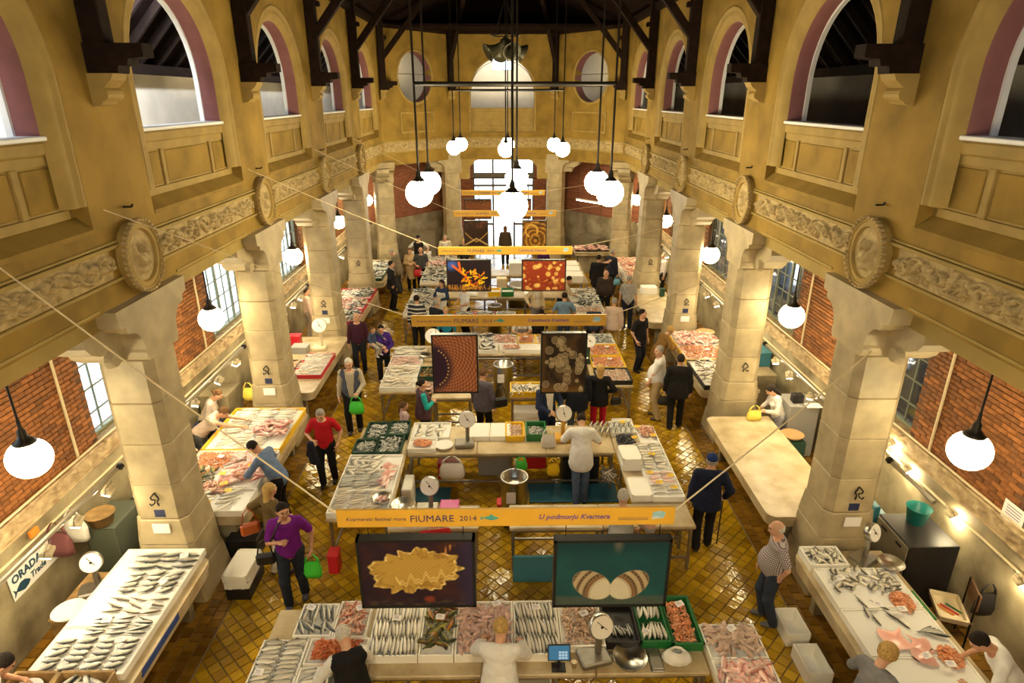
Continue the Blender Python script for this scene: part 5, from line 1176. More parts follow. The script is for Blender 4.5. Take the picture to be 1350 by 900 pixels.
# front left counter
dial_scale(-1.28, 8.38, TT, 0, 'steel dial scale on the front left counter of the second stall', r=.15, hh=.28, pan=False)
pn = MB(); pn.lathe([(.001, .012), (.14, .015), (.19, .07), (.195, .07), (.145, 0), (.001, 0)], 26); tag(pn.build('steel_pan', M['steel'], None, True, (-1.66, 8.42, TT + .062)), 'steel pan beside the dial scale on the front left counter', 'pan'); b = MB(); b.box((0, 0, .03), (.3, .26, .06), bev=.01); tag(b.build('pan_stand', M['steel_d'], None, False, (-1.68, 8.36, TT)), 'low grey stand under the steel pan', 'stand')
mt = MB(); mt.box((0, 0, .07), (.26, .22, .14), bev=.03); mt.box((0, 0, .145), (.30, .26, .02), bev=.008); tag(mt.build('plastic_tub', M['magenta'], None, False, (-.92, 8.36, TT)), 'bright magenta plastic tub on the front left counter', 'tub')
b = MB(); b.box((0, 0, .004), (.26, .20, .008)); tag(b.build('paper_pad', M['paper'], None, False, (-.62, 8.38, TT)), 'white sheet of paper at the end of the front left counter', 'paper')
carrier(-1.02, 8.08, TT, 'bagwhite', 'small white bag crumpled beside the magenta tub', .20, .08)
crate(-1.84, -1.0, 7.96, 8.20, TT, .09, 'foam', 'shallow foam crate of coral red fish behind the first banner', g); heap('pinkfish', -1.80, -1.04, 7.98, 8.18, TT + .07, 26, .04, 'coral red fish behind the first banner')
# inside: drum sink, mats, bags
def drum(x, y, label, r=.23, h=.92):
    t = thing('steel_drum_sink', label, 'sink', (x, y, 0), 0, 'steel drum sinks'); b = MB(); b.lathe([(.001, 0), (r, 0), (r, h), (r + .012, h + .01), (r + .012, h + .03), (r - .015, h + .03), (r - .02, h - .12), (.001, h - .14)], 30); b.build('drum', M['steel'], t, True)
    p = MB(); p.tube([(.02, r * .9, h), (.02, r * .9, h + .22), (.02, r * .6, h + .27), (.02, r * .35, h + .2)], .016, 8); p.build('tap', M['steel'], t, True); n = MB(); n.box((-.06, -r - .001, h * .72), (.16, .006, .22)); n.build('sticker', M['paper'], t); return t
drum(.12, 9.22, 'steel drum sink with a tap inside the second stall'); drum(-.06, 14.1, 'steel drum sink inside the third stall', .24); drum(-.32, 18.75, 'steel drum sink inside the fourth stall', .22)
for (x, y, sx, sy, l) in ((1.25, 10.08, 1.68, .62, 'large blue green rubber mat under the white coat seller'), (-1.42, 10.05, .7, .45, 'small blue green rubber mat at the left inside the second stall')):
    b = MB(); b.box((0, 0, .012), (sx, sy, .022), bev=.005)
    for k in range(4): b.box((-sx / 2 + sx * (k + .5) / 4, sy / 2 - .05, .024), (.05, .02, .004))
    tag(b.build('rubber_mat', M['bluemat'], None, False, (x, y, .003)), l, 'mat')
carrier(-1.02, 10.05, .38, 'bagwhite', 'beige shopping bag hanging from the second back table', .46, .24); carrier(.86, 10.05, .42, 'yellow', 'yellow plastic bag hanging below the yellow scale', .36, .12); carrier(.26, 10.06, .55, 'limebag', 'green bag hanging behind the drum sink', .26, .12)
def rbox(x, y, z, sx, sy, sz, m, label, nm='storage_box', cat='box', rz=0, lid=True):
    t = thing(nm, label, cat, (x, y, z), rz); b = MB(); b.box((0, 0, sz / 2), (sx, sy, sz), bev=min(.015, sz * .2)); b.build('body', M[m], t)
    if lid: b = MB(); b.box((0, 0, sz + .008), (sx + .015, sy + .015, .02), bev=.006); b.build('lid', M[m], t)
    return t
rbox(-1.15, 10.75, 0, .4, .35, .35, 'red', 'red box stored under the second back table at the left'); rbox(.55, 10.7, .25, .42, .35, .3, 'red', 'red box behind the green hanging bag'); rbox(1.42, 10.6, .0, .7, .5, .55, 'black', 'black box under the second back table by the seller'); rbox(-.25, 10.62, 0.05, .62, .04, .5, 'greyplastic', 'grey panel leaning under the second back table', 'panel', 'panel', lid=False); rbox(-.12, 9.4, 0, .12, .2, .3, 'red', 'small red box beside the drum sink'); rbox(-1.9 + .1, 9.75, .0, .18, .5, .5, 'foam', 'foam box standing at the inner side of the left arm', lid=False)
rbox(.38, 7.75, .0, .62, .05, .50, 'tealcrate', 'blue grey plastic board leaning under the empty counter', 'plastic_board', 'board', lid=False); rbox(-2.74, 8.06, 0.0, .16, .22, .34, 'red', 'red box on the floor left of the first banner'); heap('whiting', 1.75, 2.05, 9.9, 10.4, .3, 26, .15, 'pale tangle of netting and bags under the right corner table')

# ------------------------------------------------------------------ THIRD ISLAND
g = 'crates on the third stall'
table(-2.85, -1.66, 12.75, 15.6, TT, 'marble table forming the left arm of the third stall'); table(-1.65, 2.0, 14.95, 16.2, TT, 'marble back table of the third stall'); table(2.01, 2.92, 13.0, 16.2, TT, 'marble table forming the right arm of the third stall')
table(-1.65, -.75, 12.45, 12.95, TT, 'short counter at the front left of the third stall'); table(.08, 1.72, 12.45, 13.0, TT, 'counter with a yellow crate at the front of the third stall', m='wood')
for k in range(4):
    y0 = 12.78 + k * .62; crate(-2.84, -2.05, y0, y0 + .60, TT, .11, 'foam', '%s foam crate from the near end on the left arm of the third stall' % ORD[k], g); heap(('whiting', 'whiting', 'squid', 'bass')[k], -2.84, -2.05, y0, y0 + .60, ZG, (26, 26, 45, 16)[k], .05, '%s fish pile from the near end on the left arm of the third stall' % ORD[k], ang=.3)
heap('squid', -2.04, -1.5, 12.6, 13.2, TT, 60, .09, 'pink pile of squid at the near left corner of the third stall')
crate(-2.03, -1.62, 13.3, 13.9, TT, .13, 'dkgreen', 'dark green crate inside the left arm of the third stall', g, ice=False); heap('wrasse', -2.03, -1.62, 13.3, 13.9, TT + .05, 30, .06, 'green fish in the dark green crate of the third stall')
dial_scale(-1.86, 14.6, TT, .0, 'large white dial scale on the left arm of the third stall', body='creambox', r=.19, hh=.40, pan=True)
for k, (x0, x1, m_, sp, n_) in enumerate([(-1.6, -1.2, 'foam', 'bass', 12), (-1.18, -.78, 'black', 'mussel', 130), (-.76, -.36, 'foam', 'bass', 8), (-.34, .30, 'foam', 'redmullet', 60), (.32, .80, 'yellow', 'prawn', 120), (.82, 1.4, 'yellow', 'palprawn', 120), (1.42, 1.98, 'foam', 'silver', 24)]):
    crate(x0, x1, 15.45, 16.1, TT, .11, m_, '%s crate from the left on the third back table' % ORD[k], g); heap(sp, x0, x1, 15.45, 16.1, ZG, n_, .06, '%s seafood pile from the left on the third back table' % ORD[k])
crate(-.8, -.2, 15.0, 15.42, TT, .10, 'foam', 'foam tray of dark fish at the inner edge of the third back table', g); heap('bass', -.8, -.2, 15.0, 15.42, ZG, 5, .03, 'few dark fish at the inner edge of the third back table'); crate(-.15, .95, 15.0, 15.42, TT, .10, 'foam', 'long foam tray of red fish at the inner edge of the third back table', g); heap('redmullet', -.1, .4, 15.05, 15.38, ZG, 40, .03, 'red fish in the long foam tray of the third back table')
crate(.10, .86, 12.46, 12.98, TT, .13, 'yellow', 'yellow crate of silver fish at the front of the third stall', g); heap('bass', .10, .86, 12.46, 12.98, TT + .06, 26, .07, 'silver fish in the yellow crate at the front of the third stall', ang=1.2, sc=.7); crate(.90, 1.70, 12.46, 12.98, TT, .13, 'yellow', 'second yellow crate half hidden by the ring picture', g); heap('squid', .9, 1.7, 12.46, 12.98, TT + .06, 40, .06, 'squid in the second yellow crate')
for k in range(4): y0 = 13.05 + k * .78; crate(2.10, 2.90, y0, y0 + .74, TT, .11, ('black', 'yellow', 'yellow', 'foam')[k], '%s crate from the near end on the right arm of the third stall' % ORD[k], g); heap(('palprawn', 'prawn', 'prawn', 'sardine')[k], 2.10, 2.90, y0, y0 + .74, ZG - .02, 200, .06, '%s seafood pile from the near end on the right arm of the third stall' % ORD[k])
dial_scale(2.0, 14.4, TT, .2, 'dark green dial scale on the right arm of the third stall', body='dkgreen', r=.16, hh=.34); foam_stack(.45, 12.7, 2, '%s foam box lying under the front counter of the third stall', .55, .4, .2); foam_stack(2.6, 12.3, 2, '%s cream box on the floor behind the woman in red trousers', .45, .6, 0)
b = MB(); b.lathe([(.001, 0), (.13, 0), (.15, .28), (.155, .28), (.14, .27), (.001, .26)], 20); tag(b.build('white_bucket', M['white'], None, True, (-.52, 13.4, 0)), 'white bucket on the floor inside the third stall', 'bucket'); rbox(-.5, 13.8, 0, .35, .3, .3, 'blue', 'blue box beside the steel drum of the third stall')
for k, (x, y) in enumerate([(.55, 15.75), (1.1, 15.75), (2.55, 14.2), (2.6, 15.0)]): ptag(x, y, ZG + .09, '%s white price tag from the left on the third stall' % ORD[k], 'price tags of the third stall')
# ------------------------------------------------------------------ FOURTH AND FIFTH ISLANDS
g = 'crates on the far stalls'
table(-3.08, -2.1, 17.9, 20.6, TT, 'marble table forming the left arm of the fourth stall'); table(-2.09, 2.1, 19.85, 20.6, TT, 'marble back table of the fourth stall'); table(2.11, 3.05, 17.9, 20.6, TT, 'marble table forming the right arm of the fourth stall'); table(-1.7, 2.0, 17.75, 18.15, TT, 'front counter of the fourth stall behind the second banner')
for k in range(4):
    y0 = 17.92 + k * .66; crate(-3.06, -2.12, y0, y0 + .64, TT, .11, 'foam', '%s foam crate from the near end on the left arm of the fourth stall' % ORD[k], g); heap(('whiting', 'mackerel', 'whiting', 'mackerel')[k], -3.06, -2.12, y0, y0 + .64, ZG, 34, .06, '%s fish pile from the near end on the left arm of the fourth stall' % ORD[k])
    crate(2.12, 3.04, y0, y0 + .64, TT, .11, 'foam', '%s foam crate from the near end on the right arm of the fourth stall' % ORD[k], g); heap(('palprawn', 'mackerel', 'mackerel', 'whiting')[k], 2.12, 3.04, y0, y0 + .64, ZG, (120, 30, 30, 30)[k], .06, '%s fish pile from the near end on the right arm of the fourth stall' % ORD[k])
for k in range(3): crate(-1.5 + k * .62, -.92 + k * .62, 17.78, 18.12, TT, .10, ('red', 'red', 'foam')[k], '%s crate from the left on the front counter of the fourth stall' % ORD[k], g); heap('sardine', -1.5 + k * .62, -.92 + k * .62, 17.78, 18.12, ZG, 60, .05, '%s sardine pile from the left on the front counter of the fourth stall' % ORD[k])
crate(-.55, -.15, 19.95, 20.45, TT, .16, 'yellow', 'yellow printed crate on the back table of the fourth stall', g); crate(-.1, .3, 19.95, 20.45, TT, .16, 'green', 'green printed crate on the back table of the fourth stall', g); rbox(.9, 20.2, TT, .5, .4, .08, 'foam', 'flat foam box on the back table of the fourth stall', lid=False); rbox(-1.2, 20.2, TT, .6, .4, .08, 'foam', 'flat foam box left on the back table of the fourth stall', lid=False)
table(-3.0, -1.9, 21.4, 25.2, TT, 'left table of the fifth stall piled with fish'); table(1.9, 3.0, 21.6, 24.6, TT, 'right table of the fifth stall with white foam boxes'); table(-1.2, 1.6, 22.6, 23.5, TT, 'far counter with white display boxes')
for k in range(5): y0 = 21.45 + k * .74; crate(-2.98, -1.92, y0, y0 + .72, TT, .11, 'foam', '%s foam crate from the near end on the left table of the fifth stall' % ORD[k], g); heap(('mackerel', 'bass', 'whiting', 'pinkfish', 'whiting')[k], -2.98, -1.92, y0, y0 + .72, ZG, 30, .10, '%s fish pile from the near end on the left table of the fifth stall' % ORD[k])
for k in range(3): foam_stack(2.4, 21.95 + k * .8, 2, ['%s foam box of the near stack on the right table of the fifth stall', '%s foam box of the middle stack on the right table of the fifth stall', '%s foam box of the far stack on the right table of the fifth stall'][k], .8, .7)
for k, x in enumerate((-.75, .45, 1.15)): rbox(x, 22.95, TT, .55, .5, .42, 'white', ['left white display box on the far counter', 'middle white display box on the far counter', 'right white display box on the far counter'][k], 'display_box')
b = MB(); b.lathe([(.001, 0), (.42, 0), (.45, .75), (.47, .80), (.40, .80), (.001, .7)], 28); tag(b.build('steel_basin', M['steel'], None, True, (.55, 21.6, 0)), 'round steel basin inside the fifth stall', 'basin'); rbox(-.1, 21.5, 0, .35, .3, 1.05, 'creambox', 'cream cabinet beside the round basin', 'cabinet')
table(2.95, 4.5, 25.9, 27.2, .95, 'far right counter with dark trays of fish', legs='stone')
for k in range(3): crate(3.0 + k * .5, 3.46 + k * .5, 25.95, 26.9, .95, .06, 'black', '%s dark tray from the left on the far right counter' % ORD[k], g, ice=False); heap('pinkfish', 3.0 + k * .5, 3.46 + k * .5, 25.95, 26.9, .98, 26, .06, '%s fish pile from the left on the far right counter' % ORD[k])
# ------------------------------------------------------------------ SIDE COUNTERS, LEFT ROW
g = 'crates on the left counters'
def counter(x0, x1, y0, y1, label, rx=None):
    """stone counter between the pillars, rounded corners on the nave side"""
    t = thing('stone_counter', label, 'counter', ((x0 + x1) / 2, (y0 + y1) / 2, 0), 0, 'stone counters of the aisles'); sx, sy = x1 - x0, y1 - y0; s = 1 if x0 > 0 else -1; r = .16; P = []
    nv = -s * sx / 2                               # nave side x
    for (cy, a0) in ((-1, 0), (1, 1)):
        pts = [(nv + s * r - s * r * math.cos(q), cy * (sy / 2 - r) + cy * r * math.sin(q)) for q in [PI / 2 * k / 6 for k in range(7)]]; P += pts[::-1] if cy < 0 else pts
    P = [(-nv, -sy / 2)] + P + [(-nv, sy / 2)]
    m = MB(); m.prism(P, TT - .07, TT, 'z'); m.build('slab', M['slab'], t); m = MB(); m.prism([(x * .97, y * .985) for x, y in P], TT - .20, TT - .072, 'z'); m.build('edge_beam', M['slab'], t)
    n = max(2, round(sy / 1.7))
    for k in range(n): m = MB(); m.box((s * .08, -sy / 2 + .3 + (sy - .6) * k / (n - 1), (TT - .2) / 2), (sx * .7, .12, TT - .2), bev=.01); m.build('support', M['dado'], t)
    return t
counter(-5.55, -4.25, 4.3, 7.37, 'left stone counter nearest the camera under rows of silver fish'); counter(-5.75, -4.12, 8.33, 11.82, 'second left stone counter piled with pink fish and yellow tags'); counter(-5.60, -4.30, 12.75, 16.3, 'third left stone counter with a white dial scale'); counter(-5.60, -4.28, 17.2, 20.7, 'fourth left stone counter with a red edge'); counter(-5.6, -4.3, 21.7, 25.1, 'fifth left stone counter at the far end')
# L0
for k in range(3): y0 = 5.32 + k * .71; crate(-5.46, -4.36, y0, y0 + .70, TT, .10, 'foam', '%s long foam tray from the camera on the nearest left counter' % ORD[k], g, fill=.62)
ZL = TT + .10
random.seed(5)
LB = [('bass', 6.98, 7.34, 3, 3, .0, 'dark backed'), ('bream', 6.55, 6.95, 4, 3, .25, 'grey'), ('whiting', 6.18, 6.5, 3, 3, -.15, 'pale slim'), ('silver', 5.86, 6.15, 5, 3, .1, 'silver'), ('bream', 5.36, 5.82, 5, 4, .3, 'small silver')]
for (sp, y0, y1, nr, nc, a, nm) in LB: rows(sp, -5.15 if nc < 4 else -5.40, -4.40, y0, y1, ZL, nr, nc, PI + a, '%s fish in a row on the nearest left counter' % nm, '%s fish on the nearest left counter' % nm, jit=.18, sc=.92)
for k, (x, y) in enumerate([(-4.55, 7.22), (-4.6, 6.72), (-4.58, 6.3), (-4.95, 6.05), (-4.62, 5.75)]): ptag(x, y, ZL + .06, '%s white price tag from the pillar on the nearest left counter' % ORD[k], 'price tags of the left counter')
rbox(-4.26, 5.9, TT - .12, .03, .9, .12, 'blue', 'blue edge strip on the front of the nearest left counter', 'edge_strip', 'strip', lid=False)
crate(-5.50, -5.02, 4.85, 5.28, TT, .20, 'wood', 'wooden crate with a dish at the near left corner', g, ice=False); crate(-5.00, -4.40, 4.75, 5.28, TT, .20, 'wood', 'wooden crate of large fish at the near left corner', g, ice=False); heap('bass', -5.0, -4.4, 4.75, 5.28, TT + .08, 12, .07, 'large fish in the wooden crate at the near left corner')
pn = MB(); pn.lathe([(.001, .02), (.12, .022), (.17, .06), (.175, .06), (.13, 0), (.001, 0)], 24); tag(pn.build('white_dish', M['white'], None, True, (-5.26, 5.06, TT + .10)), 'white dish of prawns in the near left wooden crate', 'dish'); heap('palprawn', -5.42, -5.10, 4.92, 5.2, TT + .13, 40, .03, 'prawns in the white dish at the near left corner', oval=True)
dial_scale(-5.72, 6.95, .62, .4, 'old dial scale with a large white pan behind the nearest left counter', r=.14, hh=.30, pan=False)
def rbowl(x, y, z, r, m, label, nm='bowl'):
    b = MB(); b.lathe([(.001, .012), (r * .7, .016), (r, .07), (r + .006, .07), (r * .74, 0), (.001, 0)], 24); return tag(b.build(nm, M[m], None, True, (x, y, z)), label, 'bowl')
rbox(-5.82, 6.9, 0, .42, .9, .60, 'wood', 'low wooden cabinet behind the nearest left counter', 'cabinet', 'cabinet'); rbowl(-5.78, 6.52, .66, .20, 'white', 'large white scale pan behind the nearest left counter'); rbowl(-6.02, 8.9, .825, .16, 'steel', 'steel bowl on the dark box behind the first left pillar')
rbox(-6.15, 8.25, 0, .45, .7, .95, 'greygreen', 'grey green chest behind the first left pillar', 'chest', 'chest'); bk_ = MB(); bk_.lathe([(.001, 0), (.15, 0), (.20, .18), (.21, .18), (.19, .17), (.001, .15)], 18); tag(bk_.build('basket', M['wood'], None, True, (-6.15, 8.0, .985)), 'brown wicker basket on the grey green chest', 'basket')
rbox(-6.02, 8.9, 0, .4, .5, .8, 'black', 'dark box beside the first left pillar'); rbox(-5.5, 6.1, 0, .3, .4, .42, 'blue', 'blue crate on the floor of the left aisle', lid=False); rbox(-5.62, 5.55, 0, .3, .4, .35, 'tealcrate', 'grey crate on the floor of the left aisle'); rbox(-5.68, 6.4, 0, .26, .3, .50, 'creambox', 'cream box beside the white scale pan')
for k, (y, z, m_, l) in enumerate([(7.70, 1.25, 'bagwhite', 'cream shopping bag hanging on the left wall'), (7.35, 1.28, 'mauve', 'mauve net bag hanging on the left wall')]): carrier(-6.33, y, z - .35, m_, l, .55, .17)
tag(MB().box((0, 0, 0), (.05, .16, .1), bev=.01).build('orange_cloth', M['orange'], None, False, (-6.42, 7.1, 1.52)), 'orange cloth hanging below the ledge on the left wall', 'cloth')
# sign on the left wall
sg = thing('wall_sign', 'white sign with dark lettering and a fish on the left wall', 'sign', (-6.47, 6.99, 1.03)); sg.scale = (.9, .9, .9); b = MB(); b.box((0, 0, 0), (.012, .98, .42)); b.build('board', M['white'], sg)
M['ink_t'] = mat('teal_ink', (.01, .05, .09), .5)
for me, y0, y1, zc in ((text_mesh('ORADA', .2, M['ink_t'], 0, .008), -.44, .18, .10), (text_mesh('Trade', .12, M['ink_t'], .2, .004), -.10, .22, -.07)):
    xs = [v.co.x for v in me.vertices]; zz = [v.co.y for v in me.vertices]; k = (y1 - y0) / (max(xs) - min(xs)); o = link('lettering', me, sg); o.rotation_euler = (PI / 2, 0, PI / 2); o.scale = (k, k, 1); o.location = (.008, y0 - min(xs) * k, zc - (min(zz) + max(zz)) / 2 * k)
b = MB(); b.prism([(x * 2.2 - .27, z * 3.6 - .10) for x, z in prof], .006, .009, 'x'); b.prism([(-.40, -.10), (-.47, -.03), (-.45, -.10), (-.47, -.17)], .006, .009, 'x'); b.build('fish_emblem', M['ink_t'], sg)
b = MB(); b.box((.008, .33, -.055), (.003, .18, .02)); b.box((.008, .33, -.09), (.003, .14, .012)); b.build('small_print', M['ink_t'], sg)
foam_stack(-4.02, 7.72, 2, '%s foam box by the foot of the first left pillar', .36, .62, .22); rbox(-4.02, 7.72, 0, .36, .6, .21, 'black', 'black crate under the foam boxes at the first left pillar', lid=False); rbox(-4.30, 8.6, 0, .5, .5, .35, 'black', 'black crate under the near end of the second left counter', lid=False)
# L1
crate(-5.62, -4.18, 10.15, 11.80, TT, .12, 'yellow', 'large yellow edged tray of long fish on the second left counter', g); crate(-5.62, -4.18, 8.95, 10.13, TT, .11, 'foam', 'large foam tray of pink fish and prawns on the second left counter', g); crate(-5.25, -4.15, 8.30, 8.93, TT, .11, 'foam', 'foam tray of eels at the near end of the second left counter', g)
rows('bass', -5.45, -4.3, 10.75, 11.75, ZG + .03, 10, 3, .1, 'long silver fish at the far end of the second left counter', 'long fish on the second left counter', jit=.12); rows('whiting', -5.4, -4.5, 10.2, 10.7, ZG + .03, 6, 3, .35, 'pale fish in front of the leaning seller on the second left counter', 'pale fish on the second left counter', jit=.2)
heap('pinkfish', -4.95, -4.2, 10.55, 11.2, ZG + .04, 40, .09, 'pink fish under the hands of the leaning seller'); heap('prawn', -5.6, -4.9, 9.5, 10.1, ZG, 170, .07, 'orange prawns on the second left counter'); heap('pinkfish', -4.95, -4.2, 9.1, 10.1, ZG, 70, .08, 'pink fish in front of the blue shirt customer'); heap('wrasse', -5.6, -5.0, 9.0, 9.55, ZG, 45, .07, 'dark fish at the aisle side of the second left counter'); heap('redmullet', -5.2, -4.6, 8.75, 9.2, ZG, 60, .06, 'red fish near the first left pillar'); rows('bass', -5.1, -4.3, 8.35, 8.9, ZG, 4, 2, .6, 'dark eel like fish at the near end of the second left counter', 'eel like fish on the second left counter', jit=.3)
for k, (x, y) in enumerate([(-4.4, 9.95), (-4.45, 9.5), (-4.85, 9.25), (-4.7, 8.95), (-4.55, 8.75), (-4.75, 8.42)]): ptag(x, y, ZG + .10, '%s yellow price tag from the blue shirt customer on the second left counter' % ORD[k], 'yellow price tags of the left counter', True)
for k, (x, y) in enumerate([(-5.15, 10.1), (-5.1, 9.8), (-4.7, 11.5)]): ptag(x, y, ZG + .10, ['white price tag on the orange prawns, left counter', 'white price tag above the prawns, left counter', 'white price tag on the long fish by the second left pillar'][k], 'white price tags of the second left counter')
bk_ = MB(); bk_.lathe([(.001, 0), (.14, 0), (.19, .12), (.20, .12), (.18, .11), (.001, .10)], 18); tag(bk_.build('cream_basin', M['creambox'], None, True, (-5.95, 9.35, .62)), 'cream plastic basin behind the second left counter', 'basin'); rbox(-5.98, 9.3, 0, .4, .5, .60, 'wood_d', 'dark wooden stool under the cream basin', 'stool', 'stool')
b = MB(); b.box((0, 0, 0), (.008, .42, .60)); ps = b.build('wall_poster', M['paper'], None, False, (-6.47, 11.2, 1.5)); tag(ps, 'white poster with a teal stripe on the left wall', 'poster'); b = MB(); b.box((.006, .05, .05), (.002, .25, .04)); b.build('stripe', M['teal'], ps)
carrier(-5.45, 12.12, 1.0, 'ylbag', 'yellow bag hanging at the second left pillar', .40, .13); rbox(-6.1, 12.2, 0, .6, .7, 1.2, 'dado', 'grey cabinet behind the second left pillar', 'cabinet', 'cabinet'); rbox(-6.15, 11.55, 0, .5, .35, .75, 'blue', 'blue tub behind the leaning seller', lid=False)
# L2
dial_scale(-4.85, 15.35, TT, .1, 'white dial scale on the third left counter beside its pillar', body='creambox', r=.19, hh=.42, pan=False); rbox(-5.3, 15.2, TT, .4, .35, .16, 'greyplastic', 'grey till beside the white dial scale', 'till', 'till'); rbox(-5.55, 15.6, TT, .3, .25, .3, 'red', 'red box behind the white dial scale')
crate(-5.0, -4.32, 13.5, 14.85, TT, .10, 'red', 'red edged tray of small pale fish on the third left counter', g); heap('whiting', -5.0, -4.32, 13.5, 14.85, ZG, 60, .05, 'small pale fish in the red edged tray', ang=.3, sc=.8)
for k in range(2): crate(-5.62 + k * .0, -5.05, 13.3 + k * .58, 13.84 + k * .58, TT, .10, 'black', '%s black tray of salmon fillets on the third left counter' % ['near', 'far'][k], g, ice=False); heap('fillet', -5.62, -5.05, 13.3 + k * .58, 13.84 + k * .58, TT + .05, 14, .04, 'orange fillets in the %s black tray' % ['near', 'far'][k], ang=.4)
carrier(-4.95, 13.2, TT, 'ltblue', 'pale blue plastic bag on the third left counter', .22, .12)
# L3, L4
for k in range(3): y0 = 17.25 + k * 1.14; crate(-5.5, -4.34, y0, y0 + 1.1, TT, .11, 'red', '%s red edged tray from the camera on the fourth left counter' % ORD[k], g); heap(('bass', 'pinkfish', 'sardine')[k], -5.5, -4.34, y0, y0 + 1.1, ZG, (44, 60, 90)[k], .08, '%s fish pile from the camera on the fourth left counter' % ORD[k]); heap('mackerel', -4.9, -4.36, y0 + .1, y0 + 1.0, ZG + .04, 24, .06, '%s dark fish pile along the red edge of the fourth left counter' % ORD[k])
for k in range(2): y0 = 21.9 + k * 1.3; crate(-5.4, -4.4, y0, y0 + 1.2, TT, .11, ('dkgreen', 'foam')[k], ['dark green tray of fish on the fifth left counter', 'foam tray of fish on the fifth left counter'][k], g); heap('mackerel', -5.4, -4.4, y0, y0 + 1.2, ZG, 44, .08, ['dark fish in the green tray of the fifth left counter', 'dark fish in the foam tray of the fifth left counter'][k])
rbox(-3.0 - .7, 27.3, 0, 1.3, .7, 1.5, 'fridge', 'olive cabinet in the left part of the apse', 'cabinet', 'cabinet', rz=.9); foam_stack(-3.55, 26.2, 4, '%s foam box of the stack behind the beige coat woman', .9, .6, .4); rbox(-3.55, 26.2, 0, .9, .6, .375, 'wood', 'wooden box under the foam boxes in the apse')

# ------------------------------------------------------------------ SIDE COUNTERS, RIGHT ROW
g = 'crates on the right counters'
counter(4.12, 5.42, 3.9, 7.36, 'right stone counter nearest the camera with fish and prawns'); counter(4.10, 5.42, 8.16, 11.5, 'empty right stone counter between the first two pillars'); counter(4.40, 5.72, 12.72, 16.25, 'third right stone counter covered with prawns'); counter(4.22, 5.45, 17.3, 20.8, 'empty right stone counter in the fourth bay'); counter(4.35, 5.6, 21.7, 25.1, 'fifth right stone counter with red fish')
for k in range(4): y0 = 3.95 + k * .74; crate(4.20, 5.28, y0, y0 + .73, TT, .10, 'foam', '%s long foam tray from the camera on the nearest right counter' % ORD[k], g, fill=.62)
crate(4.18, 4.72, 6.93, 7.32, TT, .13, 'foam', 'small foam crate of silver fish by the first right pillar', g); heap('bream', 4.18, 4.72, 6.93, 7.32, TT + .08, 22, .05, 'silver fish in the small foam crate by the first right pillar', sc=.7)
random.seed(9)
for k in range(40): single('bream', random.uniform(4.32, 5.18), random.uniform(6.44, 6.86), ZL + random.uniform(0, .05), random.uniform(0, 6.28), 'grey fish in the loose pile on the nearest right counter', 'grey fish on the nearest right counter', .66)
for (x, y, a) in ((4.52, 6.27, 1.8), (4.50, 6.10, 1.4), (4.72, 6.2, 2.3), (4.78, 6.02, 2.2), (4.84, 5.92, 1.9), (4.55, 5.98, 1.6)): single('silver', x, y, ZL, a, 'thin dark fish lying singly on the nearest right counter', 'thin fish on the nearest right counter', .9)
for k in range(6): single('mackerel', 5.05 + .02 * k, 5.80 - .02 * k, ZL + .005 * k, 3.5 - .14 * k, 'mackerel in a fan on the nearest right counter', 'mackerel fan on the right counter', .8)
heap('prawn', 4.86, 5.22, 6.02, 6.46, ZL - .01, 150, .08, 'far heap of orange prawns on the nearest right counter', oval=True); heap('prawn', 4.92, 5.26, 5.18, 5.60, ZL - .01, 150, .08, 'near heap of orange prawns on the nearest right counter', oval=True)
single('skate', 4.60, 5.66, ZL, .8, 'larger pink skate on the nearest right counter', 'skates on the right counter', 1.0); single('skate', 4.80, 5.42, ZL, .4, 'smaller pink skate nearest the viewer on the right counter', 'skates on the right counter', .85); single('skate', 4.86, 5.58, ZL + .01, 2.1, 'pink skate beside the near prawn heap on the right counter', 'skates on the right counter', .7); single('whiting', 5.12, 4.98, ZL, .2, 'single slim pink fish at the near end of the right counter', 'single fish', 1.0)
for k, (x, y) in enumerate([(4.42, 6.62), (4.66, 6.14), (4.92, 6.06), (4.78, 5.36), (4.98, 5.24)]): ptag(x, y, ZL + .08, ['white price tag on the grey fish of the right counter', 'white price tag on the thin fish of the right counter', 'white price tag on the far prawn heap of the right counter', 'white price tag on the pink skates of the right counter', 'white price tag on the near prawn heap of the right counter'][k], 'price tags of the right counter')
dial_scale(5.02, 7.12, TT, .5, 'cream dial scale behind the small foam crate at the first right pillar', body='steel', r=.13, hh=.30, pan=False); rbowl(5.28, 6.92, TT + .10, .17, 'steel', 'dark steel bowl beside the cream dial scale'); rbox(5.37, 6.3, TT, .05, .5, .02, 'green', 'green cutting board strip on the aisle edge of the right counter', 'cutting_board', 'board', lid=False)
for k, (y, l) in enumerate([(6.68, 'far foam box on the floor beside the nearest right counter'), (6.05, 'near foam box on the floor beside the nearest right counter')]): crate(3.78, 4.10, y - .22, y + .26, .0, .22, 'foam', l, g, ice=False)
bx_ = thing('black_cabinet', 'black cabinet with a grey door by the right wall', 'cabinet', (6.02, 7.52, 0)); b = MB(); b.box((0, 0, .55), (.72, .78, 1.08), bev=.012); b.build('body', M['black'], bx_); b = MB(); b.box((-.37, 0, .55), (.02, .74, 1.02), bev=.005); dr_ = b.build('door', M['fridge'], bx_); b = MB(); [b.box((-.385, yy, .98), (.012, .12, .035)) for yy in (-.18, .18)]; b.build('handle', M['black'], dr_)
bk_ = MB(); bk_.lathe([(.001, 0), (.12, 0), (.165, .26), (.175, .26), (.16, .25), (.115, .02), (.001, .02)], 24); bu = bk_.build('bucket', M['teal'], None, True, (6.08, 7.70, 1.092)); tag(bu, 'green plastic bucket on the black cabinet', 'bucket')
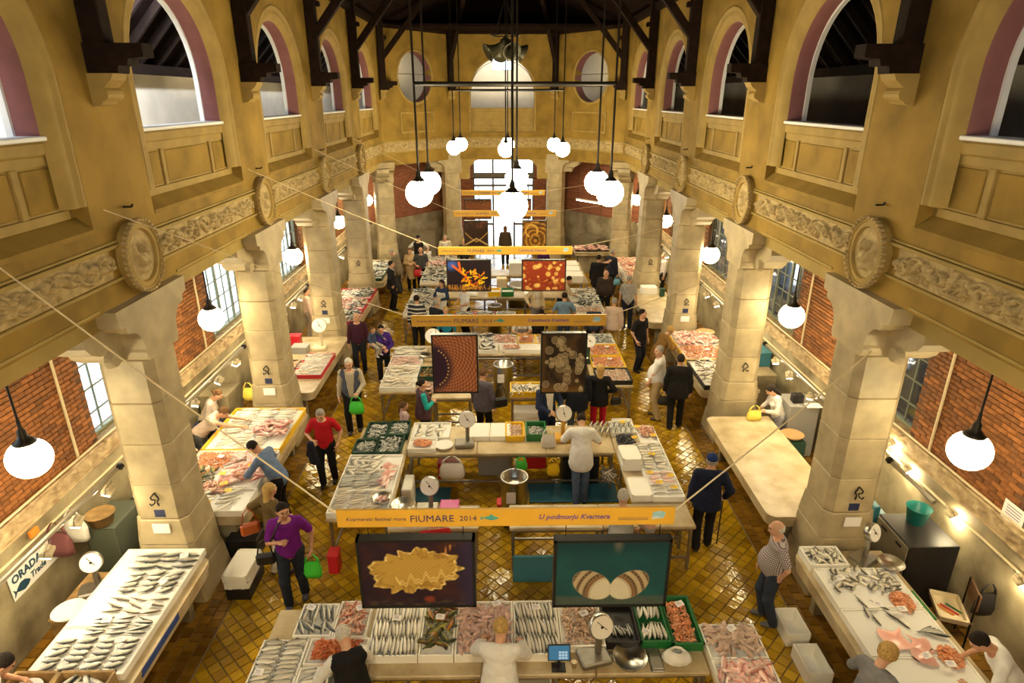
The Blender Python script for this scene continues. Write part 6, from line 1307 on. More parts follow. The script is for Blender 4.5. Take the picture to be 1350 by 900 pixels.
tc_ = thing('plastic_pallet', 'blue green plastic pallet leaning by the first right pillar', 'pallet', (5.72, 8.45, 0)); b = MB(); b.box((0, 0, .55), (.10, .80, 1.1), bev=.012); b.build('board', M['tealcrate'], tc_); b = MB()
for z in (.2, .55, .9): b.box((.12, 0, z), (.14, .80, .08), bev=.01)
b.build('skid', M['tealcrate'], tc_)
ch = thing('wooden_chair', 'brown wooden chair with a foam tray on its seat by the right wall', 'chair', (6.05, 6.62, 0), -PI / 2 - .35); b = MB(); b.box((0, 0, .45), (.42, .42, .03), bev=.01); b.build('seat', M['wood_d'], ch); b = MB(); b.box((0, .20, .78), (.40, .025, .26), bev=.01); b.build('backrest', M['wood_d'], ch)
for sx_ in (-1, 1):
    for sy_ in (-1, 1): b = MB(); b.tube([(sx_ * .19, sy_ * .19, 0), (sx_ * .18, sy_ * .18, .92 if sy_ > 0 else .44)], .013, 6); b.build('leg', M['ironblk'], ch)
ft = crate(5.82, 6.16, 6.34, 6.86, .475, .08, 'creambox', 'foam tray of small things on the brown chair', None, ice=False); ft.rotation_euler = (0, 0, -.35)
for k, (m_, dx) in enumerate([('orange', -.06), ('red', 0), ('green', .08)]): b = MB(); b.tube([(0, -.12, .012), (0, .12, .012)], .011, 6); o = b.build('marker_pen', M[m_], None, False, (5.99 + dx, 6.58, .495)); o.rotation_euler = (0, 0, .5); tag(o, '%s pen lying in the tray on the chair' % ['orange', 'red', 'green'][k], 'pen')
carrier(6.32, 6.45, .55, 'black', 'black bag hanging on the back of the brown chair', .5, .14)
ck = thing('wall_clock', 'round white wall clock under the right window', 'clock', (AX - .09, 9.35, 1.55)); b = MB(); b.lathe([(.001, 0), (.12, 0), (.12, .03), (.10, .035)], 24, M=RX); b.build('case', M['white'], ck, True); b = MB(); b.lathe([(.001, .032), (.098, .032)], 24, M=RX); b.build('face', M['paper'], ck); b = MB(); b.box((-.036, 0, .03), (.002, .008, .06)); b.box((-.036, .025, 0), (.002, .05, .008)); b.build('hands', M['black'], ck)
for k, (y, z, sy, sz, l) in enumerate([(6.62, 2.02, .34, .26, 'white printed notice on the right wall ledge'), (6.28, 1.98, .16, .18, 'small white notice beside the near right window')]):
    b = MB(); b.box((0, 0, 0), (.006, sy, sz)); o = b.build('wall_notice', M['paper'], None, False, (AX - .09, y, z)); tag(o, l, 'notice'); b = MB(); [b.box((-.004, 0, sz * .3 - q * sz * .15), (.002, sy * .7, .01)) for q in range(5)]; b.build('printing', M['inkv'], o)
# R1
carrier(5.05, 11.35, TT, 'ylbag', 'pale yellow plastic bag at the far end of the empty right counter', .32, .15); rbox(6.05, 11.6, 0, .6, .6, 1.15, 'greyplastic', 'grey cabinet with papers behind the second right pillar', 'cabinet', 'cabinet'); rbox(5.95, 11.5, 1.18, .22, .16, .18, 'black', 'black radio on the grey cabinet', 'radio', 'radio', lid=False); rbox(6.2, 11.3, 1.18, .3, .2, .02, 'paper', 'papers on the grey cabinet', 'papers', 'paper', lid=False); rbowl(5.75, 11.05, .62, .22, 'cardboard', 'brown basket behind the empty right counter', 'basket'); rbox(5.78, 11.0, 0, .35, .35, .61, 'dkgreen', 'dark green bin under the brown basket', 'bin', 'bin', lid=False); crate(5.7, 6.2, 10.0, 10.5, 0, .14, 'foam', 'foam crate on the floor of the right aisle', g)
# R2
crate(4.46, 5.66, 12.75, 14.2, TT, .12, 'black', 'large dark tray of pale fish on the third right counter', g, fill=.6); crate(4.46, 5.66, 14.25, 16.2, TT, .12, 'yellow', 'large yellow edged tray of prawns on the third right counter', g, fill=.6); heap('whiting', 4.46, 5.66, 12.75, 14.2, ZG + .02, 90, .07, 'pale fish in the dark tray of the third right counter'); heap('prawn', 4.46, 5.66, 14.25, 15.2, ZG + .02, 330, .08, 'orange prawns on the third right counter'); heap('pinkfish', 4.46, 5.66, 15.2, 16.2, ZG + .02, 90, .07, 'pink fish at the far end of the third right counter')
for k, (x, y) in enumerate([(5.1, 14.7), (4.9, 14.1), (5.2, 15.6), (4.75, 13.3)]): ptag(x, y, ZG + .12, '%s white price tag on the third right counter' % ['second', 'third', 'farthest', 'nearest'][k], 'price tags of the third right counter')
rbox(6.15, 15.0, 0, .5, 2.2, 1.25, 'tealcrate', 'dark blue green chest along the right wall', 'chest', 'chest'); rbox(5.95, 13.3, 0, .5, .5, 1.05, 'dado', 'grey box behind the third right counter'); rbowl(5.45, 16.0, TT + .14, .24, 'cardboard', 'round basket by the third right pillar', 'basket')
foam_stack(4.85, 20.3, 2, '%s foam box at the far end of the empty fourth right counter', .5, .4); rbox(5.2, 19.9, TT, .16, .16, .26, 'dkgreen', 'dark green canister on the fourth right counter', 'canister', 'canister')
for k in range(2): y0 = 21.8 + k * 1.55; crate(4.42, 5.5, y0, y0 + 1.5, TT, .11, 'foam', ['near foam tray of red fish on the fifth right counter', 'far foam tray of red fish on the fifth right counter'][k], g); heap('redmullet', 4.42, 5.5, y0, y0 + 1.5, ZG, 170, .10, ['near pile of red fish on the fifth right counter', 'far pile of red fish on the fifth right counter'][k], sc=1.4)
rbox(4.0, 28.4, 0, 1.2, .6, 1.1, 'fridge', 'olive cabinet below the strip light at the far right', 'cabinet', 'cabinet', rz=-.9)
# ------------------------------------------------------------------ PEOPLE: signed distance fields meshed with surface nets
def surface_nets(f, org, h):
    s = f < 0; nx, ny, nz = f.shape; cnt = np.zeros((nx - 1, ny - 1, nz - 1), np.int8)
    cor = [(a, b, c) for a in (0, 1) for b in (0, 1) for c in (0, 1)]
    for (a, b, c) in cor: cnt += s[a:nx - 1 + a, b:ny - 1 + b, c:nz - 1 + c]
    act = (cnt > 0) & (cnt < 8); I, J, K = np.nonzero(act); n = len(I)
    if n == 0: return np.zeros((0, 3)), np.zeros((0, 4), int)
    idx = -np.ones(act.shape, int); idx[act] = np.arange(n); pos = np.zeros((n, 3)); ct = np.zeros(n)
    for A in cor:
        for ax in range(3):
            if A[ax]: continue
            B = list(A); B[ax] = 1; fa = f[I + A[0], J + A[1], K + A[2]]; fb = f[I + B[0], J + B[1], K + B[2]]; m = (fa < 0) != (fb < 0)
            t = np.where(m, fa / np.where(np.abs(fa - fb) < 1e-9, 1, fa - fb), 0)
            for q in range(3): pos[:, q] += np.where(m, A[q] + (t if q == ax else 0), 0)
            ct += m
    pos = pos / ct[:, None] + np.stack([I, J, K], 1); V = pos * h + np.array(org); Fs = []
    for ax in range(3):
        sl0 = [slice(None)] * 3; sl1 = [slice(None)] * 3; sl0[ax] = slice(0, -1); sl1[ax] = slice(1, None); a, b = s[tuple(sl0)], s[tuple(sl1)]; m = a != b
        P = np.nonzero(m); o1, o2 = (ax + 1) % 3, (ax + 2) % 3
        ok = (P[o1] > 0) & (P[o2] > 0) & (P[o1] < f.shape[o1] - 1) & (P[o2] < f.shape[o2] - 1); P = [p[ok] for p in P]; sg = a[tuple(P)]
        def cell(d1, d2): q = [None] * 3; q[ax] = P[ax]; q[o1] = P[o1] - d1; q[o2] = P[o2] - d2; return idx[q[0], q[1], q[2]]
        Q = np.stack([cell(1, 1), cell(0, 1), cell(0, 0), cell(1, 0)], 1); Q[~sg] = Q[~sg][:, ::-1]; Fs.append(Q)
    return V, np.concatenate(Fs)
def rot_to(p, R, c): return (p - c) @ R          # world -> local of rotation R (columns = axes)
class Field:
    def __init__(s): s.pr = []; s.cuts = []
    def rc(s, a, b, ra, rb, k=.03, flat=1.0, R=None):
        s.pr.append(('rc', np.array(a, float), np.array(b, float), ra, rb, k, flat, R)); return s
    def el(s, c, ax, k=.03, R=None, neg=False): s.pr.append(('el', np.array(c, float), np.array(ax, float), neg, 0, k, 1, R)); return s
    def mesh(s, h, noise=0.0, seed=0):
        lo = np.full(3, 9.0); hi = -lo
        for p in s.pr:
            if p[0] == 'rc': r = max(p[3], p[4]); lo = np.minimum(lo, np.minimum(p[1], p[2]) - r); hi = np.maximum(hi, np.maximum(p[1], p[2]) + r)
            elif not p[3]: r = p[2].max(); lo = np.minimum(lo, p[1] - r); hi = np.maximum(hi, p[1] + r)
        lo -= 3 * h + .02; hi += 3 * h + .02; n = np.ceil((hi - lo) / h).astype(int) + 1; Fd = np.full(n, .2)
        gx = [lo[q] + h * np.arange(n[q]) for q in range(3)]
        for p in s.pr:
            if p[0] == 'rc': r = max(p[3], p[4]); a, b = np.minimum(p[1], p[2]) - r, np.maximum(p[1], p[2]) + r
            else: r = p[2].max(); a, b = p[1] - r, p[1] + r
            m = p[5] + 2.5 * h; i0 = np.maximum(0, ((a - m - lo) / h).astype(int)); i1 = np.minimum(n, ((b + m - lo) / h).astype(int) + 2); sl = tuple(slice(i0[q], i1[q]) for q in range(3))
            X, Y, Z = np.meshgrid(*[gx[q][sl[q]] for q in range(3)], indexing='ij')
            if p[0] == 'rc':
                A, B, ra, rb, k, fl, R = p[1:]
                if fl != 1.0:
                    P = np.stack([X, Y, Z], -1) - A; Rm = R if R is not None else np.eye(3); P = P @ Rm; d = (B - A) @ Rm; P[..., 1] /= fl; d = d * np.array([1, 1 / fl, 1]); px, py_, pz = P[..., 0], P[..., 1], P[..., 2]
                else: px, py_, pz = X - A[0], Y - A[1], Z - A[2]; d = B - A
                t = np.clip((px * d[0] + py_ * d[1] + pz * d[2]) / max(1e-9, d @ d), 0, 1); D = np.sqrt((px - t * d[0]) ** 2 + (py_ - t * d[1]) ** 2 + (pz - t * d[2]) ** 2) - (ra + (rb - ra) * t)
                if fl != 1.0: D = D * (.5 + .5 * fl)
                neg = False
            else:
                c, ax, neg, _, k, _, R = p[1:]; P = np.stack([X, Y, Z], -1) - c
                if R is not None: P = P @ R
                k0 = np.sqrt(((P / ax) ** 2).sum(-1)); k1 = np.sqrt(((P / (ax * ax)) ** 2).sum(-1)); D = k0 * (k0 - 1) / np.maximum(k1, 1e-6)
            old = Fd[sl]
            if neg: hh = np.clip(.5 - .5 * (old + D) / k, 0, 1); Fd[sl] = old * (1 - hh) - D * hh + k * hh * (1 - hh)
            else: hh = np.clip(.5 + .5 * (D - old) / k, 0, 1); Fd[sl] = D * (1 - hh) + old * hh - k * hh * (1 - hh)
        X, Y, Z = np.meshgrid(*gx, indexing='ij')
        if noise: Fd = Fd + noise * (np.sin(X * 31 + seed + 5 * np.sin(Z * 9)) * np.sin(Z * 27 + seed * 2 + 4 * np.sin(Y * 13)) + .5 * np.sin(Z * 60 + X * 21 + seed))
        for fn in s.cuts: Fd = np.maximum(Fd, fn(X, Y, Z))
        return surface_nets(Fd, lo, h)
def Rx(a): c, s = math.cos(a), math.sin(a); return np.array([[1, 0, 0], [0, c, -s], [0, s, c]])
def Rz(a): c, s = math.cos(a), math.sin(a); return np.array([[c, -s, 0], [s, c, 0], [0, 0, 1]])
def nrm(v): return v / max(1e-9, np.linalg.norm(v))
# head template (origin at the skull centre, face towards +y)
hf = Field().el((0, -.008, .005), (.076, .096, .102)).el((0, .022, -.055), (.056, .068, .072), .03).rc((0, .086, .015), (0, .108, -.028), .009, .016, .012).el((0, .082, .03), (.055, .02, .014), .015)
for s_ in (-1, 1): hf.el((s_ * .077, -.004, -.006), (.012, .024, .034), .008); hf.el((s_ * .033, .098, .010), (.017, .014, .011), .008, neg=True); hf.el((s_ * .045, .062, -.025), (.024, .03, .026), .02)
hf.el((0, .088, -.058), (.024, .013, .006), .006).el((0, .084, -.070), (.021, .013, .007), .006).el((0, .08, -.098), (.024, .018, .018), .015).rc((0, -.012, -.05), (0, -.022, -.17), .053, .056, .02)
HV, HF = hf.mesh(.0095); 
HM = np.zeros(len(HF), int); cen = HV[HF].mean(1)
for s_ in (-1, 1): HM[np.hypot(np.hypot(cen[:, 0] - s_ * .033, cen[:, 1] - .088), (cen[:, 2] - .010) * 1.4) < .0125] = 1
HM[(np.abs(cen[:, 0]) < .024) & (np.abs(cen[:, 2] + .064) < .010) & (cen[:, 1] > .082)] = 2
HM[(np.abs(np.abs(cen[:, 0]) - .034) < .015) & (np.abs(cen[:, 2] - .034) < .0045) & (cen[:, 1] > .075)] = 1
def hand_template(curl, spread=.0):
    f = Field().el((0, 0, .045), (.041, .016, .052), .012).rc((0, 0, -.01), (0, 0, .03), .026, .03, .02)
    for i, (x, L) in enumerate([(-.030, .058), (-.0105, .074), (.0105, .080), (.030, .070)]):
        a = np.array((x, 0, .085)); d1 = np.array((spread * (i - 1.5) * .1, -math.sin(curl), math.cos(curl))); b = a + d1 * L * .52; c2 = curl * 2.1; d2 = np.array((0, -math.sin(c2), math.cos(c2))); c = b + d2 * L * .5
        f.rc(a, b, .0098, .0090, .006); f.rc(b, c, .0090, .0076, .005)
    f.rc((.030, -.004, .030), (.056, -.016, .062), .013, .0105, .010); f.rc((.056, -.016, .062), (.060, -.028 - .02 * curl, .092), .0105, .0085, .005); return f.mesh(.0062)
HANDS = {'relax': hand_template(.32), 'flat': hand_template(.08, 1), 'grip': hand_template(1.15)}
HAIRC = {'white': (.62, .58, .50), 'grey': (.34, .31, .27), 'blond': (.52, .33, .11), 'brown': (.13, .065, .025), 'dark': (.022, .015, .012), 'red': (.22, .09, .03)}
def hair_mesh(style):
    f = Field(); cut = lambda X, Y, Z: (Y * .80 - Z * .62 - .010)
    if style == 'short': f.el((0, -.014, .022), (.085, .100, .102)); f.cuts = [cut, lambda X, Y, Z: -.055 - Z + .35 * np.maximum(0, Y)]
    elif style == 'bald': f.el((0, -.016, .0), (.083, .098, .095)); f.cuts = [cut, lambda X, Y, Z: -.05 - Z, lambda X, Y, Z: Z - .028]
    elif style == 'curly': f.el((0, -.02, .028), (.105, .115, .112)); f.cuts = [lambda X, Y, Z: (Y * .80 - Z * .62 - .045), lambda X, Y, Z: -.10 - Z]
    elif style == 'long': f.el((0, -.016, .020), (.088, .103, .104)).rc((0, -.055, 0), (0, -.085, -.20), .082, .07, .03, .62); f.cuts = [lambda X, Y, Z: (Y * .80 - np.maximum(Z, -.05) * .62 - .024)]
    elif style == 'bun': f.el((0, -.014, .020), (.083, .099, .100)).el((0, -.115, .02), (.045, .04, .045), .02); f.cuts = [cut, lambda X, Y, Z: -.06 - Z]
    elif style == 'pony': f.el((0, -.014, .020), (.083, .099, .100)).rc((0, -.10, .02), (0, -.14, -.16), .035, .02, .02); f.cuts = [lambda X, Y, Z: (Y * .80 - np.maximum(Z, -.04) * .62 - .028)]
    elif style == 'cap': f.el((0, -.006, .032), (.088, .104, .088)).el((0, .10, .032), (.065, .055, .010), .01); f.cuts = [lambda X, Y, Z: .022 - Z]
    elif style == 'hood': f.el((0, -.03, .01), (.10, .11, .118)); f.cuts = [lambda X, Y, Z: Y - .045]
    return f.mesh(.0095, .0035 if style == 'curly' else .0012, 3)
HAIR = {k: hair_mesh(k) for k in ('short', 'bald', 'curly', 'long', 'bun', 'pony', 'cap')}
CL = {}
def cloth(col, pat=None, rough=.8):
    key = (tuple(col), pat)
    if key in CL: return CL[key]
    if pat is None: m = mat('cloth', col, rough, spec=.18 if rough > .5 else .4, var=.18 if max(col) < .4 else .07, scale=12, bump=.25, bscale=24)
    else:
        m, nt, b = new_mat('cloth_' + pat); N = nt.nodes; L = nt.links; tc = N.new('ShaderNodeTexCoord'); b.inputs['Roughness'].default_value = rough; c2 = {'check': (.62, .58, .55), 'stripe': (.62, .60, .55), 'plaid': (.62, .56, .45)}[pat]
        w = N.new('ShaderNodeTexWave'); w.bands_direction = 'Z'; w.inputs['Scale'].default_value = {'check': 12, 'stripe': 2.6, 'plaid': 9}[pat]; L.new(tc.outputs['Object'], w.inputs[0]); fac = w.outputs['Fac']
        if pat != 'stripe':
            sp = N.new('ShaderNodeSeparateXYZ'); L.new(tc.outputs['Object'], sp.inputs[0]); ad = N.new('ShaderNodeMath'); L.new(sp.outputs['X'], ad.inputs[0]); L.new(sp.outputs['Y'], ad.inputs[1]); cx = N.new('ShaderNodeCombineXYZ'); L.new(ad.outputs[0], cx.inputs[0]); w2 = N.new('ShaderNodeTexWave'); w2.bands_direction = 'X'; w2.inputs['Scale'].default_value = w.inputs['Scale'].default_value; L.new(cx.outputs[0], w2.inputs[0]); mu = N.new('ShaderNodeMath'); mu.operation = 'MULTIPLY'; L.new(w.outputs['Fac'], mu.inputs[0]); L.new(w2.outputs['Fac'], mu.inputs[1]); fac = mu.outputs[0]
        rp = N.new('ShaderNodeValToRGB'); rp.color_ramp.interpolation = 'CONSTANT' if pat == 'stripe' else 'LINEAR'; e = rp.color_ramp.elements; e[0].position = 0; e[1].position = .72 if pat == 'stripe' else .5; e[0].color = (*col, 1); e[1].color = (*c2, 1); L.new(fac, rp.inputs[0]); L.new(rp.outputs[0], b.inputs['Base Color'])
    CL[key] = m; return m
SKIN = [mat('skin_%d' % k, c, .5, var=.1, scale=20) for k, c in enumerate([(.62, .34, .21), (.55, .28, .165), (.68, .40, .27)])]
EYE = mat('eye_dark', (.03, .018, .012), .3); LIP = mat('lip', (.45, .15, .11), .5)
HM_ = {k: mat('hair_' + k, c, .75, spec=.15, var=.35, scale=60, bump=.5, bscale=90) for k, c in HAIRC.items()}
def np_obj(name, V, Fq, mats, parent, mi=None):
    me = bpy.data.meshes.new(name); me.from_pydata(V.tolist(), [], Fq.tolist())
    for m in mats: me.materials.append(m)
    if mi is not None: me.polygons.foreach_set('material_index', mi.astype(np.int32))
    me.polygons.foreach_set('use_smooth', np.ones(len(Fq), bool)); me.update(); return link(name, me, parent)
def ik(a, t, l1, l2, pole):
    d = t - a; D = min(np.linalg.norm(d), (l1 + l2) * .998); u = nrm(d); t = a + u * D; x = (l1 * l1 - l2 * l2 + D * D) / (2 * D); hgt = math.sqrt(max(0, l1 * l1 - x * x)); p = pole - u * (pole @ u); return a + u * x + nrm(p) * hgt, t
NP = [0]
def person(label, x, y, face, h=1.74, g=1.0, fem=False, skin=0, hair=('short', 'dark'), top=None, legs=(.02, .02, .025), shoe=(.03, .02, .015), lean=0, hp=0, hy=0, R=None, L=None, Rg='relax', Lg='relax', feet=None, apron=None, name='person', z=0.0, thigh=1.0, grp=None):
    """face: heading in degrees, 0 looks away from the camera, 180 towards it.  R, L: hand targets (right, forward, up) in metres"""
    NP[0] += 1; k = h / 1.75; seed = NP[0] * 1.7; vx = .021 if y < 13 else .027; ln = math.radians(lean); UB = Rx(-ln); piv = np.array((0, 0, .95)); T = lambda p: UB @ (np.array(p, float) - piv) + piv
    feet = feet or ((.10, .03), (-.10, -.03)); sw = .185 if not fem else .165
    S = {1: T((sw, -.01, 1.42)), -1: T((-sw, -.01, 1.42))}
    tg_ = {1: R or (.27, .05, .86), -1: L or (-.27, .05, .86)}; arm = {}
    for s in (1, -1):
        t = np.array(tg_[s], float) / (k if (R if s > 0 else L) else 1); t = t - nrm(t - S[s]) * .08 if (R if s > 0 else L) else t
        e, w = ik(S[s], t, .285, .25, np.array((s * .7, -.6, -.35))); arm[s] = (e, w)
    leg = {}
    for s, ft in ((1, feet[0]), (-1, feet[1])):
        hip = np.array((s * .092, 0, .92)); an = np.array((ft[0], ft[1] - .03, .085 + (ft[2] if len(ft) > 2 else 0))); kn, an = ik(hip, an, .43, .425, np.array((s * .12, 1, 0))); leg[s] = (hip, kn, an)
    def torso(F, inf, hem=None):
        gg = 1 + (g - 1) * .8
        F.rc(T((0, 0, 1.02)), T((0, 0, 1.18)), .142 * gg + inf, .132 * gg + inf, .05, .74, UB); F.rc(T((0, 0, 1.18)), T((0, -.005, 1.35)), .138 * gg + inf, (.158 if not fem else .142) + inf, .05, .72, UB)
        F.rc(T((-sw + .035, -.012, 1.405)), T((sw - .035, -.012, 1.405)), .060 + inf, .060 + inf, .05)
        if hem is None or hem < 1.0: F.rc(T((0, -.005, .97)), T((0, 0, 1.05)), (.155 if not fem else .165) * gg + inf, .145 * gg + inf, .05, .80, UB)
        if g > 1.12: F.el(T((0, .07, 1.08)), np.array((.16, .13, .17)) * (g - .05) + inf, .06, UB)
        if fem: [F.el(T((s * .065, .085, 1.28)), np.array((.068, .06, .07)) + inf, .04, UB) for s in (-1, 1)]
    def arms(F, inf, frac):
        for s in (1, -1):
            e, w = arm[s]; F.rc(S[s], e, .050 * (.6 + .4 * g) + inf, .041 + inf, .03) if frac >= .9 else F.rc(S[s], S[s] + (e - S[s]) * min(1, frac * 1.5), .052 * (.6 + .4 * g) + inf, .047 + inf, .03)
            if frac >= .9: F.rc(e, w - nrm(w - e) * .01, .040 + inf, .030 + inf * .8, .025)
    def legp(F, inf, full=True):
        for s in (1, -1):
            hip, kn, an = leg[s]; F.rc(hip, kn, .082 * thigh * (.5 + .5 * g) + inf, .058 + inf, .035); F.rc(kn, an + np.array((0, 0, -.01)), .055 + inf * 1.2, .042 + inf * 1.5, .03)
        F.rc((-.05, -.005, .95), (.05, -.005, .95), .13 * (.5 + .5 * g) + inf, .13 * (.5 + .5 * g) + inf, .05, .82)
    # body: one mesh with head and hands
    B = Field(); torso(B, 0); arms(B, -.002, 1); legp(B, 0); V, Fq = B.mesh(.026 if y < 13 else .032); MI = np.zeros(len(Fq), int)
    hc = T((0, .005, 1.50)) + UB @ Rx(-math.radians(hp)) @ np.array((0, .018, .145)); HR = UB @ Rz(-math.radians(hy)) @ Rx(-math.radians(hp)); hs = 1.0 if name == 'person' else 1.22
    def joinm(V2, F2, M2):
        nonlocal V, Fq, MI
        Fq = np.concatenate([Fq, F2 + len(V)]); V = np.concatenate([V, V2]); MI = np.concatenate([MI, M2])
    joinm(HV * hs @ HR.T + hc, HF, HM)
    for s in (1, -1):
        e, w = arm[s]; zd = nrm(w - e); hint = np.array((0, 1, .25)) if abs(zd[2]) > .75 else np.array((-s * .8, 0, .5)); xd = nrm(hint - zd * (hint @ zd)); yd = np.cross(zd, xd); hv, hf_ = HANDS[Rg if s > 0 else Lg]; q = hv.copy()
        if s < 0: q[:, 1] *= -1; hf_ = hf_[:, ::-1]
        joinm(q @ np.stack([xd, yd, zd]) + w, hf_, np.zeros(len(hf_), int))
    root = np_obj(name, V * k, Fq, [SKIN[skin], EYE, LIP], None, MI); root.location = (x, y, z); root.rotation_euler = (0, 0, -math.radians(face)); tag(root, label, 'person' if name == 'person' else 'child', grp)
    hd = hair[0]
    if hd != 'none':
        hv, hf_ = HAIR['cap' if hd == 'cap' else hd]; np_obj('cap' if hd == 'cap' else 'hair', (hv * hs @ HR.T + hc) * k, hf_, [HM_[hair[1]] if hair[1] in HM_ else cloth(hair[1])], root)
        if hd == 'cap': hv, hf_ = HAIR['bald']; np_obj('hair', (hv * hs @ HR.T + hc) * k, hf_, [HM_['grey']], root)
    # trousers, shoes
    F = Field(); legp(F, .017); F.cuts = [lambda X, Y, Z: Z - 1.03]; V2, F2 = F.mesh(vx, .0028, seed); np_obj('trousers', V2 * k, F2, [cloth(legs)], root)
    for s in (1, -1):
        an = leg[s][2]; F = Field().rc(an + np.array((0, -.03, -.045)), an + np.array((0, .13, -.055)), .042, .036, .03, 1).el(an + np.array((0, .07, -.045)), (.046, .10, .034), .02); F.cuts = [lambda X, Y, Z, a=an: (a[2] - .084) - Z]; V2, F2 = F.mesh(.017); np_obj('shoe', V2 * k, F2, [cloth(shoe, None, .4)], root)
    for ly in (top or [dict(n='shirt', c=(.3, .3, .3), a=1)]):
        F = Field(); inf = ly.get('i', .016); hem = ly.get('hem', .88); torso(F, inf)
        if ly.get('a', 0) > 0: arms(F, inf * .9, ly['a'])
        if hem < .84: F.rc(T((0, 0, 1.0)), np.array((0, .0, hem + .05)), .155 * g + inf, .185 * g + inf, .05, .80)
        ct = [lambda X, Y, Z: hem - Z - .25 * abs(math.sin(ln)) * (hem < .84)] if lean < 25 else [lambda X, Y, Z: (hem - .06) - Z]
        nb = T((0, .03, 1.475)); nd = UB @ np.array((0, .45, .9)); ct.append(lambda X, Y, Z: (X - nb[0]) * nd[0] + (Y - nb[1]) * nd[1] + (Z - nb[2]) * nd[2])
        if ly.get('open'): ct.append(lambda X, Y, Z, o=ly['open']: np.minimum(o * (.35 + .65 * np.clip((Z - .85) / .55, 0, 1)) - np.abs(X), np.where(Y > 0, .1, -.1)))
        if ly.get('front'): ct.append(lambda X, Y, Z: -(Y + .02)); ct.append(lambda X, Y, Z: np.abs(X) - .19); ct.append(lambda X, Y, Z: Z - 1.34)
        F.cuts = ct; V2, F2 = F.mesh(vx, .0032, seed + 1); np_obj(ly['n'], V2 * k, F2, [cloth(ly['c'], ly.get('p'))], root)
    Mw = Rz(-math.radians(face)); hand = {s: Mw @ (arm[s][1] + nrm(arm[s][1] - arm[s][0]) * .09) * k + np.array((x, y, z)) for s in (1, -1)}
    return root, hand
def tee(c, p=None, **kw): return [dict(n='t_shirt', c=c, a=.5, p=p, **kw)]
def shirt(c, p=None, **kw): return [dict(n='shirt', c=c, a=1, p=p, **kw)]
def jacket(c, inner=(.7, .68, .62), op=.10, hem=.84): return [dict(n='shirt', c=inner, a=.3, i=.013), dict(n='jacket', c=c, a=1, i=.028, open=op, hem=hem)]
def apron(c=(.80, .78, .72), hem=.55): return dict(n='apron', c=c, a=0, i=.034, hem=hem, front=True)
def shopbag(hand, m, label, hgt=.36, w=.15, dx=0, rz=0):
    b = carrier(hand[0] + dx, hand[1], hand[2] - hgt * .97, m, label, hgt, w, 'shopping_bag'); b.rotation_euler = (0, 0, rz); return b
def shoulder_bag(x, y, z, m, label, w=.13, rz=0):
    t = thing('handbag', label, 'bag', (x, y, z), rz); b = MB(); b.box((0, 0, 0), (w * 2, .10, w * 1.5), bev=.035); b.build('pouch', M[m], t); b = MB(); b.tube([(-w * .8, 0, w * .6), (-w * .5, 0, w * 2.0), (0, 0, w * 2.5), (w * .5, 0, w * 2.0), (w * .8, 0, w * .6)], .011, 5); b.build('strap', M[m], t, True); return t
WHT = (.74, .72, .68); NAVY = (.012, .016, .05); BLK = (.012, .011, .012); JEAN = (.04, .06, .12); BEI = (.52, .40, .24)
# near figures
person('woman in a white coat with fair hair behind the front stall', -.12, 5.06, 4, 1.74, 1.08, True, hair=('bun', 'blond'), top=[dict(n='white_coat', c=WHT, a=1, i=.03, hem=.5)], lean=16, hp=12, R=(.24, .56, 1.05), L=(-.24, .58, 1.08), Rg='flat', Lg='grip', legs=(.7, .68, .64))
person('blonde elderly seller in a black waistcoat leaning over the red prawns', -1.70, 5.02, -25, 1.70, 1.05, True, hair=('short', 'white'), top=[dict(n='shirt', c=WHT, a=1), dict(n='waistcoat', c=BLK, a=0, i=.03, hem=.78)], lean=20, hp=25, R=(.12, .52, .98), L=(-.30, .45, .98), Rg='flat')
person('dark haired seller in white bending at the near left corner', -5.62, 4.80, 60, 1.72, 1.0, hair=('short', 'dark'), top=tee(WHT), lean=28, hp=20, R=(.10, .66, 1.02), L=(-.25, .45, .95), skin=1)
person('seller in a white shirt bending at the near right corner', 5.58, 5.02, -70, 1.72, 1.08, hair=('short', 'dark'), top=tee((.78, .77, .74)), lean=36, hp=20, R=(.25, .5, .9), L=(-.2, .55, .9), skin=1)
rt, hn = person('woman with curly fair hair in a grey top at the right counter', 3.82, 4.86, 62, 1.66, 1.05, True, hair=('curly', 'blond'), top=shirt((.22, .22, .23)), lean=10, hp=25, R=(.22, .45, .98), L=(-.2, .4, 1.0), legs=(.05, .05, .06)); shoulder_bag(3.64, 4.76, .98, 'creambox', 'pale shoulder bag of the grey top woman', .12, .4)
rt, hn = person('bald man in a checked shirt and jeans with folded hands', 3.66, 6.92, -78, 1.71, 1.16, hair=('bald', 'white'), top=tee((.10, .06, .09), 'check'), legs=(.035, .045, .07), R=(.16, .16, .86), L=(-.20, -.05, .84), hp=14, feet=((.11, .04), (-.11, -.06)), shoe=(.12, .11, .10))
rt, hn = person('man in a navy jacket and blue cap seen from behind with a cane', 3.22, 8.50, 10, 1.78, 1.08, hair=('cap', (.015, .03, .12)), top=[dict(n='jacket', c=(.012, .016, .04), a=1, i=.03, hem=.80)], legs=BLK, R=(.30, .10, .90), Rg='grip', feet=((.10, .10), (-.10, -.06)))
cn = thing('walking_cane', 'thin dark cane held by the man in the blue cap', 'cane', (hn[1][0], hn[1][1], 0)); b = MB(); b.tube([(0, 0, 0), (0, 0, hn[1][2] - .01)], .011, 6); b.build('shaft', M['black'], cn); b = MB(); b.tube([(0, 0, hn[1][2] - .012), (.0, .04, hn[1][2] + .012), (0, .10, hn[1][2] - .01)], .014, 6); b.build('crook', M['wood_d'], cn)
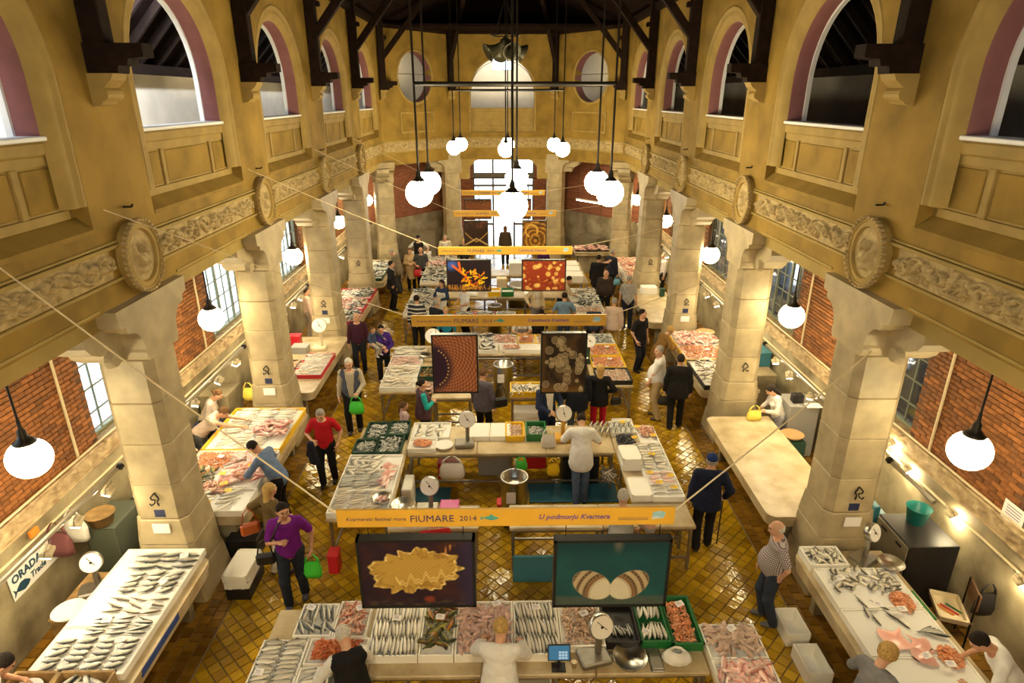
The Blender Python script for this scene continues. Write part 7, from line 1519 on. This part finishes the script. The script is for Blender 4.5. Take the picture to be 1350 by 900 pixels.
rt, hn = person('man in a purple polo shirt carrying a green bag', -3.14, 7.38, 168, 1.76, 1.06, skin=1, hair=('short', 'dark'), top=tee((.16, .012, .22)), legs=(.02, .025, .04), R=(.05, .26, 1.20), Rg='grip', L=(-.32, .06, .88), Lg='grip', hy=-25, hp=5, feet=((.10, .12), (-.11, -.10)), shoe=(.05, .06, .10)); shopbag(hn[-1], 'limebag', 'bright green plastic bag in the hand of the purple shirt man', .40, .13); sbp = shoulder_bag(-3.44, 7.26, .90, 'black', 'black shoulder bag of the purple shirt man', .13, .2)
b = MB(); b.tube([(-3.36, 7.26, 1.14), (-3.27, 7.20, 1.32), (-3.20, 7.27, 1.475), (-3.12, 7.42, 1.50), (-3.22, 7.52, 1.35), (-3.37, 7.36, 1.14)], .013, 6); o = b.build('long_strap', M['black'], sbp, True); o.matrix_parent_inverse = (Matrix.Translation((-3.44, 7.26, .90)) @ Matrix.Rotation(.2, 4, 'Z')).inverted()
rt, hn = person('blonde woman in an olive jacket and white trousers with a red bag', -3.56, 7.98, 40, 1.66, 1.0, True, hair=('long', 'blond'), top=[dict(n='jacket', c=(.13, .085, .03), a=1, i=.026, hem=.86)], legs=(.66, .60, .52), R=(.2, .2, 1.0), L=(-.24, -.02, .95)); shoulder_bag(-3.88, 7.88, .95, 'brownbag', 'orange red leather bag of the blonde woman', .14, .5)
person('man in a blue shirt leaning over the second left counter', -3.90, 9.25, -80, 1.74, 1.06, skin=1, hair=('short', 'dark'), top=shirt((.15, .22, .38)), legs=BLK, lean=30, hp=18, R=(.28, .55, 1.0), L=(-.20, .66, 1.02), Rg='flat', Lg='flat')
person('seller in a pale pink cardigan reaching across the second left counter', -5.98, 10.85, 82, 1.68, 1.1, True, hair=('short', 'brown'), top=shirt((.60, .46, .36)), lean=48, hp=5, R=(.14, .98, 1.02), L=(-.20, 1.0, 1.0), Rg='flat', Lg='flat', legs=(.1, .1, .1))
person('seller in a dark waistcoat standing behind the second left counter', -6.0, 9.75, 75, 1.68, 1.0, hair=('short', 'dark'), top=[dict(n='shirt', c=(.45, .44, .44), a=1), dict(n='waistcoat', c=(.03, .02, .03), a=0, i=.03, hem=.84)], R=(.12, .40, 1.05), L=(-.12, .42, 1.08), hp=20)
person('dark haired seller half hidden behind the reaching seller', -6.12, 11.45, 80, 1.62, 1.0, True, hair=('bun', 'brown'), top=shirt((.5, .42, .36)), lean=25, hp=15)
rt, hn = person('grey haired man in a red t-shirt with a jacket over his arm', -3.44, 10.45, 176, 1.68, 1.06, hair=('short', 'grey'), top=tee((.48, .012, .018)), legs=BLK, hp=28, R=(.18, .24, 1.02), L=(-.27, .10, .86), feet=((.10, .10), (-.10, -.08)))
F = Field().rc((0, 0, 0), (.03, .0, -.34), .06, .09, .03, .6).rc((0, 0, .02), (-.05, .02, -.2), .05, .07, .04, .7); V2, F2 = F.mesh(.02, .005, 2); o = np_obj('carried_jacket', V2 + np.array((hn[1][0] - .03, hn[1][1] - .09, hn[1][2] + .02)), F2, [cloth((.02, .02, .035))], None); tag(o, 'dark jacket hanging over the arm of the red shirt man', 'jacket')
rt, hn = person('white haired man in a waistcoat and check shirt with a green bag', -3.38, 12.5, 172, 1.80, 1.08, hair=('short', 'white'), top=[dict(n='shirt', c=(.30, .24, .14), a=1, p='plaid'), dict(n='waistcoat', c=(.07, .08, .12), a=0, i=.028, hem=.84, open=.09)], legs=BLK, hp=12, L=(-.14, .26, .98), Lg='grip', feet=((.10, .08), (-.10, -.06))); shopbag(hn[-1], 'limebag', 'green shopping bag held by the waistcoat man', .42, .16)
person('bald man in a dark burgundy shirt walking in the left aisle', -3.92, 15.75, 175, 1.72, 1.12, hair=('bald', 'grey'), top=shirt((.055, .014, .03)), legs=(.02, .022, .028), hy=20)
rt, hn = person('woman in a violet jacket holding a small child', -3.16, 15.05, 165, 1.66, 1.0, True, hair=('bun', 'dark'), top=[dict(n='jacket', c=(.055, .02, .20), a=1, i=.026)], legs=BLK, hp=18, R=(.02, .26, 1.06), L=(-.10, .28, .98), Lg='grip', shoe=(.5, .10, .03))
person('small child carried on the arm of the woman in violet', -3.34, 14.86, 120, .92, 1.1, hair=('short', 'brown'), top=[dict(n='jacket', c=(.05, .07, .12), a=1, i=.028)], legs=(.42, .38, .30), feet=((.14, .30, .30), (-.12, .30, .34)), name='child', z=.72, R=(.25, .2, .58), L=(-.2, .22, .58), hp=10, shoe=(.6, .6, .6))
# people round the second and third stalls
person('seller in a white coat and jeans bending over the second back table', 1.34, 9.84, 3, 1.72, 1.1, hair=('short', 'dark'), top=[dict(n='white_coat', c=WHT, a=.5, i=.03, hem=.80)], legs=(.09, .13, .22), lean=22, hp=25, R=(.26, .45, 1.0), L=(-.26, .45, 1.0), feet=((.08, -.05), (-.07, -.18)))
person('white haired man in a grey shirt at the empty front counter', 1.66, 7.62, 10, 1.72, 1.1, hair=('short', 'white'), top=tee((.42, .42, .40)), legs=JEAN, hp=15, R=(.3, .2, .9), L=(-.2, .3, .95))
person('bald man in a light shirt below the right end of the first banner', 1.92, 7.02, 20, 1.66, 1.05, hair=('bald', 'grey'), top=tee((.5, .48, .44)), legs=JEAN)
person('man in a red shirt below the left part of the first banner', -1.02, 7.2, -10, 1.62, 1.05, hair=('bald', 'grey'), top=tee((.42, .02, .02)), legs=BLK, lean=8)
person('dark haired woman in a mauve waistcoat with turquoise sleeves', -1.74, 11.75, 70, 1.62, 1.06, True, hair=('bun', 'dark'), top=[dict(n='sweater', c=(.02, .36, .36), a=1), dict(n='waistcoat', c=(.10, .05, .07), a=0, i=.03, hem=.82)], legs=BLK, R=(.05, .25, 1.05), L=(-.05, .25, 1.02))
person('little girl in pale pink with a hair band beside the turquoise sleeves', -2.12, 11.62, 60, 1.16, 1.0, True, hair=('pony', 'brown'), top=shirt((.66, .48, .46)), legs=(.3, .2, .25), name='child')
rt, hn = person('man in a grey violet jacket with a black bag seen from behind', -.50, 12.05, 30, 1.70, 1.05, hair=('short', 'brown'), top=[dict(n='jacket', c=(.10, .085, .11), a=1, i=.03, hem=.80)], legs=BLK, hp=10); shoulder_bag(-.12, 11.96, .98, 'black', 'black bag on the shoulder of the grey violet jacket man', .15, .3)
person('man in a navy suit below the ring picture', .84, 11.62, 150, 1.72, 1.05, hair=('short', 'grey'), top=jacket((.02, .03, .075), (.7, .68, .64), .09), legs=NAVY, hp=15, R=(.1, .3, 1.0), L=(-.2, .3, .95))
rt, hn = person('tall man in a black coat with a green bag behind the ring picture', 1.52, 12.15, 5, 1.80, 1.12, hair=('short', 'grey'), top=[dict(n='coat', c=(.014, .016, .026), a=1, i=.032, hem=.72)], legs=(.08, .09, .10), L=(-.32, .05, .86), Lg='grip'); shopbag(hn[-1], 'limebag', 'bright green bag held by the black coat man', .36, .13)
rt, hn = person('blonde woman in a black top and red trousers seen from behind', 2.02, 12.30, 8, 1.68, 1.06, True, hair=('long', 'blond'), top=[dict(n='sweater', c=BLK, a=1, i=.028, hem=.78)], legs=(.50, .01, .03), R=(.24, .15, .95)); shoulder_bag(2.38, 12.22, .86, 'black', 'black handbag of the woman in red trousers', .12, .2)
person('white haired seller in a white t-shirt on the left arm of the third stall', -1.42, 14.30, -78, 1.66, 1.05, True, hair=('short', 'white'), top=tee(WHT), legs=JEAN, R=(.2, .25, .98), L=(-.2, .25, .95), hp=10)
person('woman in a white top and jeans bending over the third back table', .45, 16.62, 178, 1.60, 1.0, True, hair=('long', 'brown'), top=tee((.70, .68, .66)), legs=JEAN, lean=38, hp=10, R=(.1, .5, .9), L=(-.1, .5, .9), Rg='flat', Lg='flat')
person('dark haired woman bending beside the woman in the white top', .95, 17.05, 170, 1.6, 1.0, True, hair=('long', 'dark'), top=shirt((.03, .03, .04)), legs=BLK, lean=30, hp=15)
person('person in a bright blue top behind the second banner', -1.66, 16.75, 175, 1.6, 1.0, True, hair=('short', 'blond'), top=shirt((.02, .25, .42)), legs=BLK, lean=10)
# right side
person('heavy man in a white t-shirt and khaki trousers', 3.48, 13.05, -68, 1.80, 1.30, hair=('short', 'grey'), top=tee((.76, .74, .70)), legs=(.46, .34, .17), hy=-40, hp=5, R=(.14, .20, .82), L=(-.16, .22, .84), feet=((.12, .05), (-.12, -.05)), shoe=(.08, .05, .03))
rt, hn = person('man in a black jacket seen from behind with a black bag', 3.80, 12.55, 12, 1.80, 1.08, hair=('short', 'dark'), top=[dict(n='jacket', c=BLK, a=1, i=.032, hem=.78)], legs=BLK, feet=((.10, .12), (-.10, -.04))); shopbag(hn[-1], 'black', 'black bag in the left hand of the black jacket man', .30, .13)
person('elderly woman in a brown jacket bent over the prawn counter', 3.92, 14.95, 72, 1.62, 1.1, True, hair=('curly', 'blond'), top=[dict(n='jacket', c=(.22, .115, .03), a=1, i=.03, hem=.78)], legs=BLK, lean=24, hp=15, R=(.2, .45, .98), L=(-.15, .45, 1.0))
person('man in a black short sleeved shirt with sunglasses on his head', 3.62, 15.75, 140, 1.78, 1.08, hair=('short', 'dark'), top=tee(BLK), legs=(.02, .02, .03), R=(.30, .12, .90), hy=-25)
person('seller in pale clothes sitting behind the second right pillar', 5.62, 11.52, -90, 1.60, 1.0, True, hair=('long', 'dark'), top=shirt((.6, .56, .52)), legs=(.3, .3, .32), lean=15, hp=25, R=(.1, .35, .95), L=(-.1, .35, .95))
person('man in a black jacket with his hand at his ear', 2.98 + .35, 21.7, 20, 1.82, 1.14, hair=('short', 'dark'), top=[dict(n='coat', c=BLK, a=1, i=.032, hem=.70)], legs=BLK, R=(.14, .14, 1.58), Rg='grip')
rt, hn = person('man in a navy jacket with a pale blue bag at the far right counter', 3.98, 22.7, 60, 1.80, 1.04, hair=('short', 'grey'), top=[dict(n='jacket', c=(.022, .022, .04), a=1, i=.028, hem=.82)], legs=(.03, .03, .03)); shopbag(hn[1], 'ltblue', 'pale blue bag of the navy jacket man', .34, .13)
person('bald man in a dark brown shirt walking towards the camera', 3.30, 19.9, 178, 1.78, 1.14, hair=('bald', 'grey'), top=shirt((.05, .035, .03)), legs=BLK, hp=22)
person('man in a grey t-shirt seen from behind near the empty right counter', 3.92, 19.1, 8, 1.78, 1.10, hair=('short', 'grey'), top=tee((.36, .35, .33)), legs=(.02, .025, .045))
person('man in a pale pink jacket with a dark strap and khaki trousers', 3.10, 17.0, 14, 1.70, 1.10, hair=('short', 'grey'), top=[dict(n='jacket', c=(.58, .43, .34), a=1, i=.03, hem=.80)], legs=(.45, .30, .08))
person('white haired person in dark blue at the third stall', 2.50, 16.75, 5, 1.64, 1.05, True, hair=('short', 'white'), top=shirt((.03, .04, .07)), legs=BLK)
person('man in a blue t-shirt seen from behind at the fourth stall', 1.72, 17.35, 4, 1.76, 1.14, hair=('short', 'dark'), top=tee((.16, .25, .36)), legs=JEAN, R=(.3, .25, .95), L=(-.3, .25, .95))
person('man in a beige shirt reaching over the right arm of the fourth stall', 1.78, 19.45, 78, 1.72, 1.08, hair=('short', 'dark'), top=shirt((.60, .46, .28)), legs=BLK, lean=24, R=(.1, .55, .98), L=(-.1, .5, .98))
person('seller in a cream cardigan behind the rosette picture', .98, 18.9, 165, 1.64, 1.05, True, hair=('short', 'brown'), top=[dict(n='shirt', c=(.62, .56, .50), a=.3), dict(n='cardigan', c=(.62, .50, .32), a=1, i=.028, open=.07)], legs=(.2, .18, .2), R=(.35, .3, 1.0))
person('seller with dark hair and a white apron left of the coral picture', -1.98, 19.2, -150, 1.64, 1.0, True, hair=('long', 'dark'), top=[dict(n='shirt', c=(.03, .05, .10), a=1), apron(hem=.5)], legs=BLK, R=(.1, .3, 1.05), L=(-.1, .3, 1.02))
person('seller in a white t-shirt and apron below the coral picture', -1.22, 18.55, -120, 1.70, 1.05, hair=('short', 'dark'), top=[dict(n='t_shirt', c=WHT, a=.5), apron(hem=.55)], legs=BLK, R=(.2, .3, 1.0), L=(-.1, .32, 1.0))
person('man in a black and white striped jersey seen from behind', -2.52, 17.15, 10, 1.76, 1.08, hair=('short', 'dark'), top=[dict(n='jersey', c=(.014, .014, .02), a=1, p='stripe')], legs=BLK)
person('grey haired man in a dark suit beside the striped jersey', -1.94, 16.95, 40, 1.70, 1.05, hair=('short', 'grey'), top=[dict(n='jacket', c=(.02, .02, .024), a=1, i=.03)], legs=BLK)
# far end
person('man in a dark suit walking near the fourth left counter', -3.92, 21.2, 70, 1.76, 1.04, hair=('short', 'dark'), top=jacket((.016, .015, .018), (.7, .68, .64), .07, .78), legs=BLK, R=(.3, -.05, .9))
person('old man stooping behind the dark suit', -4.0, 23.3, -70, 1.72, 1.0, hair=('short', 'grey'), top=[dict(n='jacket', c=(.20, .16, .11), a=1, i=.03, hem=.8)], legs=(.05, .05, .05), lean=16, hp=20)
person('woman in a beige coat beside the man with the red bag', -3.58, 23.6, 172, 1.66, 1.04, True, hair=('short', 'brown'), top=[dict(n='coat', c=(.50, .36, .18), a=1, i=.032, hem=.50)], legs=BLK, R=(.05, .25, 1.05), L=(-.05, .25, 1.05))
rt, hn = person('bald man in a dark grey shirt holding a red bag', -3.16, 23.5, 178, 1.72, 1.10, hair=('bald', 'grey'), top=tee((.07, .075, .075)), legs=BLK, R=(.16, .24, 1.0), Rg='grip'); shopbag(hn[1], 'red', 'red bag held by the bald man in grey', .40, .16)
person('seller in white with a dark cap in the left part of the apse', -3.5, 25.5, 175, 1.76, 1.05, hair=('cap', (.02, .02, .03)), top=[dict(n='shirt', c=WHT, a=.5), dict(n='waistcoat', c=BLK, a=0, i=.03, hem=.84)], legs=BLK, R=(.4, .25, 1.1), L=(-.4, .25, 1.1), grp=None)
person('man in white near the left pillar of the entrance', -2.45, 25.9, 170, 1.70, 1.08, hair=('short', 'grey'), top=jacket((.55, .48, .36), (.7, .66, .6), .08), legs=(.1, .1, .1))
person('fair haired woman behind the golden leg picture', -1.65, 25.5, 175, 1.62, 1.0, True, hair=('short', 'blond'), top=shirt((.03, .03, .035)), legs=BLK)
person('dark silhouette of a person in a long coat in the entrance', .06, 27.6, 0, 1.72, 1.05, True, hair=('long', 'brown'), top=[dict(n='coat', c=(.06, .04, .025), a=1, i=.034, hem=.45)], legs=BLK)
person('woman in a purple top at the far right table', 1.55, 24.3, 170, 1.62, 1.0, True, hair=('short', 'blond'), top=shirt((.05, .012, .10)), legs=BLK)
person('seller with raised arms in pale clothes on the third left counter', -5.95, 14.75, 80, 1.66, 1.0, True, hair=('long', 'brown'), top=shirt((.62, .48, .38)), legs=(.2, .25, .25), lean=14, R=(.05, .5, 1.0), L=(-.1, .45, 1.1))
person('worker in pale pink standing in the left aisle by the third pillar', -6.0, 18.3, 60, 1.66, 1.02, hair=('short', 'dark'), top=shirt((.66, .48, .38)), legs=(.4, .32, .26))
person('seller in black and white behind the fifth right counter', 5.9, 22.6, -90, 1.70, 1.0, hair=('short', 'grey'), top=shirt((.55, .5, .46)), legs=BLK)
